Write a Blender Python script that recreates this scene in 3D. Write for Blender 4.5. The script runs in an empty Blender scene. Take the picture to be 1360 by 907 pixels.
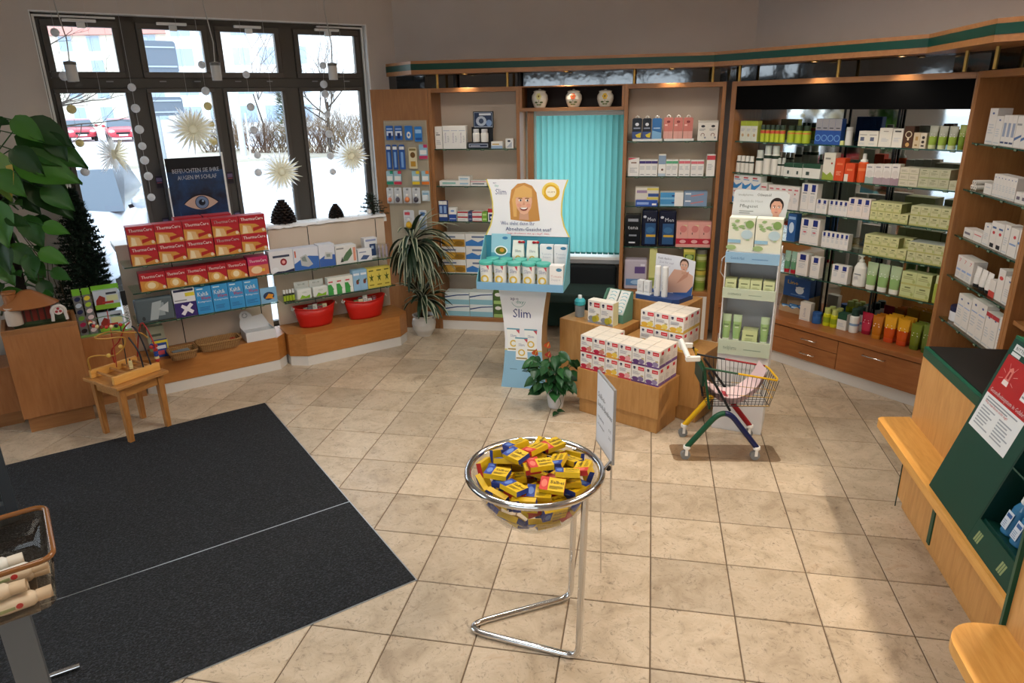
import bpy, bmesh, math, random
from mathutils import Vector, Matrix
R = math.radians
random.seed(7)
sc = bpy.context.scene
COL = sc.collection
# ---------------------------------------------------------------- camera
T = 0.33                                   # tile pitch (m); camera solved from the tile joints
FPX, PITCH, ROLL, CAMH = 924.056, .333249, -.0190308, 5.92069*T
_cp, _sp = math.cos(PITCH), math.sin(PITCH)
_r0, _u0, FW = Vector((1,0,0)), Vector((0,_sp,_cp)), Vector((0,_cp,-_sp))
RT = math.cos(ROLL)*_r0 + math.sin(ROLL)*_u0
UP = -math.sin(ROLL)*_r0 + math.cos(ROLL)*_u0
CAM = Vector((0,0,CAMH))
cd = bpy.data.cameras.new('camera'); cam = bpy.data.objects.new('camera', cd); COL.objects.link(cam)
cd.sensor_width = 36; cd.lens = FPX/1360*36; cd.clip_start = .05; cd.clip_end = 500
cam.matrix_world = Matrix(((RT.x,UP.x,-FW.x,0),(RT.y,UP.y,-FW.y,0),(RT.z,UP.z,-FW.z,CAMH),(0,0,0,1)))
sc.camera = cam
# ---------------------------------------------------------------- view, world
vs = sc.view_settings
vs.view_transform = 'Standard'; vs.look = 'None'; vs.gamma = 1; vs.use_curve_mapping = False
vs.exposure = 0.0
TH = -.195235                              # direction of the tile rows / back wall
def mkworld():
    w = bpy.data.worlds.new('overcast_sky'); sc.world = w; w.use_nodes = True
    nt = w.node_tree; bg = nt.nodes['Background']
    tc = nt.nodes.new('ShaderNodeTexCoord'); sx = nt.nodes.new('ShaderNodeSeparateXYZ')
    cr = nt.nodes.new('ShaderNodeValToRGB'); ma = nt.nodes.new('ShaderNodeMapRange')
    nt.links.new(tc.outputs['Generated'], sx.inputs[0]); nt.links.new(sx.outputs['Z'], ma.inputs[0])
    ma.inputs[1].default_value = -.1; ma.inputs[2].default_value = 1
    nt.links.new(ma.outputs[0], cr.inputs[0]); nt.links.new(cr.outputs[0], bg.inputs[0])
    cr.color_ramp.elements[0].color = (.86,.92,1,1); cr.color_ramp.elements[1].color = (.74,.84,1,1)
    bg.inputs[1].default_value = 3.5
mkworld()
# ---------------------------------------------------------------- pixel helpers
def ray(x, y): return FW + RT*((x-680)/FPX) + UP*((453.5-y)/FPX)
def px(p):
    d = Vector(p)-CAM; z = d.dot(FW)
    return 680+FPX*d.dot(RT)/z, 453.5-FPX*d.dot(UP)/z
def at(x, y, z=0.0):
    d = ray(x,y); return CAM + d*((z-CAMH)/d.z)
class Frame:
    """vertical working frame: a runs to the right along the furniture, b away from the viewer"""
    def __init__(s, deg): s.psi = TH+R(deg); s.ex = Vector((math.cos(s.psi), math.sin(s.psi),0)); s.ey = Vector((-s.ex.y, s.ex.x,0))
    def w(s, a, b, z=0.0): return s.ex*a + s.ey*b + Vector((0,0,z))
    def ab(s, p): return p.dot(s.ex), p.dot(s.ey)
    def on(s, x, y, z=0.0): return s.ab(at(x,y,z))
    def hit(s, x, y, b):
        d = ray(x,y); t = b/d.dot(s.ey); p = CAM+d*t
        return p.dot(s.ex), p.z
    def pa(s, x, b, z):                    # a on the line (b,z) that shows at column x
        lo, hi = -30.0, 30.0
        d0 = ray(x,0); n = ray(x,900).cross(d0)    # plane of the pixel column
        P0, P1 = s.w(0,b,z)-CAM, s.ex
        return -n.dot(P0)/n.dot(P1)
    def pz(s, a, b, y):                    # height above (a,b) that shows at row y
        d0 = ray(0,y); n = ray(1360,y).cross(d0)
        return -n.dot(s.w(a,b,0)-CAM)/n.z
B, W, C, RR = Frame(0), Frame(45), Frame(-45), Frame(-90)
# ---------------------------------------------------------------- materials
def lin(c):
    if isinstance(c, str):
        c = c.lstrip('#'); v = [int(c[i:i+2],16)/255 for i in (0,2,4)]
        return tuple(x/12.92 if x<=.04045 else ((x+.055)/1.055)**2.4 for x in v)+(1,)
    return tuple(c)+(1,)
_M = {}
def mat(c, rough=.5, metal=0.0, trans=0.0, emit=0.0, name=None, spec=.4, ior=1.45, alpha=1.0):
    k = (c, rough, metal, trans, emit, name, alpha)
    if k in _M: return _M[k]
    m = bpy.data.materials.new(name or 'paint_'+str(c).strip('#')); m.use_nodes = True
    p = m.node_tree.nodes['Principled BSDF']
    p.inputs['Base Color'].default_value = lin(c); p.inputs['Roughness'].default_value = rough
    p.inputs['Metallic'].default_value = metal; p.inputs['Transmission Weight'].default_value = trans
    p.inputs['Specular IOR Level'].default_value = spec; p.inputs['IOR'].default_value = ior
    if emit: p.inputs['Emission Color'].default_value = lin(c); p.inputs['Emission Strength'].default_value = emit
    if alpha < 1: p.inputs['Alpha'].default_value = alpha
    m.diffuse_color = lin(c)
    _M[k] = m; return m
def nodemat(name, rough=.5):
    m = bpy.data.materials.new(name); m.use_nodes = True
    nt = m.node_tree; p = nt.nodes['Principled BSDF']; p.inputs['Roughness'].default_value = rough
    return m, nt, p
def ramp(nt, stops):
    r = nt.nodes.new('ShaderNodeValToRGB'); e = r.color_ramp.elements
    while len(e) < len(stops): e.new(.5)
    for el, (pos, c) in zip(e, stops): el.position = pos; el.color = lin(c)
    return r
def noise(nt, scale, detail=4, vec=None, rough=.6, dist=0):
    n = nt.nodes.new('ShaderNodeTexNoise'); n.inputs['Scale'].default_value = scale; n.inputs['Detail'].default_value = detail
    n.inputs['Roughness'].default_value = rough; n.inputs['Distortion'].default_value = dist
    if vec: nt.links.new(vec, n.inputs['Vector'])
    return n
def mapping(nt, coord='Object', scale=(1,1,1), rot=(0,0,0)):
    tc = nt.nodes.new('ShaderNodeTexCoord'); mp = nt.nodes.new('ShaderNodeMapping')
    mp.inputs['Scale'].default_value = scale; mp.inputs['Rotation'].default_value = rot
    nt.links.new(tc.outputs[coord], mp.inputs['Vector']); return mp.outputs[0]
def bump(nt, p, src, strength=.2, dist=.01):
    b = nt.nodes.new('ShaderNodeBump'); b.inputs['Strength'].default_value = strength; b.inputs['Distance'].default_value = dist
    nt.links.new(src, b.inputs['Height']); nt.links.new(b.outputs[0], p.inputs['Normal'])
def wood(name, c0, c1, c2, scale=(6,6,.7), rough=.38):
    m, nt, p = nodemat(name, rough)
    v = mapping(nt, 'Object', scale)
    n = noise(nt, 7, 6, v, .62, .6)
    r = ramp(nt, [(.3,c0),(.5,c1),(.72,c2)])
    nt.links.new(n.outputs[0], r.inputs[0]); nt.links.new(r.outputs[0], p.inputs['Base Color'])
    f = noise(nt, 60, 2, v); bump(nt, p, f.outputs[0], .06, .002)
    return m
WOOD = wood('beech_veneer', '#8f5f36', '#9a683c', '#a57244')
WOODH = wood('beech_veneer_crosswise', '#8f5f36', '#9a683c', '#a57244', (.7,6,6))
WOODR = wood('reddish_cabinet_front', '#8e552b', '#9a5f32', '#a4693a', (.7,6,6))
WOODC = wood('counter_beech', '#c08a4c', '#cd9757', '#d8a464', (6,6,.7))
WOODB = wood('bag_ledge_beech', '#cf9444', '#dba050', '#e3ad5c', (1,8,8), .42)
WOODT = wood('pine_table', '#9b6630', '#b27a3e', '#c18a4b', (7,1.2,7), .45)
WOODK = wood('display_cube_beech', '#a8783f', '#b3834a', '#bd8e55', (6,6,.7), .45)
def plaster(name, c, c2):
    m, nt, p = nodemat(name, .85)
    n = noise(nt, 3, 3, mapping(nt)); r = ramp(nt, [(.3,c),(.7,c2)])
    nt.links.new(n.outputs[0], r.inputs[0]); nt.links.new(r.outputs[0], p.inputs['Base Color'])
    n2 = noise(nt, 180, 2, mapping(nt)); bump(nt, p, n2.outputs[0], .08, .003)
    return m
PLAST = plaster('painted_plaster', '#c2b8b0', '#c8beb6')
PANEL = plaster('cream_panel', '#d3c2b0', '#d8c8b7')
WHITE = mat('#e9e9e6', .45); CHROME = mat('#d8d8d8', .12, 1.0, name='chrome'); BRASS = mat('#b08a4a', .3, 1.0, name='brass')
BLACK = mat('#0c0c0e', .5); GREEN = mat('#0c4a38', .35); DGREEN = mat('#0d4034', .4); GLASSEDGE = mat('#24483c', .15, name='glass_edge_green')
GREY = mat('#8b8d8f', .5); KICK = mat('#d6d2cc', .4)
def glassmat(name, tint=(1,1,1), mixf=.9, rough=.02):
    """thin sheet glass: mostly straight-through with a mirror-like sheen"""
    m = bpy.data.materials.new(name); m.use_nodes = True; nt = m.node_tree
    nt.nodes.remove(nt.nodes['Principled BSDF']); out = nt.nodes['Material Output']
    t = nt.nodes.new('ShaderNodeBsdfTransparent'); t.inputs[0].default_value = tint+(1,)
    g = nt.nodes.new('ShaderNodeBsdfGlossy'); g.inputs['Roughness'].default_value = rough
    mx = nt.nodes.new('ShaderNodeMixShader'); fr = nt.nodes.new('ShaderNodeLayerWeight'); fr.inputs[0].default_value = .5
    pw = nt.nodes.new('ShaderNodeMath'); pw.operation='POWER'; pw.inputs[1].default_value = 4; sc2 = nt.nodes.new('ShaderNodeMath'); sc2.operation='MULTIPLY_ADD'; sc2.inputs[1].default_value=.6; sc2.inputs[2].default_value=.035
    nt.links.new(fr.outputs['Facing'], pw.inputs[0]); nt.links.new(pw.outputs[0], sc2.inputs[0]); nt.links.new(sc2.outputs[0], mx.inputs[0]); nt.links.new(t.outputs[0], mx.inputs[1]); nt.links.new(g.outputs[0], mx.inputs[2])
    nt.links.new(mx.outputs[0], out.inputs[0]); return m
GLASS = glassmat('clear_glass', (.97,.99,.98)); SHELFG = glassmat('shelf_glass', (.86,.95,.9))
ACRYL = glassmat('clear_acrylic', (.97,.97,.96)); SMOKE = glassmat('smoked_acrylic', (.85,.72,.58))
def translucent(name, c, f=.5):
    m, nt, p = nodemat(name, .8); p.inputs['Base Color'].default_value = lin(c)
    tr = nt.nodes.new('ShaderNodeBsdfTranslucent'); tr.inputs[0].default_value = lin(c); mx = nt.nodes.new('ShaderNodeMixShader'); mx.inputs[0].default_value = f
    nt.links.new(p.outputs[0], mx.inputs[1]); nt.links.new(tr.outputs[0], mx.inputs[2]); nt.links.new(mx.outputs[0], nt.nodes['Material Output'].inputs[0]); return m
MIRROR = mat('#c9cbc8', .04, 1.0, name='mirror_silver'); 
# ---------------------------------------------------------------- mesh builder
_txt = {}
def glyphs(s):
    if s in _txt: return _txt[s]
    cu = bpy.data.curves.new('t','FONT'); cu.body = s; cu.resolution_u = 1; cu.fill_mode = 'FRONT'
    o = bpy.data.objects.new('t', cu); COL.objects.link(o)
    dg = bpy.context.evaluated_depsgraph_get(); me = o.evaluated_get(dg).to_mesh()
    v = [(q.co.x,q.co.y) for q in me.vertices]; f = [tuple(q.vertices) for q in me.polygons]
    w = max((q[0] for q in v), default=1)
    o.evaluated_get(dg).to_mesh_clear(); bpy.data.objects.remove(o); bpy.data.curves.remove(cu)
    _txt[s] = (v,f,w); return _txt[s]
class MB:
    def __init__(s): s.v=[]; s.f=[]; s.m=[]; s.sm=[]; s.mats=[]
    def mi(s, m):
        if isinstance(m, str): m = mat(m)
        if m not in s.mats: s.mats.append(m)
        return s.mats.index(m)
    def add(s, vs, fs, m, smooth=False):
        o = len(s.v); s.v += [tuple(v) for v in vs]; k = s.mi(m)
        for f in fs: s.f.append(tuple(i+o for i in f)); s.m.append(k); s.sm.append(smooth)
        return s
    def box(s, x0,x1,y0,y1,z0,z1, m, front=None, side=None, top=None):
        v = [(x,y,z) for z in (z0,z1) for y in (y0,y1) for x in (x0,x1)]
        F = {'b':(0,2,3,1),'t':(4,5,7,6),'f':(0,1,5,4),'k':(2,6,7,3),'l':(0,4,6,2),'r':(1,3,7,5)}
        o = len(s.v); s.v += v
        for k,f in F.items():
            mm = m
            if k=='f' and front: mm = front
            if k in 'lr' and side: mm = side
            if k=='t' and top: mm = top
            s.f.append(tuple(i+o for i in f)); s.m.append(s.mi(mm)); s.sm.append(False)
        return s
    def prism(s, pts, z0, z1, m, top=None):            # polygon in xy (ccw), extruded in z
        n = len(pts)
        v = [(x,y,z0) for x,y in pts]+[(x,y,z1) for x,y in pts]
        s.add(v, [(i,(i+1)%n,n+(i+1)%n,n+i) for i in range(n)]+[tuple(range(n))[::-1]], m)
        s.add([(x,y,z1) for x,y in pts], [tuple(range(n))], top or m)
        return s
    def slab(s, pts, y0, y1, m, side=None):            # polygon in xz (ccw from the front), front at y0
        n = len(pts)
        s.add([(x,y0,z) for x,z in pts], [tuple(range(n))], m)
        v = [(x,y0,z) for x,z in pts]+[(x,y1,z) for x,z in pts]
        s.add(v, [(i,n+i,n+(i+1)%n,(i+1)%n) for i in range(n)]+[tuple(range(n,2*n))[::-1]], side or m)
        return s
    def flat(s, pts, y, m): return s.add([(x,y,z) for x,z in pts], [tuple(range(len(pts)))], m)
    def disc(s, cx, cz, rx, rz, y, m, n=20, rot=0):
        c,q = math.cos(rot), math.sin(rot)
        P = [(rx*math.cos(2*math.pi*i/n), rz*math.sin(2*math.pi*i/n)) for i in range(n)]
        return s.flat([(cx+c*a-q*b, cz+q*a+c*b) for a,b in P], y, m)
    def ring(s, cx, cz, r0, r1, y, m, n=20, a0=0, a1=360, asp=1):
        v=[]; 
        for i in range(n+1):
            t = R(a0+(a1-a0)*i/n)
            for r in (r0,r1): v.append((cx+r*math.cos(t)*asp, y, cz+r*math.sin(t)))
        return s.add(v, [(2*i,2*i+1,2*i+3,2*i+2) for i in range(n)], m)
    def text(s, t, x, z, h, y, m, w=None, bold=0, italic=0, vert=False):
        V,Fc,wd = glyphs(t); k = h/.72; kx = k if w is None else w/wd
        for off in ((0,0),(bold,0)) if bold else ((0,0),):
            P = [(x+a*kx+b*k*italic+off[0]*h, y, z+b*k) for a,b in V]
            if vert: P = [(x-b*k, y, z+a*kx) for a,b in V]
            s.add(P, Fc, m)
        return s
    def lines(s, x0,z0,x1,z1,n,y,m,rng=None):          # rows of unreadable small print
        rng = rng or random
        h = (z1-z0)/n
        for i in range(n):
            z = z0+i*h; e = x0+(x1-x0)*rng.uniform(.6,1)
            s.flat([(x0,z),(e,z),(e,z+h*.45),(x0,z+h*.45)], y, m)
        return s
    def tube(s, path, r, m, n=8, closed=False, cap=True, smooth=True):
        P = [Vector(p) for p in path]; N=len(P); rs = r if isinstance(r,(list,tuple)) else [r]*N
        t0 = (P[1]-P[0]).normalized(); up = Vector((0,0,1)) if abs(t0.z)<.9 else Vector((1,0,0))
        nx = t0.cross(up).normalized(); v=[]
        for i in range(N):
            if closed: t = (P[(i+1)%N]-P[i-1]).normalized()
            else: t = (P[min(i+1,N-1)]-P[max(i-1,0)]).normalized()
            nx = (nx-t*nx.dot(t)).normalized(); ny = t.cross(nx)
            for k in range(n):
                a = 2*math.pi*k/n; v.append(P[i]+(nx*math.cos(a)+ny*math.sin(a))*rs[i])
        f=[]
        for i in range(N if closed else N-1):
            j=(i+1)%N
            for k in range(n): f.append((i*n+k, i*n+(k+1)%n, j*n+(k+1)%n, j*n+k))
        s.add(v, f, m, smooth)
        if cap and not closed:
            s.add(v[:n], [tuple(range(n))[::-1]], m); s.add(v[-n:], [tuple(range(n))], m)
        return s
    def lathe(s, prof, m, n=16, c=(0,0,0), sx=1, sy=1, smooth=True, mats=None):
        v=[]
        for r,z in prof:
            for k in range(n):
                a=2*math.pi*k/n; v.append((c[0]+r*sx*math.cos(a), c[1]+r*sy*math.sin(a), c[2]+z))
        for i in range(len(prof)-1):
            f=[(i*n+k,i*n+(k+1)%n,(i+1)*n+(k+1)%n,(i+1)*n+k) for k in range(n)]
            vv=v[i*n:(i+2)*n]; s.add(vv,[tuple(q-i*n for q in g) for g in f], mats[i] if mats else m, smooth)
        return s
    def ball(s, c, r, m, n=10, sx=1, sy=1, sz=1):
        k=n//2
        prof=[(max(1e-4,r*math.sin(math.pi*i/k)), -r*sz*math.cos(math.pi*i/k)) for i in range(k+1)]
        return s.lathe(prof, m, n, c, sx, sy)
    def xf(s, M, i0=0):
        for i in range(i0,len(s.v)): s.v[i]=tuple(M@Vector(s.v[i]))
        return s
    def mesh(s, name):
        me = bpy.data.meshes.new(name); me.from_pydata(s.v, [], s.f)
        for m in s.mats: me.materials.append(m)
        me.polygons.foreach_set('material_index', s.m); me.polygons.foreach_set('use_smooth', s.sm); me.update()
        return me
    def build(s, name, parent=None, loc=None, rz=0, bevel=0, seg=2):
        o = bpy.data.objects.new(name, s.mesh(name)); COL.objects.link(o)
        if parent: o.parent = parent
        if loc is not None: o.location = loc
        o.rotation_euler.z = rz
        if bevel:
            b = o.modifiers.new('bevel','BEVEL'); b.width = bevel; b.segments = seg; b.limit_method='ANGLE'
        return o
def tag(o, label, cat, group=None):
    o['label']=label; o['category']=cat
    if group: o['group']=group
    return o
def thing(name, label, cat, loc, rz=0, group=None):
    o = bpy.data.objects.new(name, None); COL.objects.link(o); o.empty_display_size=.05
    o.location = loc; o.rotation_euler.z = rz
    return tag(o, label, cat, group)
def struct(o): o['kind']='structure'; return o
def inst(o, parent=None, loc=None, rz=None, kids=True):
    c = o.copy(); COL.objects.link(c); c.parent = parent
    if loc is not None: c.location = loc
    if rz is not None: c.rotation_euler.z = rz
    if kids:
        for ch in o.children: inst(ch, c)
    return c
# ================================================================ setting
# room outline in the back-wall frame (u along the back wall, v towards it)
UV0 = B.ab(Vector((2.41808*T, 10.9479*T, 0)))
WB, NWIN, NCH, URW = 6.10, 5.85, 4.85, 2.12       # back wall v, window wall b, chamfer wall b, right wall u
q2 = math.sqrt(2)
CEIL = 2.95
PB = {}
PB['wb'] = (WB-NWIN*q2, WB)                         # corner window wall / back wall
PB['bc'] = (NCH*q2-WB, WB)                          # corner back wall / chamfer
PB['cr'] = (URW, NCH*q2-URW)
def uvw(u,v,z=0): return B.w(u,v,z)
SMIN = -1.2                                         # far left end of the window wall (W frame)
room = [PB['wb'], PB['bc'], PB['cr'], (URW,-1.6), ((SMIN-NWIN)/q2,-1.6), ((SMIN-NWIN)/q2, (SMIN+NWIN)/q2)]
# floor slab (grout bed) with the tiles as parts
def make_floor():
    m, nt, p = nodemat('grout', .9); p.inputs['Base Color'].default_value = lin('#6e5c49')
    mb = MB(); pts = [uvw(*q) for q in room]; pts = [(p.x,p.y) for p in pts][::-1]
    mb.prism(pts, -.06, -.004, m)
    fl = struct(mb.build('floor'))
    tm, nt, p = nodemat('beige_stone_tile', .3)
    oi = nt.nodes.new('ShaderNodeObjectInfo')
    tc = nt.nodes.new('ShaderNodeTexCoord'); ad = nt.nodes.new('ShaderNodeVectorMath'); ad.operation='MULTIPLY_ADD'
    ad.inputs[1].default_value=(1,1,1)
    sc_ = nt.nodes.new('ShaderNodeVectorMath'); sc_.operation='SCALE'; sc_.inputs[0].default_value=(37,11,53)
    nt.links.new(oi.outputs['Random'], sc_.inputs['Scale']); nt.links.new(tc.outputs['Object'], ad.inputs[0]); nt.links.new(sc_.outputs[0], ad.inputs[2])
    n1 = noise(nt, 7, 6, ad.outputs[0], .65, .8); r1 = ramp(nt, [(.25,'#9d8669'),(.43,'#b9a282'),(.6,'#c8b294'),(.78,'#b4926a')])
    nt.links.new(n1.outputs[0], r1.inputs[0])
    n2 = noise(nt, 22, 9, ad.outputs[0], .8, 2.6); r2 = ramp(nt, [(.33,'#5e4e3e'),(.46,'#ffffff')])
    nt.links.new(n2.outputs[0], r2.inputs[0])
    mx = nt.nodes.new('ShaderNodeMix'); mx.data_type='RGBA'; mx.blend_type='MULTIPLY'; mx.inputs[0].default_value=.75
    nt.links.new(r1.outputs[0], mx.inputs[6]); nt.links.new(r2.outputs[0], mx.inputs[7])
    hs = nt.nodes.new('ShaderNodeHueSaturation'); hs.inputs['Saturation'].default_value=.84; mr = nt.nodes.new('ShaderNodeMapRange')
    mr.inputs[3].default_value=.84; mr.inputs[4].default_value=1.1
    nt.links.new(oi.outputs['Random'], mr.inputs[0]); nt.links.new(mr.outputs[0], hs.inputs['Value']); nt.links.new(mx.outputs[2], hs.inputs['Color'])
    nt.links.new(hs.outputs[0], p.inputs['Base Color'])
    n3 = noise(nt, 9, 4, ad.outputs[0]); mr2 = nt.nodes.new('ShaderNodeMapRange'); mr2.inputs[3].default_value=.22; mr2.inputs[4].default_value=.46
    nt.links.new(n3.outputs[0], mr2.inputs[0]); nt.links.new(mr2.outputs[0], p.inputs['Roughness'])
    bump(nt, p, n2.outputs[0], .08, .004)
    g, h = .0028, .0018
    def tilemb(mb, cx, cy, u0=-.5, u1=.5, v0=-.5, v1=.5):
        x0,x1,y0,y1 = cx+u0*T+g, cx+u1*T-g, cy+v0*T+g, cy+v1*T-g
        b=.0022
        v=[(x0,y0,-.012),(x1,y0,-.012),(x1,y1,-.012),(x0,y1,-.012),(x0,y0,-h),(x1,y0,-h),(x1,y1,-h),(x0,y1,-h),
           (x0+b,y0+b,0),(x1-b,y0+b,0),(x1-b,y1-b,0),(x0+b,y1-b,0)]
        f=[(8,9,10,11)]+[(i,(i+1)%4,4+(i+1)%4,4+i) for i in range(4)]+[(4+i,4+(i+1)%4,8+(i+1)%4,8+i) for i in range(4)]
        mb.add(v,f,tm)
    one = MB(); tilemb(one,0,0); me = one.mesh('tile')
    rest = MB(); n=0
    def inroom(u,v,e=.02):
        s_=(u+v)/q2; b_=(v-u)/q2
        return v<WB-e and b_<NWIN-e and (u+v)/q2<NCH-e and u<URW-e and v>-1.6 and u>(SMIN-NWIN)/q2
    cells=[]
    for i in range(-22,12):
        for j in range(-10,24):
            u, v = UV0[0]+(i+.5)*T, UV0[1]-(j+.5)*T
            cor=[(u-T/2,v-T/2),(u+T/2,v-T/2),(u+T/2,v+T/2),(u-T/2,v+T/2)]
            if not any(inroom(*c) for c in cor): continue
            if not all(inroom(*c,e=-.35) for c in cor): continue
            ma=[((c[0]+c[1])/q2, (c[1]-c[0])/q2) for c in cor]
            # tiles wholly under the mats are left out
            if all(MAT[0]<=a<=MAT[1] and MAT[2]<=b<=MAT[3] for a,b in ma): continue
            clip = any(MAT[0]-.4<=a<=MAT[1] and MAT[2]<=b<=MAT[3] for a,b in ma) or not all(inroom(*c,e=0) for c in cor)
            P=uvw(u,v); vis=False
            if P.y>1.2:
                for c in cor+[(u,v)]:
                    x,y=px(uvw(*c)); vis = vis or (-5<x<1365 and 400<y<912)
            cells.append((u,v,vis))
    k=0
    for u,v,vis in cells:
        if vis and k<300:
            o=bpy.data.objects.new('tile', me); COL.objects.link(o); o.parent=fl; o.location=uvw(u,v); o.rotation_euler.z=TH; k+=1
        else:
            i0=len(rest.v); tilemb(rest,0,0); rest.xf(Matrix.Translation(uvw(u,v))@Matrix.Rotation(TH,4,'Z'), i0)
    o=rest.build('tile_field', fl); o['kind']='stuff'
    return fl
MAT = (-1.1, 1.035, 2.33, 4.64)                     # a0,a1,b0,b1 of the entrance mats in the window frame
MSEAM = 3.09
make_floor()
def make_mats():
    m, nt, p = nodemat('ribbed_anthracite_pile', .95)
    v = mapping(nt,'Object',(1,1,1)); n=noise(nt,110,3,v,.75); r=ramp(nt,[(.38,'#090a0c'),(.52,'#17191d'),(.68,'#3a3e45')])
    nt.links.new(n.outputs[0], r.inputs[0]); nt.links.new(r.outputs[0], p.inputs['Base Color'])
    vo=nt.nodes.new('ShaderNodeTexVoronoi'); vo.inputs['Scale'].default_value=120; nt.links.new(v,vo.inputs['Vector'])
    bump(nt,p,vo.outputs['Distance'],.9,.006)
    for b0,b1,l in ((MSEAM+.004,MAT[3],'charcoal pile entrance mat beside the small wooden play table'),(MAT[2],MSEAM-.004,'charcoal pile entrance mat under the tube basket, corner by the bowl stand')):
        mb=MB(); a0,a1=MAT[0],MAT[1]; mb.box(0,a1-a0,0,b1-b0,-.003,.006,m)
        tag(mb.build('entrance_mat',None,W.w(a0,b0,0),W.psi,bevel=.002),l,'mat')
    mb=MB(); AL=mat('#b9bcbf',.35,.9,name='aluminium')
    mb.box(MAT[1],MAT[1]+.006,MAT[2]-.006,MAT[3]+.006,-.003,.003,AL); mb.box(MAT[0],MAT[1],MAT[2]-.006,MAT[2],-.003,.003,AL)
    mb.box(MAT[0],MAT[1],MAT[3],MAT[3]+.006,-.003,.003,AL); mb.box(MAT[0],MAT[1],MSEAM-.004,MSEAM+.004,-.003,.0045,AL)
    o=mb.build('trim_1',None,(0,0,0),W.psi); struct(o)
make_mats()
# walls
WS0,WS1,WZ0,WZ1 = .20,2.53,.12,2.565                 # window opening in the window wall
BW0,BW1,BZ0,BZ1 = -.995,-.255,.62,1.90               # small window behind the teal blind
def wallseg(name, F, a0,a1,b, z0=-.05, z1=CEIL, th=.22, hole=None, m=PLAST):
    mb=MB()
    if hole:
        h0,h1,k0,k1=hole
        mb.box(a0,h0,b,b+th,z0,z1,m); mb.box(h1,a1,b,b+th,z0,z1,m); mb.box(h0,h1,b,b+th,z0,k0,m); mb.box(h0,h1,b,b+th,k1,z1,m)
    else: mb.box(a0,a1,b,b+th,z0,z1,m)
    return struct(mb.build(name,None,(0,0,0),F.psi))
ta=W.ab(uvw(*PB['wb']))
wallseg('wall_window',W,SMIN,ta[0]+.05,NWIN,hole=(WS0,WS1,WZ0,WZ1))
wallseg('wall_back',B,PB['wb'][0]-.02,PB['bc'][0]+.05,WB,hole=(BW0,BW1,BZ0,BZ1))
wallseg('wall_chamfer',C,C.ab(uvw(*PB['bc']))[0]-.02,C.ab(uvw(*PB['cr']))[0]+.05,NCH)
wallseg('wall_right',RR,-PB['cr'][1]-.02,1.6,URW)
F180=Frame(180); UL=-(SMIN-NWIN)/q2; RWIN=(-.6,2.4,.85,2.4); wallseg('wall_rear',F180,-URW-.2,UL,1.6,hole=RWIN)
F90=Frame(90); vl=(SMIN+NWIN)/q2; wallseg('wall_left',F90,-1.6,vl+.2,UL,hole=(.2,2.6,0.02,2.3))
mb=MB(); pts=[uvw(*q) for q in room]; cx=sum(p.x for p in pts)/6; cy=sum(p.y for p in pts)/6
mb.prism([(cx+(p.x-cx)*1.06,cy+(p.y-cy)*1.06) for p in pts][::-1], CEIL, CEIL+.12, mat('#d9d5cf',.9)); struct(mb.build('ceiling'))
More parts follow.
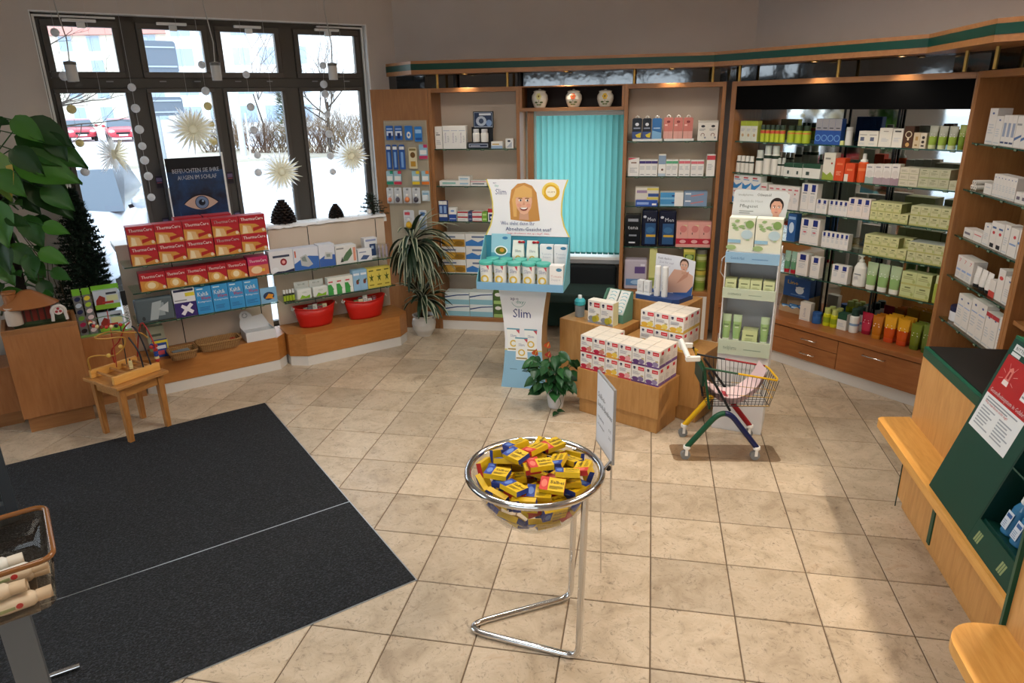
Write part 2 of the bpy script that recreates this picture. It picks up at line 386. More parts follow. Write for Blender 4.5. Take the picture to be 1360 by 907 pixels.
# main window
def make_window():
    FR=mat('#47433e',.45); FR2=mat('#504b46',.45); root=bpy.data.objects.new('window_1',None); COL.objects.link(root); struct(root)
    root.location=W.w(0,NWIN,0); root.rotation_euler.z=W.psi
    y0,y1=.075,.135
    mb=MB(); t=.045
    mb.box(WS0,WS1,y0,y1,WZ0,WZ0+t,FR); mb.box(WS0,WS1,y0,y1,WZ1-t,WZ1,FR); mb.box(WS0,WS0+.05,y0,y1,WZ0,WZ1,FR); mb.box(WS1-.05,WS1,y0,y1,WZ0,WZ1,FR)
    mb.box(WS0,WS1,y0,y1,2.085,2.155,FR)
    xs=[.77,1.335,1.88]
    xs=[(.690+.823)/2+.008,(1.289+1.35)/2,(1.81+1.931)/2+.01]
    for i,x in enumerate(xs):
        w=.028 if i==1 else .055
        mb.box(x-w,x+w,y0,y1,WZ0,2.085,FR); mb.box(x-w,x+w,y0,y1,2.155,WZ1,FR)
    fr=mb.build('frame',root,bevel=.004)
    ed=[WS0+.05,xs[0]-.055,xs[0]+.055,xs[1]-.028,xs[1]+.028,xs[2]-.055,xs[2]+.055,WS1-.05]
    PANE=GLASS
    for k in range(4):
        a,b=ed[2*k],ed[2*k+1]
        for z0,z1,up in ((WZ0+t,2.085,0),(2.155,WZ1-t,1)):
            s=.03 if not up else .04
            mb=MB(); mb.box(a,b,y0-.018,y0+.03,z0,z0+s,FR2); mb.box(a,b,y0-.018,y0+.03,z1-s,z1,FR2)
            mb.box(a,a+s,y0-.018,y0+.03,z0+s,z1-s,FR2); mb.box(b-s,b,y0-.018,y0+.03,z0+s,z1-s,FR2)
            sa=mb.build('sash',root,bevel=.004)
            mb=MB(); mb.box(a+s,b-s,y0+.008,y0+.014,z0+s,z1-s,PANE); mb.build('pane',sa)
            if up:
                mb=MB(); mb.box((a+b)/2-.10,(a+b)/2+.10,y0-.045,y0-.018,z1-.012,z1+.006,WHITE); mb.box((a+b)/2-.02,(a+b)/2+.03,y0-.05,y0-.018,z1-.05,z1-.014,WHITE); mb.build('window_opener',sa,bevel=.003)
                mb=MB()
                for q in (.25,.75): x=a+(b-a)*q; mb.box(x-.022,x+.022,y0-.028,y0-.018,2.127,2.135,GREY)
                mb.build('hinge_plate',sa)
    # white reveal lining strips
    mb=MB(); mb.box(WS1-.006,WS1+.001,-.004,.075,WZ0,WZ1,WHITE); mb.box(WS0-.001,WS0+.006,-.004,.075,WZ0,WZ1,WHITE); mb.box(WS0,WS1,-.004,.075,WZ1-.006,WZ1+.001,WHITE)
    mb.build('reveal_lining',root)
    mb=MB(); mb.box(WS0+.012,WS0+.026,.05,.07,WZ0,WZ1-.03,WHITE); mb.box(WS1-.026,WS1-.012,.05,.07,WZ0,WZ1-.03,WHITE); mb.box(WS0+.012,WS0+.5,.05,.07,WZ1-.03,WZ1-.018,WHITE); mb.box(WS1-.4,WS1-.012,.05,.07,WZ1-.03,WZ1-.018,WHITE)
    mb.build('blind_rail',root)
    mb=MB(); mb.box(WS0,WS1,-.02,.075,WZ0-.03,WZ0,WHITE); mb.build('window_sill',root)
make_window()
# window behind the teal blind (frosted daylight)
def make_window2():
    root=bpy.data.objects.new('window_2',None); COL.objects.link(root); struct(root); root.location=B.w(0,WB,0); root.rotation_euler.z=B.psi
    mb=MB(); s=.05
    mb.box(BW0,BW1,.08,.13,BZ0,BZ0+s,WHITE); mb.box(BW0,BW1,.08,.13,BZ1-s,BZ1,WHITE); mb.box(BW0,BW0+s,.08,.13,BZ0,BZ1,WHITE); mb.box(BW1-s,BW1,.08,.13,BZ0,BZ1,WHITE)
    f=mb.build('frame',root,bevel=.003); mb=MB(); mb.box(BW0+s,BW1-s,.1,.106,BZ0+s,BZ1-s,GLASS); mb.build('pane',f)
make_window2()
def make_window3(name,F,h,b,n):
    root=bpy.data.objects.new(name,None); COL.objects.link(root); struct(root); root.location=F.w(0,b,0); root.rotation_euler.z=F.psi
    FR=mat('#3b3733',.45)
    a0,a1,z0,z1=h; mb=MB(); mb.box(a0,a1,.08,.14,z0,z0+.06,FR); mb.box(a0,a1,.08,.14,z1-.06,z1,FR)
    for i in range(n+1): x=a0+(a1-a0-.06)*i/n; mb.box(x,x+.06,.08,.14,z0+.06,z1-.06,FR)
    f=mb.build('frame',root)
    for i in range(n): x=a0+(a1-a0-.06)*i/n; MB().box(x+.06,x+(a1-a0-.06)/n,.1,.106,z0+.06,z1-.06,GLASS).build('pane',f)
make_window3('window_added_rear',F180,RWIN,1.6,4); make_window3('window_added_left',F90,(.2,2.6,.02,2.3),UL,3)  # unseen rear and left glazing, added to let fill daylight in
# glazed entrance door at the left edge of the frame
def make_door():
    root=bpy.data.objects.new('door_1',None); COL.objects.link(root); struct(root)
    p=W.on(28,690,.0); root.location=W.w(p[0],p[1],0); root.rotation_euler.z=W.psi+R(8)
    AL=mat('#5d646b',.35,.7,name='door_aluminium')
    mb=MB(); L=1.0
    mb.box(-.05,0,-.025,.025,.009,2.15,AL); mb.box(-L,-L+.05,-.025,.025,.009,2.15,AL); mb.box(-L+.05,-.05,-.025,.025,.009,.12,AL); mb.box(-L+.05,-.05,-.025,.025,2.07,2.15,AL)
    f=mb.build('frame',root,bevel=.004); mb=MB(); mb.box(-L+.05,-.05,-.006,.006,.12,2.07,GLASS); mb.build('pane',f)
    mb=MB(); mb.tube([(-.06,-.05,.75),(-.06,-.05,1.35)],.012,CHROME); mb.tube([(-.06,-.05,.8),(-.06,-.02,.8)],.008,CHROME); mb.tube([(-.06,-.05,1.3),(-.06,-.02,1.3)],.008,CHROME); mb.build('door_handle',root)
make_door()
# ================================================================ ceiling lights: added unseen panels and the counter lamp
def ceiling_lamp(u, v, w, d, power, c, label, F=B):
    t = thing('ceiling_lamp', label, 'lamp', F.w(u,v,CEIL), F.psi)
    mb=MB(); mb.box(-w/2-.02,w/2+.02,-d/2-.02,d/2+.02,-.05,-.001,WHITE); mb.build('housing',t,bevel=.004)
    mb=MB(); mb.box(-w/2,w/2,-d/2,d/2,-.056,-.0505,mat('#fff4e2',.5,emit=1.5,name='lamp_diffuser')); mb.build('diffuser',t)
    l=bpy.data.lights.new('lamp','AREA'); l.shape='RECTANGLE'; l.size=w; l.size_y=d; l.energy=power; l.color=c; l.spread=R(160)
    o=bpy.data.objects.new('lamp_light',l); COL.objects.link(o); o.parent=t; o.location=(0,0,-.06)
WARM=(1,.86,.68); NEUT=(1,.95,.88)
ceiling_lamp(-.9,3.4,1.2,.3,32,NEUT,'added unseen ceiling panel light over the open tiled floor')  # the neutral panels are out of view, added as general fill light
ceiling_lamp(-.9,1.2,1.2,.3,22,NEUT,'added unseen ceiling panel light over the bowl stand')
ceiling_lamp(.55,4.1,1.0,.25,15,NEUT,'added unseen ceiling panel light above the wooden display cubes')
ceiling_lamp(1.98,2.3,.10,1.6,62,WARM,'narrow warm ceiling lamp above the back of the counter')
# ================================================================ wall shelving
CLIP=MB().box(-.016,.016,-.004,0,-.007,.005,mat('#1a4230',.4)).box(-.012,.012,-.0045,-.004,-.004,.002,mat('#7c8f78',.4)).mesh('price_clip')
def glass_shelf(F, root, a0,a1,b0,b1,z, oa,ob):
    mb=MB(); v=(a0-oa,a1-oa,b0-ob,b1-ob)
    mb.box(v[0],v[1],v[2]+.0015,v[3],z-.008,z,SHELFG); mb.box(v[0],v[1],v[2],v[2]+.0015,z-.008,z,GLASSEDGE)
    o=mb.build('glass_shelf',root)
    n=max(2,int((a1-a0)/.17))
    for i in range(n):
        c=bpy.data.objects.new('price_clip',CLIP); COL.objects.link(c); c.parent=o; c.location=(v[0]+(v[1]-v[0])*(i+.35+.3*((i*7+int(z*50))%3)/2)/n,v[2]-.001,z-.006)
    return z
CLIPM=mat('#1f5a3c',.4)
def shelf_unit(name,label,F,a0,a1,bf,bb,ztop,shelves,zbot,back=PANEL,post=.028,kick=True,wd=WOOD,inset=.02):
    t=thing(name,label,'shelf',F.w(a0,bf,0),F.psi); w=a1-a0; d=bb-bf
    for x in (0,w-post): MB().box(x,x+post,0,d,0,ztop,wd).build('side_panel',t,bevel=.002)
    MB().box(post,w-post,d-.016,d,zbot,ztop-.03,back).build('back_panel',t)
    MB().box(post,w-post,0,d,ztop-.035,ztop,WOODH).build('top_board',t,bevel=.002)
    if kick:
        MB().box(post,w-post,.004,d,zbot-.035,zbot,WOODH).build('bottom_board',t,bevel=.002)
        MB().box(post,w-post,.008,.026,0,zbot-.035,KICK).build('kick_board',t)
    for z in shelves: glass_shelf(F,t,a0+post+.001,a1-post-.001,bf+inset,bb-.02,z,a0,bf)
    return t
BF=5.80
uL0,uL1=B.pa(571.5,BF,1.6),B.pa(690.5,BF,1.6)
ZL=[1.581,1.276,.976,.516]; ZLB=.118
shelf_unit('shelf_unit','beech shelf unit with glass shelves between pegboard panel and teal blind',B,uL0,uL1,BF,WB-.01,2.06,ZL,ZLB)
uR0,uR1=B.pa(827.5,BF,1.6),B.pa(960,BF,1.6)-.005
ZR=[1.631,1.359,1.122,.788]; ZRB=.415
def right_unit():
    t=shelf_unit('shelf_unit','beech shelf unit with glass shelves right of the teal blind',B,uR0,uR1,BF,WB-.01,2.06,ZR,ZRB,kick=True)
right_unit()
# pegboard bay
def pegboard():
    u0=B.pa(497,BF,1.6); u1=uL0-.002
    t=thing('pegboard_panel','beech wall panel carrying a beige pegboard beside the window','panel',B.w(u0,BF,0),B.psi)
    MB().box(0,u1-u0,.0,.03,0,2.06,WOOD).build('panel',t,bevel=.002)
    a0,z1=B.hit(509,160.5,BF-.012); a1,_=B.hit(566,160.5,BF-.012)
    m,nt,p=nodemat('perforated_metal',.55); v=mapping(nt,'Object',(80,80,80)); vm=nt.nodes.new('ShaderNodeVectorMath'); vm.operation='FRACTION'; nt.links.new(v,vm.inputs[0])
    sb=nt.nodes.new('ShaderNodeVectorMath'); sb.operation='SUBTRACT'; sb.inputs[1].default_value=(.5,.5,.5); nt.links.new(vm.outputs[0],sb.inputs[0])
    ml=nt.nodes.new('ShaderNodeVectorMath'); ml.operation='MULTIPLY'; ml.inputs[1].default_value=(1,0,1); nt.links.new(sb.outputs[0],ml.inputs[0])
    ln=nt.nodes.new('ShaderNodeVectorMath'); ln.operation='LENGTH'; nt.links.new(ml.outputs[0],ln.inputs[0])
    r=ramp(nt,[(.22,'#4c463a'),(.3,'#b9ad97')]); nt.links.new(ln.outputs['Value'],r.inputs[0]); nt.links.new(r.outputs[0],p.inputs['Base Color'])
    MB().box(a0-u0,a1-u0,-.014,-.002,.62,z1,m).build('pegboard',t)
pegboard()
# bay with jars and blind
def blind_bay():
    a0,a1=uL1+.001,uR0-.001
    t=thing('niche_shelf','dark open beech niche with three jars above the teal blind','shelf',B.w(a0,BF,0),B.psi); w=a1-a0
    MB().box(0,w,0,.27,2.05,2.06,WOODH).build('top_board',t,bevel=.002)
    MB().box(0,w,0,.27,1.868,1.895,WOODH).build('niche_board',t,bevel=.002)
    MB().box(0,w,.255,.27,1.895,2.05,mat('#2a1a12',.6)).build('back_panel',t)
    MB().box(0,.02,0,.28,1.895,2.05,WOOD).build('side_panel',t); MB().box(w-.02,w,0,.28,1.895,2.05,WOOD).build('side_panel',t)
    x0=B.pa(701,BF+.05,1.5)-a0
    MB().box(x0,x0+.05,.05,.09,.0,1.868,WOOD).build('post',t,bevel=.002)
    # vertical blind
    TEAL,nt,p=nodemat('teal_blind_fabric',.8); p.inputs['Base Color'].default_value=lin('#5fb0ab')
    tr=nt.nodes.new('ShaderNodeBsdfTranslucent'); tr.inputs[0].default_value=lin('#8ad0cb'); mx=nt.nodes.new('ShaderNodeMixShader'); mx.inputs[0].default_value=.5
    nt.links.new(p.outputs[0],mx.inputs[1]); nt.links.new(tr.outputs[0],mx.inputs[2]); nt.links.new(mx.outputs[0],nt.nodes['Material Output'].inputs[0])
    n=noise(nt,90,3,mapping(nt,'Object',(1,1,4))); bump(nt,p,n.outputs[0],.15,.003)
    bb=BF+.17
    s0,s1=B.pa(712,bb,1.4),uR0-.006
    bt=thing('vertical_blind','teal vertical slat blind hanging in front of a window','blind',B.w(s0,bb,0),B.psi)
    MB().box(0,s1-s0,-.02,.02,1.83,1.862,WHITE).build('head_rail',bt,bevel=.003)
    N=15; st=(s1-s0)/N; me=None
    MBs=MB(); hw=st*.535
    pts=[(-hw,.010),(-hw*.5,.002),(0,-.001),(hw*.5,.002),(hw,.010)]
    v=[];f=[]
    for z in (.70,1.83):
        for x,y in pts: v.append((x,y,z))
    MBs.add(v,[(i,i+1,6+i,5+i) for i in range(4)],TEAL,True); me=MBs.mesh('slat')
    for i in range(N):
        o=bpy.data.objects.new('slat',me); COL.objects.link(o); o.parent=bt; o.location=((i+.5)*st,0,0); o.rotation_euler.z=R(-15)
    mb=MB()
    for i in range(N): mb.box(i*st+.004,(i+1)*st-.004,-.005,.012,.685,.70,mat('#1f6a68',.6))
    mb.build('bottom_weights',bt)
    # white sill and the dark low cupboard under it
    sl=MB().box(-.06,s1-s0+.004,-.05,.12,.645,.668,WHITE).box(-.06,s1-s0+.004,-.05,-.03,.61,.645,GREY).build('window_sill',None,B.w(s0,bb,0),B.psi,bevel=.003)
    struct(sl); sl.name='trim_2'
    pe=a0+x0+.05+.006; sb0=max(s0,pe)
    ch=thing('bench','low dark upholstered bench under the teal blind','bench',B.w(sb0,BF-.28,0),B.psi)
    w2=s1-sb0-.02
    MB().box(.0,w2,0,.4,.36,.44,mat('#22332f',.8)).build('seat_cushion',ch,bevel=.02,seg=3)
    MB().box(.0,w2,.36,.44,.40,.6,mat('#101518',.8)).build('backrest',ch,bevel=.02,seg=3)
    for x in (.02,w2-.05):
        for y in (.03,.34): MB().box(x,x+.03,y,y+.03,0,.36,BLACK).build('leg',ch)
    MB().box(.03,w2-.03,.35,.37,.05,.36,mat('#16332c',.7)).build('back_apron',ch)
blind_bay()
# chamfer unit with drawers, mirror and black header
CF=4.5; cA0,cA1=C.ab(uvw(.575,5.795))[0]+.01, C.pa(1225,CF,.3)+.045
ZC=[1.631,1.398,1.164,.935,.70]; ZCT=.345
def chamfer_unit():
    t=thing('cosmetics_cabinet','mirrored beech cosmetics cabinet with black header and two drawers and a flap','cabinet',C.w(cA0,CF,0),C.psi); w=cA1-cA0; d=NCH-CF-.01; ps=.045
    for x in (0,w-ps): MB().box(x,x+ps,0,d,0,2.06,WOOD).build('side_panel',t,bevel=.002)
    MB().box(ps,w-ps,0,d,2.025,2.06,WOODH).build('top_board',t,bevel=.002)
    MB().box(ps,w-ps,.004,.03,1.86,2.025,mat('#050506',.85,spec=.1,name='black_header')).build('header_panel',t)
    MB().box(ps,w-ps,d-.02,d-.012,ZCT,2.025,MIRROR).build('mirror',t)
    MB().box(ps,w-ps,d-.012,d,0,2.025,WOOD).build('back_panel',t)
    xm=C.pa(1116,CF,.2)-cA0
    MB().box(xm-.004,xm+.004,d-.024,d-.02,ZCT,1.86,BLACK).build('mirror_joint',t)
    xm2=xm-.42
    MB().box(ps,w-ps,-.012,d,ZCT-.035,ZCT,WOODR).build('worktop',t,bevel=.003)
    MB().box(ps,w-ps,.02,.035,0,.085,KICK).build('kick_board',t)
    MB().box(ps,w-ps,.02,d-.03,.085,.30,mat('#3a2114',.6)).build('carcass',t)
    sp=C.pa(1111,CF,.2)-cA0; z0,z1=.088,.302; zm=(z0+z1)/2+.01
    def handle(par,x,z,l): 
        MB().tube([(x-l/2,-.002,z),(x-l/2,-.028,z),(x+l/2,-.028,z),(x+l/2,-.002,z)],.005,CHROME).build('handle',par)
    x0=C.pa(1000,CF,.2)-cA0; x0=max(ps,sp-.62)
    for a,b in ((z0,zm-.002),(zm+.002,z1)):
        o=MB().box(x0,sp-.002,0,.02,a,b,WOODR).build('drawer',t,bevel=.002); handle(o,sp-.2-.02,(a+b)/2,.11)
    o=MB().box(ps+.002,x0-.004,0,.02,z0,z1,WOODR).build('door',t,bevel=.002)
    o=MB().box(sp+.002,w-ps-.002,0,.02,z0,z1,WOODR).build('flap_door',t,bevel=.002); handle(o,(sp+w-ps)/2-.02,z1-.04,.15)
    for z in ZC: glass_shelf(C,t,cA0+ps+.001,cA1-ps-.001,CF+.03,NCH-.04,z,cA0,CF)
    xm2=C.pa(1088,CF+.285,.4)-cA0
    for x in (xm,xm2): MB().box(x-.006,x+.006,.28,.292,ZCT,1.86,BLACK).build('shelf_upright',t)
chamfer_unit()
# right wall unit
RF=1.75; ra0,ra1=-4.50,-3.66
ZRW=[1.685,1.43,1.168,.93,.667]
shelf_unit('shelf_unit','dark beech shelf unit with glass shelves behind the counter',RR,ra0,ra1,RF,URW-.01,2.06,ZRW,.40,back=WOOD,post=.03)
def right_unit2():
    t=thing('shelf_unit','beech shelf unit half hidden by the green display board','shelf',RR.w(ra1+.002,RF,0),RR.psi)
    for x in (0,.8): MB().box(x,x+.03,0,.36,0,2.06,WOOD).build('side_panel',t,bevel=.002)
    MB().box(.03,.8,.34,.36,0,2.06,WOOD).build('back_panel',t); MB().box(.03,.8,0,.34,2.025,2.06,WOODH).build('top_board',t)
    for z in (.4,.9,1.4): MB().box(.03,.8,.02,.34,z-.02,z,WOODH).build('shelf_board',t)
right_unit2()
# fascia with green stripe, mirror strip, brass rods
def fascia():
    line=[(-2.40,6.09),(-1.907,5.70),(.43,5.70),(1.51,4.62),(1.51,3.79),(1.78,3.52),(1.78,1.0)]
    line[0]=(-1.907-.39,6.09)
    z0,z1=2.165,2.265; root=thing('cornice','beech cornice with dark green stripe running above all wall shelves','cornice',(0,0,0))
    P=[uvw(*q) for q in line]
    # offset line for the back edge
    back=[(-2.29,6.098),(-1.9,6.098),(PB['bc'][0]-.03,6.098),(URW-.005,PB['cr'][1]-.02),(URW-.005,3.79),(URW-.005,3.5),(URW-.005,1.0)]
    Q=[uvw(*q) for q in back]
    for i in range(len(P)-1):
        a,b,c,d=P[i],P[i+1],Q[i+1],Q[i]
        mb=MB(); v=[(p.x,p.y,z) for z in (z0,z1) for p in (a,b,c,d)]
        mb.add(v,[(3,2,1,0),(4,5,6,7),(0,1,5,4),(1,2,6,5),(2,3,7,6),(3,0,4,7)],WOODH); o=mb.build('cornice_board',root)
        n=Vector(((b-a).y,-(b-a).x,0)).normalized()*.002; mb=MB()
        v=[(p.x+n.x*s_,p.y+n.y*s_,z) for z in (z0+.032,z1-.022) for p,s_ in ((a,1),(b,1),(b,-1),(a,-1))]
        mb.add(v,[(0,1,5,4),(3,2,1,0),(4,5,6,7),(1,2,6,5),(3,0,4,7)],mat('#0b3d30',.35)); mb.build('green_stripe',o)
    # mirror strip behind the gap
    ml=[(-2.27,6.07),(-1.86,5.90),(.50,5.90),(1.70,4.72),(1.80,4.5),(1.80,1.2)]
    mtex,nt,p=nodemat('uneven_mirror',.06); p.inputs['Base Color'].default_value=lin('#6a6c6e'); p.inputs['Metallic'].default_value=1
    n=noise(nt,9,2,mapping(nt,'Object',(1,1,1))); bump(nt,p,n.outputs[0],.06,.01)
    P=[uvw(*q) for q in ml]
    for a,b in zip(P[:-1],P[1:]):
        mb=MB(); n=Vector(((b-a).y,-(b-a).x,0)).normalized()*.004
        v=[(p.x+n.x*s_,p.y+n.y*s_,z) for z in (2.06,2.166) for p,s_ in ((a,1),(b,1),(b,-1),(a,-1))]
        mb.add(v,[(0,1,5,4),(3,2,1,0),(4,5,6,7),(1,2,6,5),(3,0,4,7),(2,3,7,6)],mtex); mb.build('mirror_strip',root)
    # rods and dark dividers
    def rod(F,b,x,r,m,nm):
        a=F.pa(x,b,2.11); p=F.w(a,b,0); MB().tube([(p.x,p.y,2.058),(p.x,p.y,2.168)],r,m,10).build(nm,root)
    for x in (581,674,842.5,947): rod(B,5.76,x,.011,BRASS,'brass_rod')
    for x in (982.6,1113.8): rod(C,4.42,x,.011,BRASS,'brass_rod')
    for x in (1283,1323.6): rod(RR,1.66,x,.011,BRASS,'brass_rod')
    for x in (604.6,690,): rod(B,5.86,x,.018,BLACK,'divider')
    for x in (1060,1185): rod(C,4.55,x,.014,BLACK,'divider')
    # small halogen downlights under the cornice
    SPOT=mat('#fff0d8',.5,emit=9.0,name='halogen_lamp')
    for F,b,xs in ((B,5.76,(617,752,893)),(C,4.42,(1082,1198))):
        for x in xs:
            a=F.pa(x,b,2.16); p=F.w(a,b,2.165)
            mb=MB(); mb.lathe([(.001,-.006),(.017,-.006),(.017,0)],SPOT,12); mb.lathe([(.017,-.007),(.024,-.007),(.024,0)],BRASS,12)
            mb.build('downlight',root,p)
            l=bpy.data.lights.new('downlight','SPOT'); l.energy=6.5; l.color=WARM; l.spot_size=R(110); l.spot_blend=.8; l.shadow_soft_size=.02
            o=bpy.data.objects.new('downlight_beam',l); COL.objects.link(o); o.parent=root; o.location=p+Vector((0,0,-.012))
fascia()
# ================================================================ low window shelving
def gondola(label,a0,a1,f0,f1,bf,bk,ztop,zp,shelves,sb,lx0=None):
    t=thing('low_shelf_unit',label,'shelf',W.w(a0,bk,0),W.psi)
    def poly(g=0): return [(p-a0,q-bk) for p,q in ((a0+g,bk),(a0+g,bf+.09+g),(f0,bf+g),(f1,bf+g),(a1-g,bf+.09+g),(a1-g,bk))]
    MB().prism(poly(.006),0,.08,KICK).build('kick_board',t)
    MB().prism(poly(0),.08,zp,WOODR if 0 else WOODB2).build('plinth',t,bevel=.003)
    MB().box(0 if lx0 is None else lx0-a0,a1-a0-.02,.0,.02,zp,ztop,PANEL).build('back_panel',t,bevel=.004)
    L=(a1-a0)
    for f_ in (.33,.9): MB().box(L*f_-.003,L*f_+.003,-.0015,0,zp,ztop-.01,BLACK).build('slot_rail',t)
    for z,x0,x1 in shelves: glass_shelf(W,t,x0,x1,sb,bk-.001,z,a0,bk)
    return t
WOODB2=wood('plinth_beech','#a5692f','#ae7237','#b67b40',(.8,6,6),.35)
GZ1=[.928,.752,.527]; GZ2=[.755,.512]; GB=5.23
gondola('low window shelf unit stocked with red heat wrap cartons',.39,1.412,.5,1.327,5.23,5.53,1.045,.262,[(.94,.40,1.36),(.757,.42,1.36),(.535,.41,1.38)],5.25)
gondola('low window shelf unit with red plastic tubs on its plinth',1.415,2.437,1.53,2.33,5.17,5.53,1.04,.262,[(.745,1.37,2.35),(.508,1.43,2.36)],5.27,lx0=1.44)
# white cotton snow along the top
def snow(a0,a1,label):
    mb=MB(); N=40; m=mat('#f2f3f5',.95); random.seed(int(a0*100))
    v=[];f=[]
    for i in range(N+1):
        a=a0+(a1-a0)*i/N
        for b,z in ((-.02,-.004),(-.022,.006),(-.005,.016),(.03,.02),(.10,.012),(.16,-.004)):
            v.append((a-a0, b+random.uniform(-.004,.004), z+random.uniform(-.004,.005)))
    for i in range(N):
        for k in range(5): f.append((i*6+k,i*6+k+1,i*6+k+7,i*6+k+6)[::-1])
    mb.add(v,f,m,True)
    for k in range(60):
        mb.ball((random.uniform(0,a1-a0),random.uniform(-.018,.12),.012),random.uniform(.006,.012),m,6)
    tag(mb.build('cotton_snow',None,W.w(a0,5.53,1.047 if a0>1 else 1.052),W.psi),label,'decoration')
    MB()
snow(1.44,2.43,'white cotton snow strip with pine cones, under the window')
def ledge():
    o=MB().box(.39,2.45,5.552,NWIN+.02,1.0,1.035,WHITE).build('trim_3',None,(0,0,0),W.psi); struct(o)
ledge()
# ================================================================ left cabinet group
def left_cab():
    t=thing('plant_cabinet','tall beech cabinet carrying the clay house and climbing plant','cabinet',W.w(-.337,5.055,0),W.psi)
    w,d,h=.40,.32,.685
    MB().box(.02,w-.02,.02,d,0,.10,WOODH).build('kick_board',t); MB().box(0,w,0,d,.10,h-.03,WOODR2).build('body',t,bevel=.003)
    mb=MB(); 
    for x0,x1,y0,y1 in ((0,.022,0,d),(w-.022,w,0,d),(.022,w-.022,0,.022),(.022,w-.022,d-.02,d)): mb.box(x0,x1,y0,y1,h-.03,h,WOODH)
    mb.build('rim',t,bevel=.002)
    t=thing('low_cabinet','low beech cabinet behind the small play table','cabinet',W.w(.065,5.27,0),W.psi)
    MB().box(0,.32,.02,.5,0,.08,WOODH).build('kick_board',t); MB().box(0,.32,0,.5,.08,.50,WOODR2).build('body',t,bevel=.003)
    t=thing('low_cabinet','low beech cabinet left of the tall plant cabinet','cabinet',W.w(-1.4,5.27,0),W.psi)
    MB().box(.0,1.05,.02,.3,0,.09,WOODH).build('kick_board',t); MB().box(0,1.055,0,.3,.09,.40,WOODR2).build('body',t,bevel=.003)
WOODR2=wood('cherry_brown_front','#9a6235','#a36b3d','#ab7546',(6,6,.7))
left_cab()
# ================================================================ display cubes in the middle
K=Frame(-28)
def cube(a0,a1,b0,b1,h,label,rec=True):
    t=thing('display_cube',label,'display cube',K.w(a0,b0,0),K.psi); w,d=a1-a0,b1-b0
    if rec: MB().box(.012,w-.012,.012,d-.004,0,.10,WOODK).build('plinth',t,bevel=.002)
    MB().box(0,w,0,d,.10 if rec else 0,h,WOODK).build('body',t,bevel=.003)
cube(-2.335,-1.745,3.53,3.80,.31,'low beech display cube with red tea boxes on top')
cube(-2.69,-2.21,3.835,4.105,.505,'beech display cube carrying the blue-lidded shaker bottle')
cube(-2.195,-1.62,3.812,4.112,.455,'beech display cube under the stack of yellow boxes')
cube(-2.33,-1.90,4.125,4.43,.645,'tallest beech display cube carrying the skin care card')
# ================================================================ counter
CU=1.285; 
def counter():
    t=thing('sales_counter','beech sales counter with dark green top edge and bag ledge','counter',RR.w(-3.33,CU,0),RR.psi)
    L=3.33-1.902; L1=.63
    MB().box(0,L,.0,.45,.06,.435,WOODC).build('base_panel',t); MB().box(0,L1,.0,.45,.436,.80,WOODC).build('front_panel',t)
    MB().box(L1+.001,L,.24,.45,.436,.80,WOODC).build('rear_panel',t)
    MB().box(.01,L,.025,.44,0,.06,WOODC).build('kick_board',t)
    MB().box(.0,L1,-.004,.458,.80,.85,GREEN).build('counter_edge',t,bevel=.006)
    MB().box(.012,L1-.012,.012,.445,.8505,.8525,BLACK).build('counter_top',t); MB().box(L1+.001,L,.24,.458,.80,.85,GREEN).build('rear_edge',t)
    x=3.33+RR.pa(1243,CU,.25)
    MB().box(x-.014,x+.014,-.006,.0,.07,.434,GREEN).build('green_strip',t)
    MB().box(-.0,.004,-.004,.0,.0,.434,mat('#1c3a30',.5)).build('edge_strip',t)
    y=-(CU-1.13)
    mb=MB(); mb.prism([(-.02,0),(-.0,y+.02),(.02,y),(L-.10,y),(L-.03,y+.07),(L-.03,0)],.435,.48,WOODB); mb.build('bag_ledge',t,bevel=.006)
    C2=1.08
    t=thing('sales_counter','second beech counter section with rounded bag ledge beside the green display','counter',RR.w(-1.885,C2,0),RR.psi)
    MB().box(0,1.2,.0,.6,.0,.80,WOODC).build('front_panel',t,bevel=.002)
    MB().box(-.012,.0,-.012,.6,.0,.85,GREEN).build('green_strip',t)
    MB().box(.0,1.2,-.004,.62,.80,.85,GREEN).build('counter_edge',t,bevel=.006)
    MB().box(.02,1.18,.02,.6,.8505,.853,BLACK).build('counter_top',t)
    n=10; r=.11; yo=-.178
    pts=[(.0,0)]+[(r-r*math.cos(R(90)*k/n), yo+r-r*math.sin(R(90)*k/n)) for k in range(n+1)]+[(1.2,yo),(1.2,0)]
    mb=MB(); mb.prism(pts,.435,.48,WOODB); mb.build('bag_ledge',t,bevel=.01)
counter()
# ================================================================ goods: builders
def decorate(mb, dec, x0,x1,z0,z1, y, rng):
    w,h=x1-x0,z1-z0; k=0
    for d in dec:
        k+=1; yy=y-.0003*k; t=d[0]
        X=lambda u:x0+u*w
        Z=lambda v:z0+v*h
        if t=='r': mb.flat([(X(d[1]),Z(d[2])),(X(d[3]),Z(d[2])),(X(d[3]),Z(d[4])),(X(d[1]),Z(d[4]))],yy,d[5])
        elif t=='c': mb.disc(X(d[1]),Z(d[2]),d[3]*w,d[4]*h,yy,d[5],d[6] if len(d)>6 else 14)
        elif t=='o':
            q=min(1,.47*w/(d[4]*h)); mb.ring(X(d[1]),Z(d[2]),d[3]*h*q,d[4]*h*q,yy,d[5],16)
        elif t=='p': mb.flat([(X(a),Z(b)) for a,b in d[1]],yy,d[2])
        elif t=='t': mb.text(d[1],X(d[2]),Z(d[3]),d[4]*h,yy,d[5],(d[6]*w if len(d)>6 and d[6] else None),bold=d[7] if len(d)>7 else 0)
        elif t=='tv': mb.text(d[1],X(d[2]),Z(d[3]),d[4]*w,yy,d[5],(d[6]*h),vert=True)
        elif t=='l': mb.lines(X(d[1]),Z(d[2]),X(d[3]),Z(d[4]),d[5],yy,d[6],rng)
_meshc={}
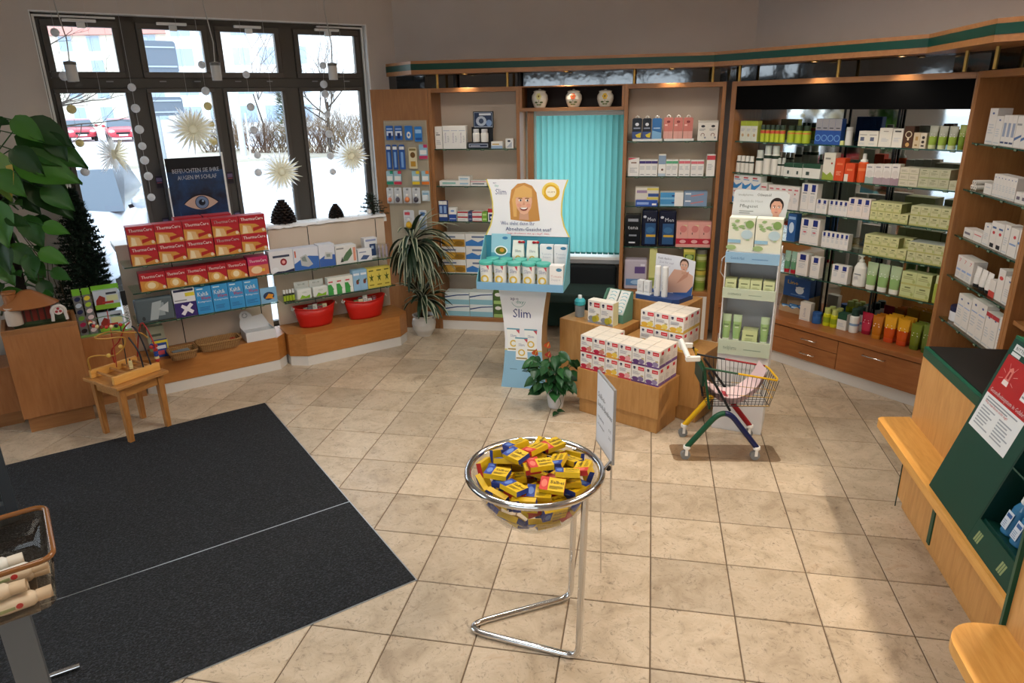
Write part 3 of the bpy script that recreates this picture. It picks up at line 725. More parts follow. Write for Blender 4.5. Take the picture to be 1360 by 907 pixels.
def carton_mesh(key,w,d,h,base,dec=(),side=None,top=None,sdec=()):
    k=(key,round(w,4),round(d,4),round(h,4))
    if k in _meshc: return _meshc[k]
    rng=random.Random(len(_meshc)); mb=MB(); s=side or base; tp=top or base
    mb.box(-w/2,w/2,0,d,0,h,base if not isinstance(base,str) else mat(base),None,mat(s) if isinstance(s,str) else s,mat(tp) if isinstance(tp,str) else tp)
    decorate(mb,dec,-w/2,w/2,0,h,0,rng)
    if sdec:
        m2=MB(); decorate(m2,sdec,0,d,0,h,0,rng); i0=len(mb.v)
        off=len(mb.v); mb.v+= [(w/2-y,x,z) for x,y,z in m2.v]
        for f,mi,sm in zip(m2.f,m2.m,m2.sm): mb.f.append(tuple(i+off for i in f)); mb.m.append(mb.mi(m2.mats[mi])); mb.sm.append(sm)
    me=mb.mesh(key); _meshc[k]=me; return me
def place(me,name,label,cat,F,a,b,z,group=None,rz=0):
    o=bpy.data.objects.new(name,me); COL.objects.link(o); o.location=F.w(a,b,z); o.rotation_euler.z=F.psi+rz
    return tag(o,label,cat,group)
def rowlabel(l,r,rows,k):
    e=''
    if rows==2: e=(', lower layer',', upper layer')[r]
    elif rows==3: e=(', bottom layer',', middle layer',', top layer')[r]
    if k: e+=', second rank'
    return l+e if len((l+e).split())<=16 else l
def cartons(F,b,z,x0,x1,yt,label,base,dec=(),n=1,rows=1,deep=1,d=.07,side=None,top=None,sdec=(),name='carton',cat='box',group=None,skip=(),gap=.001,hz=None,key=None,jit=.0):
    """n cartons side by side between pixel columns x0..x1 on the line (b,z), top edge at row yt"""
    a0,a1=F.pa(x0,b,z),F.pa(x1,b,z); am=(a0+a1)/2
    H=hz if hz else F.pz(am,b,yt)-z; w=(a1-a0)/n; h=H/rows
    me=carton_mesh(key or label,w-gap,d,h-.0006,base,dec,side,top,sdec)
    grp=group or (label if n*rows*deep>1 else None)
    for k in range(deep):
        for r in range(rows):
            for i in range(n):
                if (i,r,k) in skip: continue
                place(me,name,rowlabel(label,r,rows,k),cat,F,a0+w*(i+.5),b+k*(d+.002)+random.uniform(0,jit),z+r*h+.0002,grp,random.uniform(-1,1)*jit*4)
    return H
def capped(F,b,z,x0,x1,yt,label,prof,body,capprof,cap,n=1,deep=1,name='bottle',cat='bottle',band=None,group=None,sy=1.0,dp=None,hz=None,seg=14,dec=()):
    """lathed containers: profile given as fractions of half width / of height; parts body+cap"""
    a0,a1=F.pa(x0,b,z),F.pa(x1,b,z); am=(a0+a1)/2; w=(a1-a0)/n
    r=w/2*.96; H=hz or F.pz(am,b+r*sy,yt)-z
    body=mat(body,.3) if isinstance(body,str) else body; cap=mat(cap,.4) if isinstance(cap,str) else cap
    mb=MB(); mb.lathe([(max(p*r,1e-4),q*H) for p,q in prof],body,seg,sy=sy)
    if band:
        bc,q0,q1=band; rr=max(p for p,q in prof)*r*1.012
        mb.lathe([(rr,q0*H),(rr,q1*H)],mat(bc,.4) if isinstance(bc,str) else bc,seg,sy=sy)
    me=mb.mesh(name)
    mc=MB(); mc.lathe([(max(p*r,1e-4),q*H) for p,q in capprof],cap,seg,sy=sy); mec=mc.mesh('cap')
    grp=group or (label if n*deep>1 else None)
    for k in range(deep):
        for i in range(n):
            o=place(me,name,label,cat,F,a0+w*(i+.5),b+r*sy+k*(2*r*sy+.004),z+.0005,grp)
            c=bpy.data.objects.new('cap',mec); COL.objects.link(c); c.parent=o
JAR=[(0,0),(.95,0),(1,.05),(1,.62),(.93,.68)]; JCAP=[(.98,.66),(1,.68),(1,.97),(.95,1),(0,1)]
BOT=[(0,0),(.95,0),(1,.03),(1,.62),(.85,.72),(.45,.78),(.42,.8)]; BCAP=[(.5,.78),(.52,.8),(.5,.99),(.45,1),(0,1)]
BCAPW=[(.8,.70),(.82,.72),(.8,.98),(.75,1),(0,1)]; BOTW=[(0,0),(.95,0),(1,.03),(1,.66),(.82,.71)]
CYL=[(0,0),(.97,0),(1,.02),(1,.8)]; CYCAP=[(1,.8),(1,.98),(.95,1),(0,1)]
def tubes(F,b,z,x0,x1,yt,label,body,cap,n=1,deep=1,d=.035,group=None,print_=None,flip=False,dec=None,hz=None):
    """cosmetic tubes standing on their caps: round at the cap, crimped flat at the top"""
    a0,a1=F.pa(x0,b,z),F.pa(x1,b,z); w=(a1-a0)/n; H=hz or F.pz((a0+a1)/2,b,yt)-z
    bm=mat(body,.35) if isinstance(body,str) else body; cm=mat(cap,.4) if isinstance(cap,str) else cap
    pm=mat(print_,.35) if isinstance(print_,str) else print_
    mb=MB(); N=14; v=[]; lv=[(.17,.80,1.0),(.3,.86,1.0),(.5,.92,.85),(.55,.93,.8),(.75,.96,.5),(.93,.98,.1),(1,.98,.07)]
    for q,fx,fy in lv:
        for k in range(N):
            t=2*math.pi*k/N; v.append((w/2*fx*.95*math.cos(t), d/2*fy*math.sin(t), q*H))
    for i in range(len(lv)-1):
        m=pm if (pm and i in (0,1,2)) else bm
        mb.add(v[i*N:(i+2)*N],[(k,(k+1)%N,N+(k+1)%N,N+k) for k in range(N)],m,True)
    mb.add(v[-N:],[tuple(range(N))],bm)
    mb.box(-w*.18,w*.18,-d/2*.62,-d/2*.60,.62*H,.66*H,mat('#f4f4ee')); mb.box(-w*.25,w*.25,-d/2*.72,-d/2*.70,.53*H,.56*H,mat('#f4f4ee'))
    me=mb.mesh('tube')
    mc=MB(); mc.lathe([(1e-4,0),(w/2*.74,0),(w/2*.76,.02*H),(w/2*.78,.17*H),(1e-4,.172*H)],cm,N,sy=min(1,d/w*1.25)); mec=mc.mesh('cap')
    grp=group or (label if n*deep>1 else None)
    for k in range(deep):
        for i in range(n):
            o=place(me,'tube',label,'tube',F,a0+w*(i+.5),b+d/2+k*(d+.006),z+.0005,grp)
            c=bpy.data.objects.new('cap',mec); COL.objects.link(c); c.parent=o
GR='#8d8f92'; LG='#b9bcc0'; WH='#ebeae6'; NAVY='#1b2559'; BLU='#2f6db5'; RED='#c4262e'
def plain(c1=GR): return [('l',.15,.2,.85,.42,4,LG),('r',.15,.6,.7,.66,c1),('r',.15,.7,.5,.73,c1)]
L1='on top shelf left of blind'; L2='on second shelf left of blind'; L3='on third shelf left of blind'; L4='on lowest shelf behind striped plant'; L5='on bottom board behind striped plant'
bl=BF+.035
# ---- unit left of the blind
cartons(B,bl,ZL[0],578.6,588,168,'narrow white carton with grey print '+L1,WH,plain(),d=.06)
cartons(B,bl,ZL[0],588.8,619.4,167,'tall white carton with lilac side print '+L1,WH,[('tv','Soventa',.42,.25,.22,'#8a7aa8',.45),('l',.6,.3,.85,.6,4,LG),('r',.1,.78,.9,.8,'#9aa6c8')],n=3,d=.06)
def brush_display():
    a0,a1=B.pa(621,bl,ZL[0]),B.pa(654,bl,ZL[0]); w=a1-a0; zt=B.pz((a0+a1)/2,bl+.06,148)-ZL[0]
    t=thing('counter_display','black counter display with blue-white header and two white bottles','display',B.w(a0,bl,ZL[0]+.0004),B.psi); D=mat('#14161c',.4)
    mb=MB(); mb.box(0,w*.88,0,.09,0,.05,D); decorate(mb,[('r',.06,.2,.94,.8,'#9aa3b4'),('r',.1,.35,.9,.65,'#2b3550'),('l',.14,.4,.86,.6,1,'#d5dae4')],0,w*.88,0,.05,0,random); mb.build('tray',t)
    MB().box(.02,w*.95,.08,.09,.05,zt*.58,D).build('back_card',t)
    mb=MB(); mb.box(.04,w*1.0,.065,.075,zt*.55,zt,D); decorate(mb,[('r',.04,.05,.96,.95,'#aab4c4'),('r',.06,.1,.94,.92,'#2c3c5c'),('r',.3,.76,.88,.88,'#e8ebf0'),('c',.4,.42,.26,.3,'#b8c4d4'),('c',.4,.42,.12,.16,'#45546e'),('c',.78,.3,.14,.2,'#7f9cc8')],.04,w,zt*.55,zt,.065,random); mb.build('header_card',t)
brush_display()
for k,(x0,x1) in enumerate(((627,636.5),(637.5,648))):
    capped(B,bl+.006,ZL[0]+.051,x0,x1,171.5,'white bottle with silver cap standing in the black counter display',BOTW,WH,BCAPW,'#c9ccd2',group='bottles in the black counter display')
cartons(B,bl,ZL[0],652.5,667.5,188,'flat white and blue carton beside the black counter display',WH,[('r',0,0,1,.4,'#9db6d2'),('r',.1,.55,.7,.7,'#c7a23c')],d=.06)
cartons(B,bl,ZL[0],671.5,682,184,'small white carton with grey triangle at the end of the top shelf',WH,[('p',[(.1,.1),(.8,.1),(.8,.7)],'#b4bac4'),('c',.45,.75,.2,.1,'#2b3550')],d=.05)
FL=[('l',.08,.25,.9,.45,2,LG)]
cartons(B,bl,ZL[1],584,609,240,'flat mint-striped carton '+L2,WH,[('r',.15,.35,.85,.7,'#8fc4b8'),('l',.1,.12,.9,.28,1,LG)],d=.1)
cartons(B,bl,ZL[1],609,624.4,234.3,'flat white carton with blue lettering, two in a pile, '+L2,WH,[('r',.12,.35,.85,.65,'#9cc3d8'),('l',.1,.12,.9,.25,1,LG)],rows=2,d=.1,n=1)
cartons(B,bl,ZL[1],625,646.5,240,'flat white carton with red line '+L2,WH,[('r',0,.75,1,.9,'#d88a90'),('r',.12,.3,.85,.55,'#7f8890')],d=.1)
cartons(B,bl,ZL[1],661,687,233,'pink-edged flat carton beside the portrait header '+L2,'#e9dfe4',[('r',.1,.3,.6,.6,'#6a5a78'),('r',.8,.2,.98,.9,'#3a3a48')],d=.1,hz=.05)
cartons(B,bl,ZL[2],583.7,594.6,267,'slim dark blue tube carton '+L3,'#2b4a8e',[('r',0,.82,1,1,WH),('r',0,.2,1,.34,WH),('r',.2,.4,.8,.75,'#8fb0dc')],n=2,d=.04)
cartons(B,bl,ZL[2],596.4,606.6,275.6,'white carton with cobalt lower half '+L3,WH,[('r',0,0,1,.5,'#2a4fa0'),('c',.5,.75,.25,.08,'#8aa6d8'),('r',.1,.15,.9,.2,'#dfe6f4')],d=.05)
cartons(B,bl,ZL[2],608,621.7,281,'flat white carton with red top stripe '+L3,WH,[('r',0,.7,1,1,'#b52a3a'),('l',.1,.2,.9,.5,2,LG)],rows=2,d=.09)
cartons(B,bl,ZL[2],622,627.2,281,'narrow navy carton '+L3,'#3a4470',[('r',.1,.3,.9,.6,'#8a93b4')],rows=2,d=.09)
cartons(B,bl,ZL[2],627.5,640.2,281,'flat white carton with crimson band '+L3,WH,[('r',0,.72,1,1,'#c03a4a'),('r',0,0,1,.12,'#c03a4a'),('l',.1,.3,.9,.5,1,LG)],rows=2,d=.09)
cartons(B,bl,ZL[2],640.5,647,282,'small lime green carton '+L3,'#7db23f',[('r',.1,.3,.9,.7,'#bfe08f')],rows=2,d=.08)
cartons(B,bl,ZL[2],648.3,659.4,277,'carton with red top and navy square '+L3,WH,[('r',0,.7,1,1,'#c4343c'),('r',.12,.1,.88,.58,'#22306e'),('r',.25,.25,.75,.4,'#e8e8f0')],d=.06)
cartons(B,bl,ZL[2],660,668,286,'low white carton with red stripe '+L3,WH,[('r',0,.6,1,.85,'#c03a4a')],d=.06)
cartons(B,bl,ZL[3],588,619.4,311,'wide white carton with yellow brown picture '+L4,WH,[('r',.02,.05,.98,.62,'#b98a2c'),('c',.3,.35,.26,.24,'#d3a748'),('c',.75,.3,.2,.2,'#8f6a22'),('r',.05,.74,.6,.86,'#6f7f9f')],rows=3,d=.12)
cartons(B,bl,ZL[3],620,652.5,311,'wide white carton with bright blue wave '+L4,WH,[('p',[(0,.1),(1,.1),(1,.45),(.75,.62),(.5,.4),(.25,.6),(0,.4)],'#3f7fc8'),('r',.25,.72,.8,.86,'#6f7f9f')],rows=3,d=.12)
cartons(B,bl,ZLB,592,624,388.6,'wide pale blue carton with dark swoosh '+L5,'#dfe8ea',[('r',0,0,1,.42,'#8fc0cf'),('p',[(0,.55),(.5,.75),(1,.82),(1,.9),(.5,.84),(0,.66)],'#27467e')],rows=2,d=.14,n=1)
cartons(B,bl,ZLB,624.5,655,388.6,'wide pale blue carton with dark swoosh '+L5,'#dfe8ea',[('r',0,0,1,.42,'#8fc0cf'),('p',[(0,.55),(.5,.75),(1,.82),(1,.9),(.5,.84),(0,.66)],'#27467e')],rows=2,d=.14,n=1)
cartons(B,bl,ZLB,656,668,386,'dark green carton with white oval '+L5,'#4d6a34',[('c',.5,.7,.35,.14,WH),('r',0,0,1,.25,'#a9c97a')],rows=2,d=.12)
# ---- pegboard goods
def peg(x0,x1,y0,y1,label,base,dec,group=None,blister=None,ball=None,cut=True):
    b=BF-.05; a0,zt=B.hit(x0,y0,b); a1,_=B.hit(x1,y0,b); _,zb=B.hit(x0,y1,b); h=zt-zb; w=a1-a0
    t=thing('blister_pack',label,'packaged item',B.w((a0+a1)/2,b,zb),B.psi,group)
    mb=MB(); mb.slab([(-w/2,0),(w/2,0),(w/2,h*.95),(w/2-.006,h),(-w/2+.006,h),(-w/2,h*.95)],0,.003,mat(base) if isinstance(base,str) else base)
    decorate(mb,dec,-w/2,w/2,0,h,0,random); mb.build('card',t)
    MB().tube([(0,.035,h*.93),(0,-.02,h*.93),(0,-.024,h*.96)],.0018,CHROME,6).build('peg_hook',t)
    if blister:
        mb=MB(); mb.box(-w*.36,w*.36,-.022,-.0035,h*.06,h*.6,mat(blister,.25)); mb.build('blister',t,bevel=.006)
    if ball: MB().ball((0,-.016,h*.25),w*.3,mat(ball,.3),12,sz=1.1).ball((0,-.016,h*.52),w*.16,mat(WH,.3),10).build('contents',t)
PB1=[('r',.08,.3,.92,.62,'#dfe8f4'),('r',.3,.1,.7,.5,'#16306c'),('r',.1,.72,.9,.82,'#9fc0ea')]
for x0,x1 in ((512,521.5),(523.7,533.6)): peg(x0,x1,167,186,'blue pegboard pack with white label, top row','#2c62ae',PB1,'blue packs on the top pegboard row')
peg(537,547,167,186,'blue pegboard pack with a white ring','#2a72c0',[('c',.5,.35,.28,.24,WH),('c',.5,.35,.12,.1,'#2a72c0')])
peg(550,560,168,188,'tilted bright blue pegboard pack','#2f7fcb',[('r',.1,.55,.9,.8,'#9cc8ee'),('r',.1,.1,.9,.25,'#1c4f9a')])
for x0,x1 in ((512,518.6),(520.4,527),(529,536.9)): peg(x0,x1,192,225,'tall narrow blue pegboard pack','#27549c',[('r',.3,.08,.7,.7,'#7fa9dc'),('r',.1,.8,.9,.92,WH)],'tall blue packs on the pegboard')
peg(542,553,196,224,'cream and gold pegboard pack','#d9cda8',[('r',.2,.1,.8,.35,'#b98a2c'),('c',.5,.65,.3,.14,'#6a4a1c'),('r',.1,.85,.9,.95,'#8a7a4c')])
PK=lambda c:[('r',0,0,1,.22,c),('r',.1,.3,.9,.62,WH),('r',.55,.78,1,1,c)]
peg(556,567,192,211,'pegboard pack with pink foot and corner','#8fb8d0',PK('#c43a64'))
for x0,x1,c,nm in ((512.7,521.5,'#1f8a6a','green'),(522.4,532.5,'#c8344c','red'),(546.6,556.8,'#e0c02c','yellow'),(559.4,569.3,'#e07a2c','orange')): peg(x0,x1,227,245,f'pegboard pack with {nm} foot and corner','#9cc0cc',PK(c))
for x0,x1,c in ((513,522,'#d98a70'),(523,533,'#5a5560'),(535,546,'#e08a5a'),(547,557.7,'#4a4650')): peg(x0,x1,249,270,'clear pegboard blister with %s soother'%('orange' if c in('#d98a70','#e08a5a') else 'grey'),'#cfd2d4',[('r',.35,.82,.65,.94,'#8a8f94'),('l',.1,.65,.9,.78,2,LG)],'%s soothers on the pegboard'%('orange' if c in('#d98a70','#e08a5a') else 'grey'),ball=c)
peg(560,570,253,267,'pale blue pegboard blister at the row end','#c4d4dc',[('r',.1,.5,.9,.8,'#8fb0c4')],blister='#dfe6ea')
peg(535.6,549.4,279,305,'white pegboard blister with yellow ball above the striped plant','#d8dade',[('r',.1,.75,.6,.9,'#c8505c'),('l',.1,.5,.9,.7,3,LG)],ball='#d8ac30')
peg(556,566,279,305,'pale pegboard blister with blue tool above the striped plant','#d2d8e0',[('r',.2,.7,.8,.9,'#5f86b8')],blister='#9fb4cc')
# ---- niche jars
def jars():
    for x,c,nm in ((716.5,'#d8cf86','cream blossom'),(761.5,'#b8512c','red blossom'),(803.5,'#d8b13c','yellow blossom')):
        b=BF+.06; a=B.pa(x,b,1.896); r=.068; H=B.pz(a,b,118)-1.896
        t=thing('apothecary_jar',f'white lidded apothecary jar painted with a {nm}','jar',B.w(a,b+r*.3,1.8955),B.psi)
        CER=mat('#d9d3c4',.18)
        prof=[(.001,0),(.62,0),(.66,.02),(.86,.25),(.97,.45),(.93,.65),(.72,.8),(.7,.86)]
        mb=MB(); mb.lathe([(p*r,q*H) for p,q in prof],CER,20); j=mb.build('body',t)
        # painted flower hugging the curved front
        mb=MB()
        def jr(q):
            for (p0,q0),(p1,q1) in zip(prof[1:],prof[2:]):
                if q0<=q<=q1: return p0+(p1-p0)*(q-q0)/(q1-q0)
            return .7
        def onjar(u,q):
            rr=jr(q)*r+.0012; th=u; return (rr*math.sin(th),-rr*math.cos(th),q*H)
        def patch(u,q,ru,rq,col,n=10):
            vs=[onjar(u+ru*math.cos(2*math.pi*k/n),q+rq*math.sin(2*math.pi*k/n)) for k in range(n)]; mb.add(vs,[tuple(range(n))],col)
        for k in range(6): patch(.22*math.cos(k*1.05),.6+.12*math.sin(k*1.05),.13,.07,c)
        patch(0,.6,.1,.06,'#7a5a20')
        for s in(-1,1): patch(.35*s,.28,.24,.05,'#55663a'); patch(.18*s,.16,.2,.04,'#6d7c48')
        patch(0,.36,.03,.14,'#4c5a30'); mb.build('painted_flower',t)
        mb=MB(); mb.lathe([(.74*r,.85*H),(.78*r,.88*H),(.5*r,.93*H),(.12*r,.95*H),(.16*r,.98*H),(.1*r,1.0*H),(.001,1.0*H)],CER,20); mb.build('lid',t)
jars()
# ---- unit right of the blind
br=BF+.035; S1='on top shelf right of blind'; S2='on second shelf right of blind'; S3='on third shelf right of blind'; S4='on fourth shelf right of blind'; S5='on bottom board right of blind'
def hangpack(x0,x1,y0,y1,label,base,dec,group):
    b=br; a0,zt=B.hit(x0,y0,b); a1,_=B.hit(x1,y0,b); zb=ZR[0]+.0166; h=zt-zb; w=a1-a0-.003
    t=thing('hang_pack',label,'packaged item',B.w((a0+a1)/2,b,zb),B.psi,group)
    mb=MB(); mb.slab([(-w/2,0),(w/2,0),(w/2,h*.86),(w*.36,h*.9),(-w*.36,h*.9),(-w/2,h*.86)],0,.03,mat(base,.3)); decorate(mb,dec,-w/2,w/2,0,h*.88,0,random); mb.build('pack',t,bevel=.002)
    MB().tube([(-w*.16,.012,h*.9),(-w*.16,.012,h*.96),(0,.012,h),(w*.16,.012,h*.96),(w*.16,.012,h*.9)],.004,mat(WH,.4),6).build('hanger',t)
DK=[('c',.5,.72,.2,.08,'#dfe2ea'),('r',.15,.5,.85,.56,'#9aa0b4'),('r',0,0,1,.36,'#44598e'),('p',[(.35,.2),(.95,.32),(.9,.06),(.5,.08)],'#d8c43c')]
for x0,x1 in ((840,853.3),(853.8,866)): hangpack(x0,x1,154,182,'black hanging pack with yellow swirl '+S1,'#14161e',DK,'black hanging packs')
hangpack(866.6,879.8,154,182,'blue hanging pack beside the black ones '+S1,'#2f6aa8',[('r',.15,.5,.85,.56,'#a9c6e4'),('p',[(0,0),(1,0),(1,.3),(0,.42)],'#7fb0d8')],None)
PKD=[('c',.5,.82,.18,.06,'#7a2f34'),('r',0,0,1,.36,'#d9a49a'),('r',.12,.62,.4,.7,'#f0c4bc'),('r',.5,0,.52,.9,'#c07068')]
for x0,x1 in ((882,895),(895.3,908),(908.3,921.5)): hangpack(x0,x1,153,182,'salmon pink hanging pack '+S1,'#c9796e',PKD,'salmon hanging packs')
for x0,x1,n in ((840,879.6,'under the black hanging packs'),(881.8,921.3,'under the salmon hanging packs')):
    a0,a1=B.pa(x0,br,ZR[0]),B.pa(x1,br,ZR[0]); tag(MB().box(0,a1-a0,0,.03,0,.008,WHITE).box(0,a1-a0,.028,.03,.008,.016,WHITE).box(0,a1-a0,0,.002,.008,.016,WHITE).build('shelf_tray',None,B.w(a0,br,ZR[0]+.0003),B.psi),'white plastic shelf tray '+n,'tray')
cartons(B,br,ZR[0],926,952.6,160,'white carton with a brown heart curve '+S1,'#e3dfd6',[('o',.5,.28,.07,.1,'#7a4a40'),('r',.36,.12,.62,.26,'#e3dfd6'),('c',.5,.72,.2,.06,'#3a3a40'),('l',.15,.5,.85,.62,3,GR),('c',.75,.15,.1,.05,'#8a8f9a'),('r',0,.9,1,1,'#c9c4ba')],n=2,d=.06)
cartons(B,br,ZR[1],834,848.3,209.6,'white carton with red corner '+S2,WH,[('p',[(0,1),(0,.88),(.9,1)],'#c8505c'),('r',.25,.7,.75,.77,'#8a6a5c'),('l',.15,.2,.85,.5,4,LG)],d=.06)
def band(c): return [('r',0,.76,1,.92,c),('l',.12,.4,.88,.65,3,LG),('r',.2,.08,.8,.12,GR)]
cartons(B,br,ZR[1],848.6,872.6,212,'white carton with purple band '+S2,WH,band('#4a3f7c'),n=3,d=.055)
cartons(B,br,ZR[1],873.7,883.4,205,'tall white carton with grey blue upper half '+S2,WH,[('r',0,.55,1,.95,'#8fa4bc'),('c',.55,.3,.16,.05,'#6a4a3c'),('r',0,0,1,.12,'#bccbd8')],d=.05)
cartons(B,br,ZR[1],883.8,899.6,212,'white carton with green band '+S2,WH,band('#5fae84'),n=2,d=.055)
cartons(B,br,ZR[1],901,915.8,212,'white carton with pink band '+S2,WH,band('#d9707c'),n=2,d=.055)
cartons(B,br,ZR[1],916.8,933.9,212.5,'wider white carton with pink band '+S2,WH,band('#d9707c'),n=2,d=.055)
cartons(B,br,ZR[1],937.4,948.5,205,'tall white carton with red top band '+S2,WH,[('r',0,.75,1,.95,'#cc4a54'),('l',.15,.3,.85,.6,4,LG)],d=.05)
cartons(B,br,ZR[2],843.2,874,249,'flat cream carton with blue and yellow print '+S3,'#dcd6c8',[('r',.55,0,1,.35,'#32508e'),('r',.5,.7,1,.95,'#d8c860'),('r',.06,.4,.5,.7,'#a08aa8')],rows=2,d=.1,hz=None)
cartons(B,br-.035,ZR[2],844,873,266,'flat blue carton in front of cream cartons '+S3,'#2f55a8',[('r',.05,.3,.6,.7,'#8fa9dc'),('r',.75,.2,.95,.5,WH)],d=.03)
cartons(B,br,ZR[2],876.4,907,255.5,'flat sky blue and white carton '+S3,WH,[('r',0,.25,.62,1,'#4a94c8'),('r',.5,.4,.62,.6,'#1f3f80'),('r',0,0,.62,.25,'#8cc0e0')],rows=2,d=.1)
cartons(B,br,ZR[2],907.6,938.4,254.5,'flat grey blue carton with red streak '+S3,'#7f97b4',[('p',[(.3,.3),(.85,.6),(.85,.75),(.3,.45)],'#c87a78'),('r',.06,.6,.3,.8,'#dfe6ee')],rows=2,d=.1)
def padpack(F,b,z,x0,x1,yt,label,base,dec,d=.1,group=None,hz=None):
    a0,a1=F.pa(x0,b,z),F.pa(x1,b,z); h=hz or F.pz((a0+a1)/2,b,yt)-z; w=a1-a0-.003
    mb=MB(); mb.box(-w/2,w/2,0,d,0,h,mat(base,.25)); decorate(mb,dec,-w*.42,w*.42,h*.05,h*.95,-.0006,random)
    o=mb.build('soft_pack',None,F.w((a0+a1)/2,b,z+.0005),F.psi,bevel=min(.014,w*.14),seg=3); tag(o,label,'soft pack',group)
    return o
padpack(B,br,ZR[3],829.5,850,285.5,'black rounded soft pack with white lettering '+S4,'#101216',[('r',.1,.82,.9,.92,'#9a9ea8'),('t','tena',.1,.55,.14,'#d8dae0',.8),('ring',),('r',.2,.3,.8,.36,'#8a8f9a'),('r',.2,.05,.7,.1,'#d0d2d8')])
for x0,x1,yt,l in ((851,872.3,279,'navy soft pack with blue panel, beside black pack '),(873.3,896.5,280,'navy soft pack with blue panel, beside pink cartons ')):
    padpack(B,br,ZR[3],x0,x1,yt,l+S4,'#161a30',[('t','Men',.3,.72,.12,'#c8ccd8',.62),('c',.12,.85,.12,.04,'#c8ccd8'),('r',.18,.02,.95,.66,'#26507e'),('c',.55,.45,.3,.1,'#3a6a98'),('r',.25,.24,.95,.31,'#c8a43c')])
cartons(B,br,ZR[3],897,942.9,294.7,'salmon carton with crimson band '+S4,'#dba097',[('r',0,.12,1,.34,'#b8283c'),('c',.6,.22,.28,.07,'#dfa8a8'),('r',.55,.82,.92,.88,'#d8c8a0'),('c',.6,.72,.3,.14,'#cf7f7c'),('r',.35,.5,.42,.58,'#5a3a3a')],n=3,d=.08)
padpack(B,br,ZRB,828,858.2,345,'lilac and white soft pack with blue foot '+S5,'#b9b1be',[('r',.45,.55,1,.8,'#5c4a80'),('r',.75,.82,.98,.9,'#d8d4e0'),('r',0,.1,1,.34,'#5c86b8'),('c',.55,.22,.3,.08,'#9cbcdc')],d=.12)
cartons(B,br,ZRB,860.5,870.5,330,'tall yellow green carton beside the skin care card '+S5,'#c9cb86',[('r',0,.1,1,.3,'#8fa04c')],d=.08)
TUB=[('r',0,0,1,.3,'#8fa63c'),('r',.1,.5,.9,.75,'#4e6a34'),('c',.5,.62,.3,.12,'#9cb86c'),('r',0,.86,1,1,'#d8cc6c')]
cartons(B,br,ZRB,905,920,331,'yellow green pack with dark lettering '+S5,'#b3b34a',TUB,rows=2,d=.1)
def tubs():
    a=B.pa(928.6,br+.055,ZRB); H=(B.pz(a,br,332)-ZRB)/2; r=.045
    for k in range(2):
        mb=MB(); mb.lathe([(.001,0),(r,0),(r*1.0,H*.8)],mat('#8d9a4a',.4),18); mb.lathe([(r*1.004,H*.12),(r*1.004,H*.4)],mat('#6f8a34',.4),18); mb.lathe([(r*1.004,H*.5),(r*1.004,H*.66)],mat('#b9c08a',.4),18)
        o=mb.build('tub',None,B.w(a,br+.055,ZRB+k*H+.0005),B.psi); tag(o,'green round tub with pale label, stacked '+S5,'tub','green tubs right of the skin care card')
        MB().lathe([(r*1.03,H*.78),(r*1.05,H*.8),(r*1.05,H*.97),(.001,H*.985)],mat('#b6a94a' if k==0 else '#6c6d66',.4),18).build('lid',o)
tubs()
# ---- cosmetics cabinet
bc=CF+.05; Q1='on top mirrored shelf'; Q2='on second mirrored shelf'; Q3='on third mirrored shelf'; Q4='on fourth mirrored shelf'; Q5='on lowest mirrored shelf'; Q6='on the drawer cabinet top'
cartons(C,bc,ZC[0],982,1004.5,160.7,'white carton with lime top band '+Q1,'#dfdfcf',[('r',0,.76,1,1,'#a9b83c'),('c',.5,.3,.2,.08,'#c8a87c'),('l',.15,.5,.85,.65,3,LG)],n=3,d=.05,side='#b4bd50',top='#a9b83c')
capped(C,bc,ZC[0],1006.9,1039.3,166,'small red and lime bottle with dark cap '+Q1,BOTW,'#b9c437',BCAPW,'#3a4a3c',n=5,band=('#c9553c',.5,.68))
capped(C,bc,ZC[0],1041.8,1072,167,'lime bottle with orange ring and dark green top '+Q1,BOTW,'#a3b52f',BCAPW,'#2f3f2c',n=3,band=('#d07a3c',.52,.6))
cartons(C,bc,ZC[0],1081,1114.7,157.7,'tall royal blue carton with grey upper third '+Q1,'#27509a',[('r',0,.55,1,1,'#9d9a9c'),('o',.5,.25,.1,.13,'#6f9ad0'),('o',.5,.25,.18,.21,'#6f9ad0'),('r',.2,.62,.8,.66,'#4a4a54')],n=4,d=.05)
cartons(C,bc,ZC[0],1115.0,1119.2,187.0,'tiny lime carton beside the white cylinder','#c8cf8a',(),d=.03)
capped(C,bc,ZC[0],1119.5,1128,169,'plain white cylinder bottle '+Q1,CYL,'#d5d3cc',CYCAP,'#c9c7c0')
CRM='#dcd6c8'
cartons(C,bc,ZC[0],1138.8,1164.6,174,'square white carton with a grey bottle picture '+Q1,CRM,[('r',.2,.35,.6,.6,'#5a5f74'),('r',.1,.72,.85,.78,'#a8a29a'),('l',.1,.1,.9,.25,3,LG)],n=2,d=.06)
cartons(C,bc,ZC[0],1165.6,1182.5,170,'plain cream carton with small crest '+Q1,CRM,[('r',.3,.8,.7,.85,'#a09a90'),('l',.2,.3,.8,.5,3,LG)],d=.06)
cartons(C,bc,ZC[0],1183,1196.8,171,'cream carton with black title '+Q1,CRM,[('r',.2,.82,.8,.9,'#4a4640'),('l',.15,.3,.85,.55,4,LG)],d=.06)
cartons(C,bc,ZC[0],1197.6,1210.6,167.6,'dark brown carton with cream emblem '+Q1,'#4a2c16',[('o',.5,.62,.12,.16,'#d8c8a8'),('c',.5,.42,.1,.08,'#d8c8a8'),('c',.5,.15,.2,.1,'#c89a5c')],d=.06)
cartons(C,bc,ZC[0],1211,1219.8,176,'narrow beige carton beside the brown one','#cbb796',[('r',.3,.5,.7,.75,'#b08a50'),('r',.3,.15,.7,.25,'#8a6a3c')],d=.05)
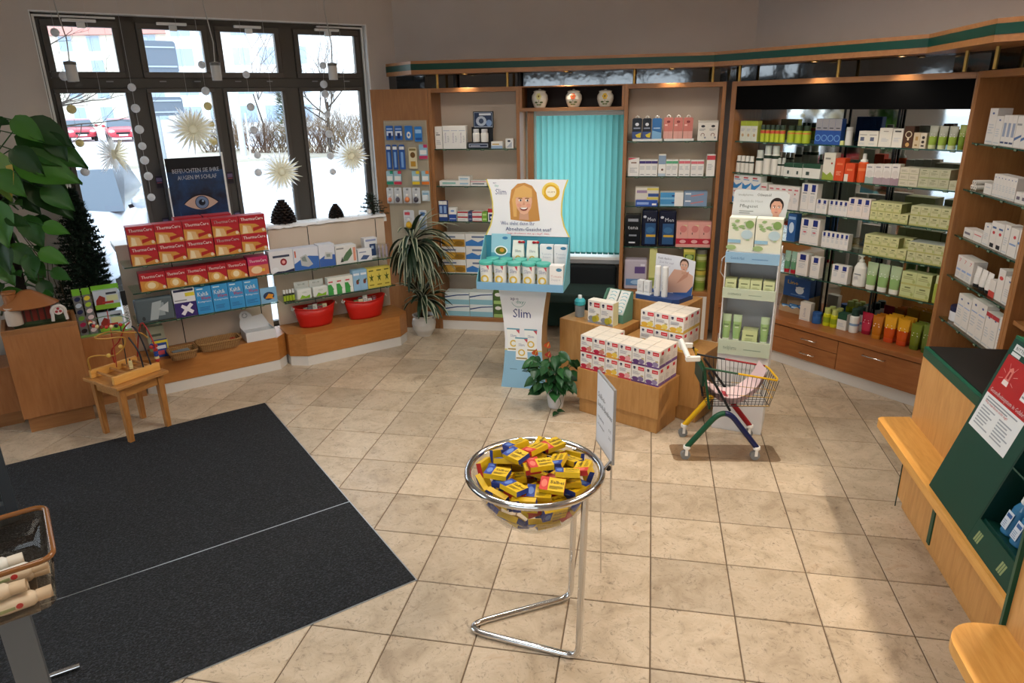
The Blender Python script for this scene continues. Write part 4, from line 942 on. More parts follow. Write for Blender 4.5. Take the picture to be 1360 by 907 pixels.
cartons(C,bc,ZC[0],1220,1228.3,176.5,'narrow beige carton with black emblems','#d3c6ae',[('c',.5,.7,.25,.1,'#3a302a'),('c',.5,.42,.25,.1,'#3a302a'),('r',.25,.12,.75,.22,'#3a302a')],d=.05)
tubes(C,bc,ZC[0],1228.5,1267.8,167.6,'pale tube with lime lower half '+Q1,'#a9a896','#c8cc9c',n=3,print_='#8fa63a')
tubes(C,bc,ZC[0],1267.9,1279,166,'olive tube at the shelf end '+Q1,'#8f9a50','#6d7a24',print_='#6f8a24')
capped(C,bc,ZC[1],975.5,998,207,'small white jar bottle with dark collar '+Q2,BOTW,'#dedad0',BCAPW,'#e6e3da',n=4,band=('#2f3a34',.58,.67))
for x0,x1,yt in ((999.6,1009.2,199.4),(1009.5,1019.3,193.5),(1019.6,1029.5,193.9)): capped(C,bc,ZC[1],x0,x1,yt,'white bottle with dark green collar and pale cap '+Q2,BOTW,'#dedad0',BCAPW,'#c4c8c0',band=('#24382c',.56,.67),group='white bottles with green collars')
for x0,x1 in ((1029.8,1034.5),(1034.8,1040)): capped(C,bc,ZC[1],x0,x1,210,'tiny white bottle with pale cap '+Q2,BOTW,'#d8d4ca',BCAPW,'#c4c8c0',band=('#24382c',.56,.67),group='tiny white bottles')
cartons(C,bc,ZC[1],1040,1064.4,217,'low white carton with dark green top '+Q2,'#dfdcd2',[('r',0,.7,1,1,'#254a34'),('r',.4,.2,.6,.45,'#3a4a44')],n=2,d=.07,top='#1f4a34')
cartons(C,bc,ZC[1],1064.8,1088,218,'wider low white carton with dark green top '+Q2,'#dfdcd2',[('r',0,.7,1,1,'#254a34'),('r',.2,.2,.4,.45,'#3a4a44')],d=.07,top='#1f4a34')
cartons(C,bc,ZC[1],1091,1106,203,'cream carton with green grass foot '+Q2,'#d9d2c2',[('p',[(0,0),(1,0),(1,.14),(.7,.3),(.4,.18),(0,.3)],'#8fa03c'),('c',.75,.62,.08,.04,'#a03028'),('r',.15,.76,.6,.82,'#8a867c')],d=.06)
cartons(C,bc,ZC[1],1106.5,1119,210,'bright orange carton '+Q2,'#d0481c',[('r',.2,.7,.8,.78,'#e0784c'),('l',.2,.25,.8,.45,3,'#e8a080')],d=.06)
cartons(C,bc,ZC[1],1120,1132.8,217,'lower bright orange carton with white foot '+Q2,'#d0481c',[('r',0,0,.4,.4,'#dfcfc0'),('r',.2,.6,.8,.7,'#e0784c')],d=.06)
capped(C,bc,ZC[1],1134,1146.8,204,'orange spray bottle with white nozzle '+Q2,BOTW,'#d4521e',[(.72,.7),(.7,.78),(.4,.8),(.36,.97),(.3,1),(0,1)],'#e4e0d8',band=('#e07848',.4,.5))
for k,(x0,x1,c) in enumerate(((1147.7,1158.6,'#9aa8a0'),(1158.8,1169.8,'#a58f94'),(1170,1181,'#a58f94'),(1181.2,1192,'#a0848c'))):
    cartons(C,bc,ZC[1],x0,x1,218,'white carton with %s foot and round window '%('grey green' if k==0 else 'mauve')+Q2,'#dcd4cc',[('r',0,0,1,.34,c),('c',.5,.5,.42,.2,'#d0c6be'),('r',.15,.82,.7,.88,'#8a8488')],d=.05,group='pastel cartons with round window',key='pastel%d'%(k>0))
cartons(C,bc,ZC[1],1192.4,1217.4,222.8,'cream square carton in a pile of three '+Q2,'#cfc6ae',[('l',.15,.35,.85,.7,3,'#9a927c'),('r',0,.0,1,.1,'#b4b48c')],n=2,rows=3,d=.055,deep=2)
cartons(C,bc,ZC[1],1218,1258.5,225,'grey green carton in a double row '+Q2,'#bcb99a',[('l',.15,.4,.85,.7,3,'#8f8d70'),('r',0,0,1,.15,'#a4ab7c'),('r',.3,.78,.7,.86,'#7d7f60')],n=3,rows=2,d=.06,deep=2)
cartons(C,bc,ZC[1],1259,1269,240,'single grey green carton at the shelf end '+Q2,'#bcb99a',[('l',.15,.4,.85,.7,3,'#8f8d70')],d=.06)
BW=[('p',[(0,.05),(.45,.05),(.9,.35),(1,.55),(.7,.4),(.3,.3),(0,.5)],'#3f86c4'),('r',.1,.78,.6,.88,'#c4505a'),('r',.1,.66,.75,.72,'#6a8fc0')]
cartons(C,bc,ZC[2],972,1007.5,233,'white carton with blue wave and red title '+Q3,'#e4e2de',BW,n=3,rows=2,d=.07)
cartons(C,bc,ZC[2],1008,1016,243,'narrow white carton with red title '+Q3,'#e2dcd6',[('r',.1,.8,.9,.86,'#c4505a'),('l',.1,.3,.9,.6,4,LG)],d=.07)
cartons(C,bc,ZC[2],1018.4,1059,247,'white carton with small red print '+Q3,'#e2dad4',[('r',.2,.82,.8,.88,'#c4606a'),('c',.35,.68,.1,.04,'#c4303a'),('l',.15,.3,.8,.55,4,LG)],n=5,d=.06)
BT=[('r',.28,.72,.78,.97,'#1c2a72'),('l',.2,.35,.8,.6,5,LG),('r',.2,.64,.75,.68,GR),('r',.1,.05,.9,.07,LG)]
cartons(C,bc,ZC[2],1061.5,1082,244,'tall white carton with navy square '+Q3,'#e0d9d2',BT,n=2,d=.06)
cartons(C,bc,ZC[2],1082.6,1097,265,'small white carton with navy square '+Q3,'#e0d9d2',BT,n=2,d=.05)
cartons(C,bc,ZC[2],1099.4,1124.2,267,'small white carton with navy square in a row of four '+Q3,'#e0d9d2',BT,n=4,d=.05)
cartons(C,bc,ZC[2],1124.4,1153.5,264,'white carton with navy square in a row of three '+Q3,'#e0d2c8',BT,n=3,d=.06)
OL=[('l',.12,.45,.88,.7,2,'#9a9a68'),('r',.3,.74,.7,.84,'#6f7548'),('c',.85,.3,.1,.14,'#a8b06c'),('r',0,0,1,.14,'#b3b26c')]
OLV='#cdc992'
cartons(C,bc,ZC[2],1154.2,1204.5,270,'yellow green carton in a double row '+Q3,OLV,OL,n=5,rows=2,d=.06,deep=2,skip=((4,1,0),(4,1,1)),side='#8f9058')
cartons(C,bc,ZC[2],1206.5,1260,275.5,'pale olive carton in a double row at the shelf end '+Q3,'#c9c79a',OL,n=4,rows=2,d=.06,deep=2,side='#8f9058')
cartons(C,bc,ZC[3],1043.6,1054.6,284,'blue carton with white drop '+Q4,'#2c5a94',[('c',.5,.5,.3,.2,'#c8d8e8'),('r',.1,.8,.9,.9,'#8fb0d4')],d=.06)
cartons(C,bc,ZC[3],1061,1085.5,291,'tall white carton with navy square and red dash '+Q4,'#e0d9d2',BT+[('r',.35,.45,.65,.5,'#c8505c')],n=2,d=.06)
cartons(C,bc,ZC[3],1089.9,1125,309.6,'small white carton with navy square in a row of six '+Q4,'#e0d9d2',BT,n=6,d=.05)
cartons(C,bc,ZC[3],1145.5,1202,314.6,'yellow green carton in a double row '+Q4,OLV,OL,n=5,rows=2,d=.06,deep=2,skip=((4,1,0),),side='#8f9058')
cartons(C,bc,ZC[3],1203,1250,323.6,'pale olive carton in a double row at the shelf end '+Q4,'#c9c79a',OL,n=4,rows=2,d=.06,deep=2,side='#8f9058',top='#b9bcb4')
tubes(C,bc,ZC[4],1038.5,1055.5,333.8,'pale green tube with red cap '+Q5,'#8fae9a','#b02030',n=2,print_='#5f8f6c')
cartons(C,bc,ZC[4],1055.9,1071,337,'tall white carton with navy square '+Q5,'#e0d9d2',BT,d=.06)
cartons(C,bc,ZC[4],1074.5,1086.6,341.5,'slightly shorter white carton with navy square '+Q5,'#e0d9d2',BT,d=.05)
cartons(C,bc,ZC[4],1103,1124,352.6,'short white carton with navy square beside the pump bottle '+Q5,'#e0d9d2',BT,n=2,d=.05)
def pump():
    a0,a1=C.pa(1127.5,bc,ZC[4]),C.pa(1145,bc,ZC[4]); a=(a0+a1)/2; r=(a1-a0)/2; H=C.pz(a,bc+.03,339)-ZC[4]; m=mat('#e4dfd4',.3)
    mb=MB(); mb.lathe([(.001,0),(.85*r,0),(.95*r,.03*H),(r,.3*H),(.9*r,.6*H),(.55*r,.75*H),(.35*r,.78*H)],m,18,sy=.7); decorate(mb,[('r',.2,.55,.8,.6,GR),('l',.2,.35,.75,.5,3,LG)],-r*.8,r*.8,0,H*.7,-r*.72,random)
    o=mb.build('pump_bottle',None,C.w(a,bc+r*.75,ZC[4]+.0005),C.psi); tag(o,'white pump dispenser bottle '+Q5,'bottle')
    mb=MB(); mb.lathe([(.36*r,.77*H),(.36*r,.85*H),(.15*r,.87*H),(.13*r,.94*H),(.3*r,.95*H),(.3*r,.99*H),(.001,H)],m,12); mb.box(-.62*r,0,-.1*r,.1*r,.955*H,.99*H,m); mb.build('pump_head',o)
pump()
tubes(C,bc,ZC[4],1145.8,1192,351.7,'pale green tube on white cap '+Q5,'#a9bb92','#e0dccf',n=3,print_='#8fb06c')
cartons(C,bc,ZC[4],1193.5,1232.5,363,'square pale green carton, two piles of two, '+Q5,'#c2c88e',OL,n=2,rows=2,d=.08,side='#8f9a58',deep=1)
capped(C,bc,ZC[4],1235.5,1244,366,'olive green oval bottle '+Q5,BOTW,'#a3ad4a',BCAPW,'#c8cc9c',sy=.7)
def onC(x,y,z=ZCT): return C.on(x,y,z)[1]
def lino():
    b=onC(1050,415.5)+.004; D_=NCH-.034-b; a0,a1=C.pa(1034,b,ZCT),C.pa(1069,b,ZCT); w=a1-a0; zt=C.pz(a0+.05,b+.03,368)-ZCT; hy=.03
    t=thing('counter_display','blue counter carton with yellow lettering and a jagged open tray','display',C.w(a0,b,ZCT+.0005),C.psi); D=mat('#274f8a',.45)
    mb=MB(); mb.box(.0035,w-.0035,hy,D_-.0045,zt*.45,zt,D); decorate(mb,[('t','Lino',.12,.66,.2,'#e0b02c',.42,.04),('c',.62,.4,.16,.2,'#dfe4ea'),('p',[(.45,.55),(.62,.35),(.8,.6)],'#dfe4ea'),('r',.3,.1,.85,.16,'#5f84b8')],.0035,w-.0035,zt*.45,zt,hy,random); mb.build('hood',t)
    mb=MB(); KR=mat('#b79a78',.7)
    for x in (0,w-.003):
        P=[(0,0),(D_,0),(D_,zt*.5),(hy,zt*.5),(.008,zt*.24)]; v=[(x,p,q) for p,q in P]+[(x+.003,p,q) for p,q in P]; mb.add(v,[(0,1,2,3,4)[::-1],(5,6,7,8,9)]+[(i,(i+1)%5,(i+1)%5+5,i+5) for i in range(5)],KR)
    mb.box(.003,w-.003,.003,D_-.004,0,.004,KR); mb.slab([(.003,0),(w-.003,0),(w-.003,zt*.2),(w*.85,zt*.14),(w*.7,zt*.2),(w*.5,zt*.12),(w*.3,zt*.18),(w*.15,zt*.13),(.003,zt*.22)],0,.003,KR); mb.box(.003,w-.003,D_-.004,D_,0,zt*.5,KR); mb.build('tray',t)
    me=carton_mesh('sachet',.07,.012,.045,'#3a78b4',[('r',.1,.5,.9,.8,'#c8dcec'),('p',[(.2,.1),(.8,.1),(.5,.45)],'#e4ecf2')])
    for k in range(5):
        o=place(me,'sachet','small blue and white sachet in the jagged counter tray','sachet',C,a0+.045+(w-.09)*(k*2%5)/4,b+.005+.0155*k,ZCT+.0115,'sachets in the counter tray'); o.rotation_euler.x=R(-25)
lino()
def ctr(x0,x1,yt,yb,kind,label,**k):
    b=onC((x0+x1)/2,yb); kind(C,b,ZCT+.0003,x0,x1,yt,label+' '+Q6,**k)
ctr(1060.8,1074.6,402,425.5,cartons,'upright white carton in front of the blue counter carton',base='#dcd4c8',dec=[('tv','Linola',.55,.2,.25,'#8a8f9c',.5),('r',.1,.05,.9,.08,LG)],d=.05)
ctr(1074.9,1086.3,414.7,430,capped,'blue screw-lid jar',prof=JAR,body='#2f5f9c',capprof=JCAP,cap='#2a558e',name='jar',cat='jar')
ctr(1089.6,1108.8,410,434,capped,'bright yellow oil bottle',prof=BOTW,body='#c8c81e',capprof=BCAPW,cap='#b9bc6c',n=2,deep=2,band=('#8fa01c',.2,.5))
ctr(1110.5,1122.6,416.4,438,cartons,'white carton with dark green lid band',base='#ddd8cc',dec=[('r',0,.62,1,1,'#1f4a34'),('l',.15,.2,.85,.45,3,LG)],d=.06,top='#1f4a34')
ctr(1123.5,1135.5,410,442,capped,'white bottle with dark green cap',prof=BOTW,body='#e4e1d8',capprof=BCAPW,cap='#1c3a30',deep=2,band=('#7f9cb8',.3,.4))
ctr(1140,1155,415.7,444,tubes,'crimson tube with pale oval label',body='#a81c34',cap='#8a1228',print_='#b83048')
AMB=mat('#c9781e',.25,trans=.25,name='amber_gel'); ORG=mat('#d8581c',.25,trans=.2,name='orange_gel'); YEL=mat('#d89a1e',.3); GRN=mat('#7d8a2c',.25,trans=.2,name='green_gel')
ctr(1153.5,1168.5,420,450,tubes,'amber gel tube',body=AMB,cap='#b8741c',deep=3)
ctr(1168.8,1203,422.5,457,tubes,'orange gel tube with yellow shoulder',body=YEL,cap='#c8481c',n=2,deep=3,print_=ORG)
ctr(1203.5,1218.8,431,464.5,tubes,'olive green gel tube beside the orange ones',body=GRN,cap='#5c6a1c',deep=3)
ctr(1219.2,1232,433,469,tubes,'dark green gel tube next to the right post',body='#6a7a34',cap='#4c5a1c',deep=2)
# ---- dark shelf unit behind the counter
bR=RF+.045; U1='on top shelf behind counter'; U2='on second shelf behind counter'; U3='on third shelf behind counter'; U4='on fourth shelf behind counter'; U5='on lowest shelf behind counter'
HC=[('c',.5,.86,.14,.03,'#4a5a8a'),('l',.15,.3,.85,.6,4,LG),('r',.1,.05,.9,.09,LG)]
def rw(z,x0,x1,yt,label,dec=HC,base='#d8d2cc',**k): cartons(RR,bR,z,x0,x1,yt,label,base,dec,**k)
rw(ZRW[0],1307,1317.2,143.7,'tallest white carton with heart mark '+U1,d=.07); rw(ZRW[0],1317.4,1326.4,154,'white carton with heart mark '+U1,d=.07)
rw(ZRW[0],1326.8,1344,153,'white carton with grey blue stripes '+U1,[('r',.2,.3,.8,.75,'#8f98ac'),('r',.1,.08,.9,.14,'#3a4668')],n=3,d=.06); rw(ZRW[0],1344.4,1362,154,'wide white carton with swoosh '+U1,[('p',[(0,.2),(1,.35),(1,.42),(0,.3)],'#4f6a94'),('r',.1,.7,.8,.76,GR)],n=2,d=.06)
rw(ZRW[1],1305.5,1315.6,244,'short white carton beside the rolled bandages '+U2,[('r',.2,.6,.8,.7,LG)],d=.06); rw(ZRW[1],1316,1346,233.7,'white carton with crest in a row of seven '+U2,n=7,d=.06); rw(ZRW[1],1347,1362,256,'low white carton with dark label '+U2,[('r',.2,.3,.8,.6,'#6a5f6c')],n=2,d=.05)
def rolls():
    for k in range(5):
        a=ra0+.03+.016+.027*(k%3); r=.013
        z=ZRW[1]+r+.0006+(k//3)*2*r
        mb=MB(); mb.tube([(0,0,0),(0,.09,0)],r,mat('#ddd6cc',.8),12); o=mb.build('bandage_roll',None,RR.w(a+(k//3)*.0135,bR+.01,z),RR.psi); tag(o,'small white bandage roll in a pile '+U2,'bandage','bandage rolls on the second shelf')
        MB().tube([(0,-.001,0),(0,.0,0)],r*.4,mat('#8a8078'),8).build('core',o)
rolls()
rw(ZRW[2],1279,1291,304,'small cream carton with dark label at the shelf start '+U3,[('r',.1,.35,.7,.6,'#6a6470')],d=.06); rw(ZRW[2],1291.3,1302.6,308,'small white carton with red line '+U3,[('r',.1,.6,.9,.7,'#c86a6c')],d=.06)
rw(ZRW[2],1303,1311.3,297,'narrow white carton '+U3,d=.06); rw(ZRW[2],1311.6,1328,296,'white carton with red dot and black foot '+U3,[('c',.5,.6,.2,.06,'#c03a40'),('r',.2,.05,.8,.2,'#22242c'),('r',.2,.75,.8,.82,'#4f6a94')],n=2,d=.06)
rw(ZRW[2],1328.4,1335.5,299,'slim white carton between others '+U3,d=.06); rw(ZRW[2],1335.9,1346.5,304,'white carton with red star '+U3,[('c',.6,.7,.16,.06,'#c03a40'),('r',.1,.4,.9,.46,'#7f98c0')],d=.06); rw(ZRW[2],1347,1358,306.5,'white carton with blue stripe by the post '+U3,[('r',0,.5,1,.58,'#5f7fb0')],d=.06)
rw(ZRW[3],1267.8,1288,343,'white carton with red seven '+U4,[('t','7',.3,.74,.16,'#c4343c',.4),('r',.1,.35,.9,.44,'#8fa6cc'),('l',.1,.1,.9,.3,3,LG)],n=3,d=.07)
tubes(RR,bR,ZRW[3],1288.4,1311,358.6,'white tube on black cap '+U4,'#ded8d2','#15161a',n=3)
rw(ZRW[3],1311.4,1319,372,'white and red carton '+U4,[('r',0,0,1,.35,'#c4443c')],d=.06); rw(ZRW[3],1319.6,1328,358,'white carton with red oval '+U4,[('c',.5,.72,.3,.06,'#c4443c')],d=.06); rw(ZRW[3],1328.4,1342,370,'wide white carton with blue print by the post '+U4,d=.06)
capped(RR,bR,ZRW[4],1254.3,1266,407,'white jar with navy lid '+U5,JAR,'#d8d8dc',JCAP,'#1c2444',name='jar',cat='jar')
for x0,x1,yt,n,nm in ((1266.5,1283,394,2,'at the shelf start'),(1283.4,1301.6,401,2,'in the middle'),(1302,1318,418,2,'with red band'),(1318.4,1330.5,424,1,'by the post')): rw(ZRW[4],x0,x1,yt,f'white carton with crest {nm} '+U5,HC+([('r',0,.88,1,1,'#b03a40')] if 'red' in nm else [('r',.1,.66,.9,.69,'#8fa6cc')]),n=n,d=.06)
rw(.4,1246,1258,452,'low white carton on the bottom board behind the counter edge',HC,d=.08,hz=.07); rw(.4,1262,1278,452,'wide low white carton on the bottom board behind the counter edge',HC,d=.08,hz=.08)
# ---- low window shelves, heat wraps etc.
bw=5.262
TC=[('r',0,.36,1,.62,'#b3202c'),('p',[(0,0),(1,0),(1,.12),(.62,.5),(0,.6)],'#c98a3c'),('p',[(.06,.02),(.5,.02),(.42,.42),(.12,.5)],'#d8b07c'),('p',[(.1,.04),(.3,.04),(.26,.4),(.14,.46)],'#e6d3ae'),('p',[(.5,.1),(1,.3),(1,.42),(.5,.3)],'#a8241f'),('c',.9,.14,.06,.09,'#dccbb0'),('t','ThermaCare',.07,.72,.17,'#f0e6e0',.86,.03)]
def wl(z,*a,**k): cartons(W,bw,z,*a,**k)
TCR='#ab1c2a'
for i,(x0,x1) in enumerate(((176.5,212.5),(213,249.5),(250,286.5),(287.5,322.5),(323,357))):
    wl(.94,x0,x1,0,'large red heat wrap carton, '+('outer column by the fir','column left of the eye poster','column below the eye poster centre','column below the poster edge','outer column by the lamp carton')[i],TCR,TC,rows=2,d=.10,group='large red heat wrap cartons',hz=.265,key='tc_big')
for x0,x1 in ((240,276),(278,314)):
    cartons(W,bw+.113,.94,x0,x1,0,'large red heat wrap carton behind the front row, below the eye poster',TCR,TC,rows=2,d=.10,group='heat wrap cartons in the second row',hz=.275,key='tc_big')
TS=TC[:2]+[('c',.42,.3,.28,.26,'#d9a85c'),('c',.42,.3,.16,.18,'#ecd9b0')]+TC[5:]
for x0,x1 in ((188.5,222.5),(223,249.8),(250.2,277.5),(278,303),(303.5,330)): wl(.757,x0,x1,0,'small red heat wrap carton on the middle glass shelf',TCR,TS,d=.11,hz=.125,group='small red heat wrap cartons',key='tc_small%d'%int(x0))
wl(.757,331.5,358,0,'pink heat wrap carton at the end of the middle glass shelf','#b8285c',[('r',0,0,1,.55,'#d07a50'),('c',.4,.3,.28,.2,'#e6c9a0'),('r',.65,.2,.8,.34,'#e6b83c'),('t','ThermaCare',.07,.72,.15,'#f4e8e8',.86,.03)],d=.11,hz=.14)
def greypack():
    o=padpack(W,bw,.535,183,234,0,'grey translucent pouch pack on the lower glass shelf','#5a666c',[('r',.5,.2,.8,.8,'#8f9ca2'),('p',[(.3,.05),(.55,.05),(.75,.9),(.45,.85)],'#a6b1b6'),('p',[(.6,.5),(.95,.8),(.9,.3)],'#bcc4c8'),('c',.12,.16,.05,.1,'#2c3438')],d=.06,hz=.17)
greypack()
wl(.535,234.5,263.5,0,'white and purple carton with white plaster cross on the lower glass shelf','#dfe0e4',[('r',0,0,1,.52,'#3a2a6c'),('p',[(.25,.12),(.4,.05),(.55,.2),(.75,.08),(.85,.18),(.68,.28),(.85,.4),(.72,.48),(.55,.36),(.35,.45),(.28,.36),(.42,.26)],'#e8e4ec'),('r',.55,.72,.98,.85,'#d8c83c'),('r',.05,.9,.95,.98,'#262a4c'),('r',.05,.58,.6,.62,GR)],d=.07,hz=.205)
KA=[('t','Kalt&',.1,.66,.16,'#eef2f6',.7,.03),('t','Warm',.3,.52,.13,'#c8405c',.62,.03),('t','Kompresse',.08,.42,.07,'#eef2f6',.84),('l',.12,.12,.88,.28,3,'#2c6aa4'),('r',.1,.9,.5,.94,'#d8eaf4')]
for x0,x1 in ((264,284.8),(285.4,306.5),(307,326.5),(327,346.5)): wl(.535,x0,x1,0,'light blue hot and cold compress carton on the lower glass shelf','#3a94cf',KA,d=.06,hz=.2,group='hot and cold compress cartons',key='kalt')
def fishbox():
    a0,a1=W.pa(347.5,bw,.535),W.pa(369,bw,.535); w=a1-a0
    t=thing('counter_display','clear acrylic box with an orange fish picture on the shelf end','display',W.w(a0,bw,.5355),W.psi)
    mb=MB(); mb.box(0,w,0,.003,0,.12,mat('#7fb0d4',.3)); decorate(mb,[('c',.5,.45,.34,.26,'#2a3c5c'),('p',[(.25,.3),(.5,.6),(.8,.5),(.7,.35),(.85,.2),(.5,.3)],'#d8902c')],0,w,0,.12,0,random); mb.build('picture',t)
    mb=MB(); mb.box(0,.002,.004,.08,0,.2,ACRYL); mb.box(w-.002,w,.004,.08,0,.2,ACRYL); mb.box(.002,w-.002,.078,.08,0,.2,ACRYL); mb.build('acrylic_box',t)
fishbox()
# plinth goods
def wbase(x,y): return W.on(x,y,.262)
def onplinth(x0,x1,yb,yt,label,base,dec,d=.06,**k):
    b=min(wbase((x0+x1)/2,yb)[1],5.526-d); cartons(W,b,.2625,x0,x1,yt,label,base,dec,d=d,**k)
onplinth(199.5,222.5,462,434,'pale green carton on the plinth behind the bead maze','#c9cfb8',[('r',0,.0,1,.3,'#8fa878'),('r',.1,.6,.8,.7,'#6a7a6a')])
onplinth(206,226,474,452,'small blue and yellow booklet box on the plinth','#2a4a94',[('r',0,.85,1,1,'#d8c83c'),('r',.1,.15,.7,.4,'#c8505c'),('r',.1,.5,.85,.7,'#dfe4ee'),('r',.92,0,1,1,'#d8c83c')],d=.03)
def wicker(name):
    m,nt,p=nodemat('wicker',.7); v=mapping(nt,'Object',(1,1,1)); 
    w1=nt.nodes.new('ShaderNodeTexWave'); w1.inputs['Scale'].default_value=50; w1.bands_direction='Z'; nt.links.new(v,w1.inputs['Vector']); w1.inputs['Distortion'].default_value=3
    w2=nt.nodes.new('ShaderNodeTexWave'); w2.inputs['Scale'].default_value=40; w2.bands_direction='X'; nt.links.new(v,w2.inputs['Vector']); w2.inputs['Distortion'].default_value=2
    ad=nt.nodes.new('ShaderNodeMath'); ad.operation='MULTIPLY'; nt.links.new(w1.outputs[1],ad.inputs[0]); nt.links.new(w2.outputs[1],ad.inputs[1])
    r=ramp(nt,[(0,'#7a5228'),(.5,'#b98c54'),(1,'#cfa871')]); nt.links.new(ad.outputs[0],r.inputs[0]); nt.links.new(r.outputs[0],p.inputs['Base Color']); bump(nt,p,ad.outputs[0],.6,.006); return m
WICK=wicker('w')
def basket(x0,x1,yb,depth,h,label):
    a0,b0=wbase(x0+6,yb); a0=W.pa(x0,b0,.262); a1=W.pa(x1,b0,.262); w=a1-a0
    t=thing('wicker_basket',label,'basket',W.w((a0+a1)/2,b0,.2625),W.psi)
    # flared oval-rectangular basket wall, woven from stacked strands
    def loop(f,z,n=28,dx=0):
        P=[]
        for k in range(n):
            q=2*math.pi*k/n; c,s=math.cos(q),math.sin(q); e=.35
            P.append((math.copysign(abs(c)**e,c)*w/2*f, depth/2+math.copysign(abs(s)**e,s)*depth/2*f, z))
        return P
    N=7; mb=MB()
    for i in range(N): mb.tube(loop(.86+.14*i/(N-1),.006+h*i/N),.0068,WICK,6,closed=True)
    mb.build('woven_wall',t)
    MB().tube(loop(1.02,h),.009,WICK,8,closed=True).build('rim',t)
    MB().prism([(x,y) for x,y,z in loop(.85,0)],.001,.006,WICK).build('base',t)
    return t,(a0+a1)/2,b0,w
t,a,b,w=basket(228,264,480,.15,.055,'small wicker basket holding green leaflets')
for k in range(4):
    me=carton_mesh('leaflet_pack',w*.62,.09,.008,'#8fae3c' if k%2 else '#5a6468',[],top='#9ab83c' if k%2 else '#7c868a'); o=place(me,'leaflet_pack','green and grey leaflet pack lying in the small wicker basket','leaflet',W,a,b+.03,.2705+k*.0095,'leaflets in the small basket',R((k-1.5)*4))
t,a,b,w=basket(266,322,469,.15,.06,'wide wicker basket with one red apple')
def apple():
    mb=MB(); mb.lathe([(.001,.004),(.012,.0),(.022,.012),(.025,.026),(.019,.041),(.008,.044),(.001,.040)],mat('#a83424',.3),14); o=mb.build('apple',None,W.w(a+.10,b+.075,.273),W.psi); tag(o,'small red apple lying in the wide wicker basket','fruit'); MB().tube([(0,0,.038),(.002,0,.052)],.0012,mat('#4a3018'),5).build('stem',o)
apple()
for k in range(5):
    mb=MB(); mb.box(-.022,.022,-.014,.014,0,.012,mat(('#c9a878','#b8935c','#d8c09c')[k%3],.6)); o=mb.build('snack_bar',None,W.w(a+(-.095+.048*k if k<4 else -.04),b+(.056 if k<4 else .098),.2692),W.psi+R(5*(k%3-1))); tag(o,'tan wrapped bar lying in the wide wicker basket','snack','wrapped bars in the wide basket')
def whitecarton():
    a0,b0=wbase(331,455); a0=W.pa(328.5,b0,.262); a1=W.pa(367,b0,.262); w=a1-a0; m=mat('#d6d6d8',.6)
    t=thing('carton_display','empty white cardboard display with a smiling cut-out back','display',W.w(a0,b0,.2625),W.psi); D=min(.17,5.527-b0)
    mb=MB(); mb.box(0,w,0,.002,0,.075,m); mb.box(0,w,D-.002,D,0,.075,m); mb.box(0,.002,.002,D-.002,0,.075,m); mb.box(w-.002,w,.002,D-.002,0,.075,m); mb.box(.002,w-.002,.002,D-.002,0,.002,m); mb.build('tray',t)
    mb=MB(); pts=[(0,.075),(w,.075),(w*.8,.16),(w*.45,.15),(w*.42,.17),(w*.36,.185),(w*.3,.19)]+[(w*.2+.04*math.cos(R(q)),.165+.04*math.sin(R(q))) for q in range(40,230,25)]+[(0,.12)]
    mb.slab(pts,D-.005,D-.003,m); decorate(mb,[('o',.5,.5,.25,.42,'#b4b6b8')],w*.2-.03,w*.2+.03,.14,.195,D-.005,random); mb.disc(w*.2-.012,.175,.004,.006,D-.0056,mat('#808488')); mb.disc(w*.2+.012,.175,.004,.006,D-.0056,mat('#808488')); mb.ring(w*.2,.168,.014,.018,D-.0056,mat('#808488'),12,200,340); mb.build('back_card',t)
    MB().box(.002,w-.002,.05,D-.002,.05,.052,mat('#c4c6c8',.6)).build('insert',t)
whitecarton()
# second low shelf unit
bv=5.285
def w2(z,x0,x1,yt,label,base,dec,**k): cartons(W,bv,z,x0,x1,yt,label,base,dec,**k)
w2(.745,360,391.6,333,'white infrared lamp carton with red lens picture','#dcdce0',[('c',.58,.48,.14,.16,'#8a2430'),('c',.58,.48,.07,.08,'#e0a0a0'),('r',.15,.7,.85,.8,'#3a4258'),('c',.2,.16,.14,.12,'#e6e8ee'),('p',[(0,0),(.1,0),(.3,.08),(.6,.06),(1,.14),(1,0)],'#2a3250')],d=.1)
w2(.745,392,424.8,329,'white and blue carton with grey blood pressure monitor','#d8dce6',[('p',[(0,0),(1,0),(1,.55),(.6,.62),(.3,.5),(0,.3)],'#3c6ab4'),('p',[(.28,.2),(.55,.1),(.75,.2),(.5,.7),(.25,.6)],'#b4b9bc'),('p',[(.33,.4),(.52,.34),(.46,.62),(.3,.56)],'#7f8c88'),('r',.04,.6,.1,.9,'#c86a50')],d=.1)
w2(.745,425.4,446.4,324.5,'white and blue carton with wrist monitor picture','#d8dce6',[('p',[(0,0),(1,0),(1,.5),(.5,.56),(0,.35)],'#3c62ac'),('p',[(.3,.35),(.8,.3),(.85,.6),(.4,.66)],'#c4c8ca'),('r',.45,.42,.7,.56,'#8a9490')],d=.1)
w2(.745,447,474.6,326,'white carton with arm cuff picture and orange side print','#dcdcda',[('p',[(.3,.12),(.55,.15),(.8,.5),(.75,.85),(.5,.6),(.35,.35)],'#5a7a58'),('r',.84,.1,.96,.85,'#d8947c'),('p',[(.2,.1),(.35,.1),(.3,.4)],'#3a4440'),('r',.05,.82,.4,.9,GR)],d=.1)
w2(.745,476,494.5,330.5,'low white carton with small device picture','#dcdfe4',[('p',[(.15,.15),(.6,.1),(.85,.4),(.4,.5)],'#4a5f8c'),('r',.1,.7,.6,.8,'#8a94b0')],d=.05)
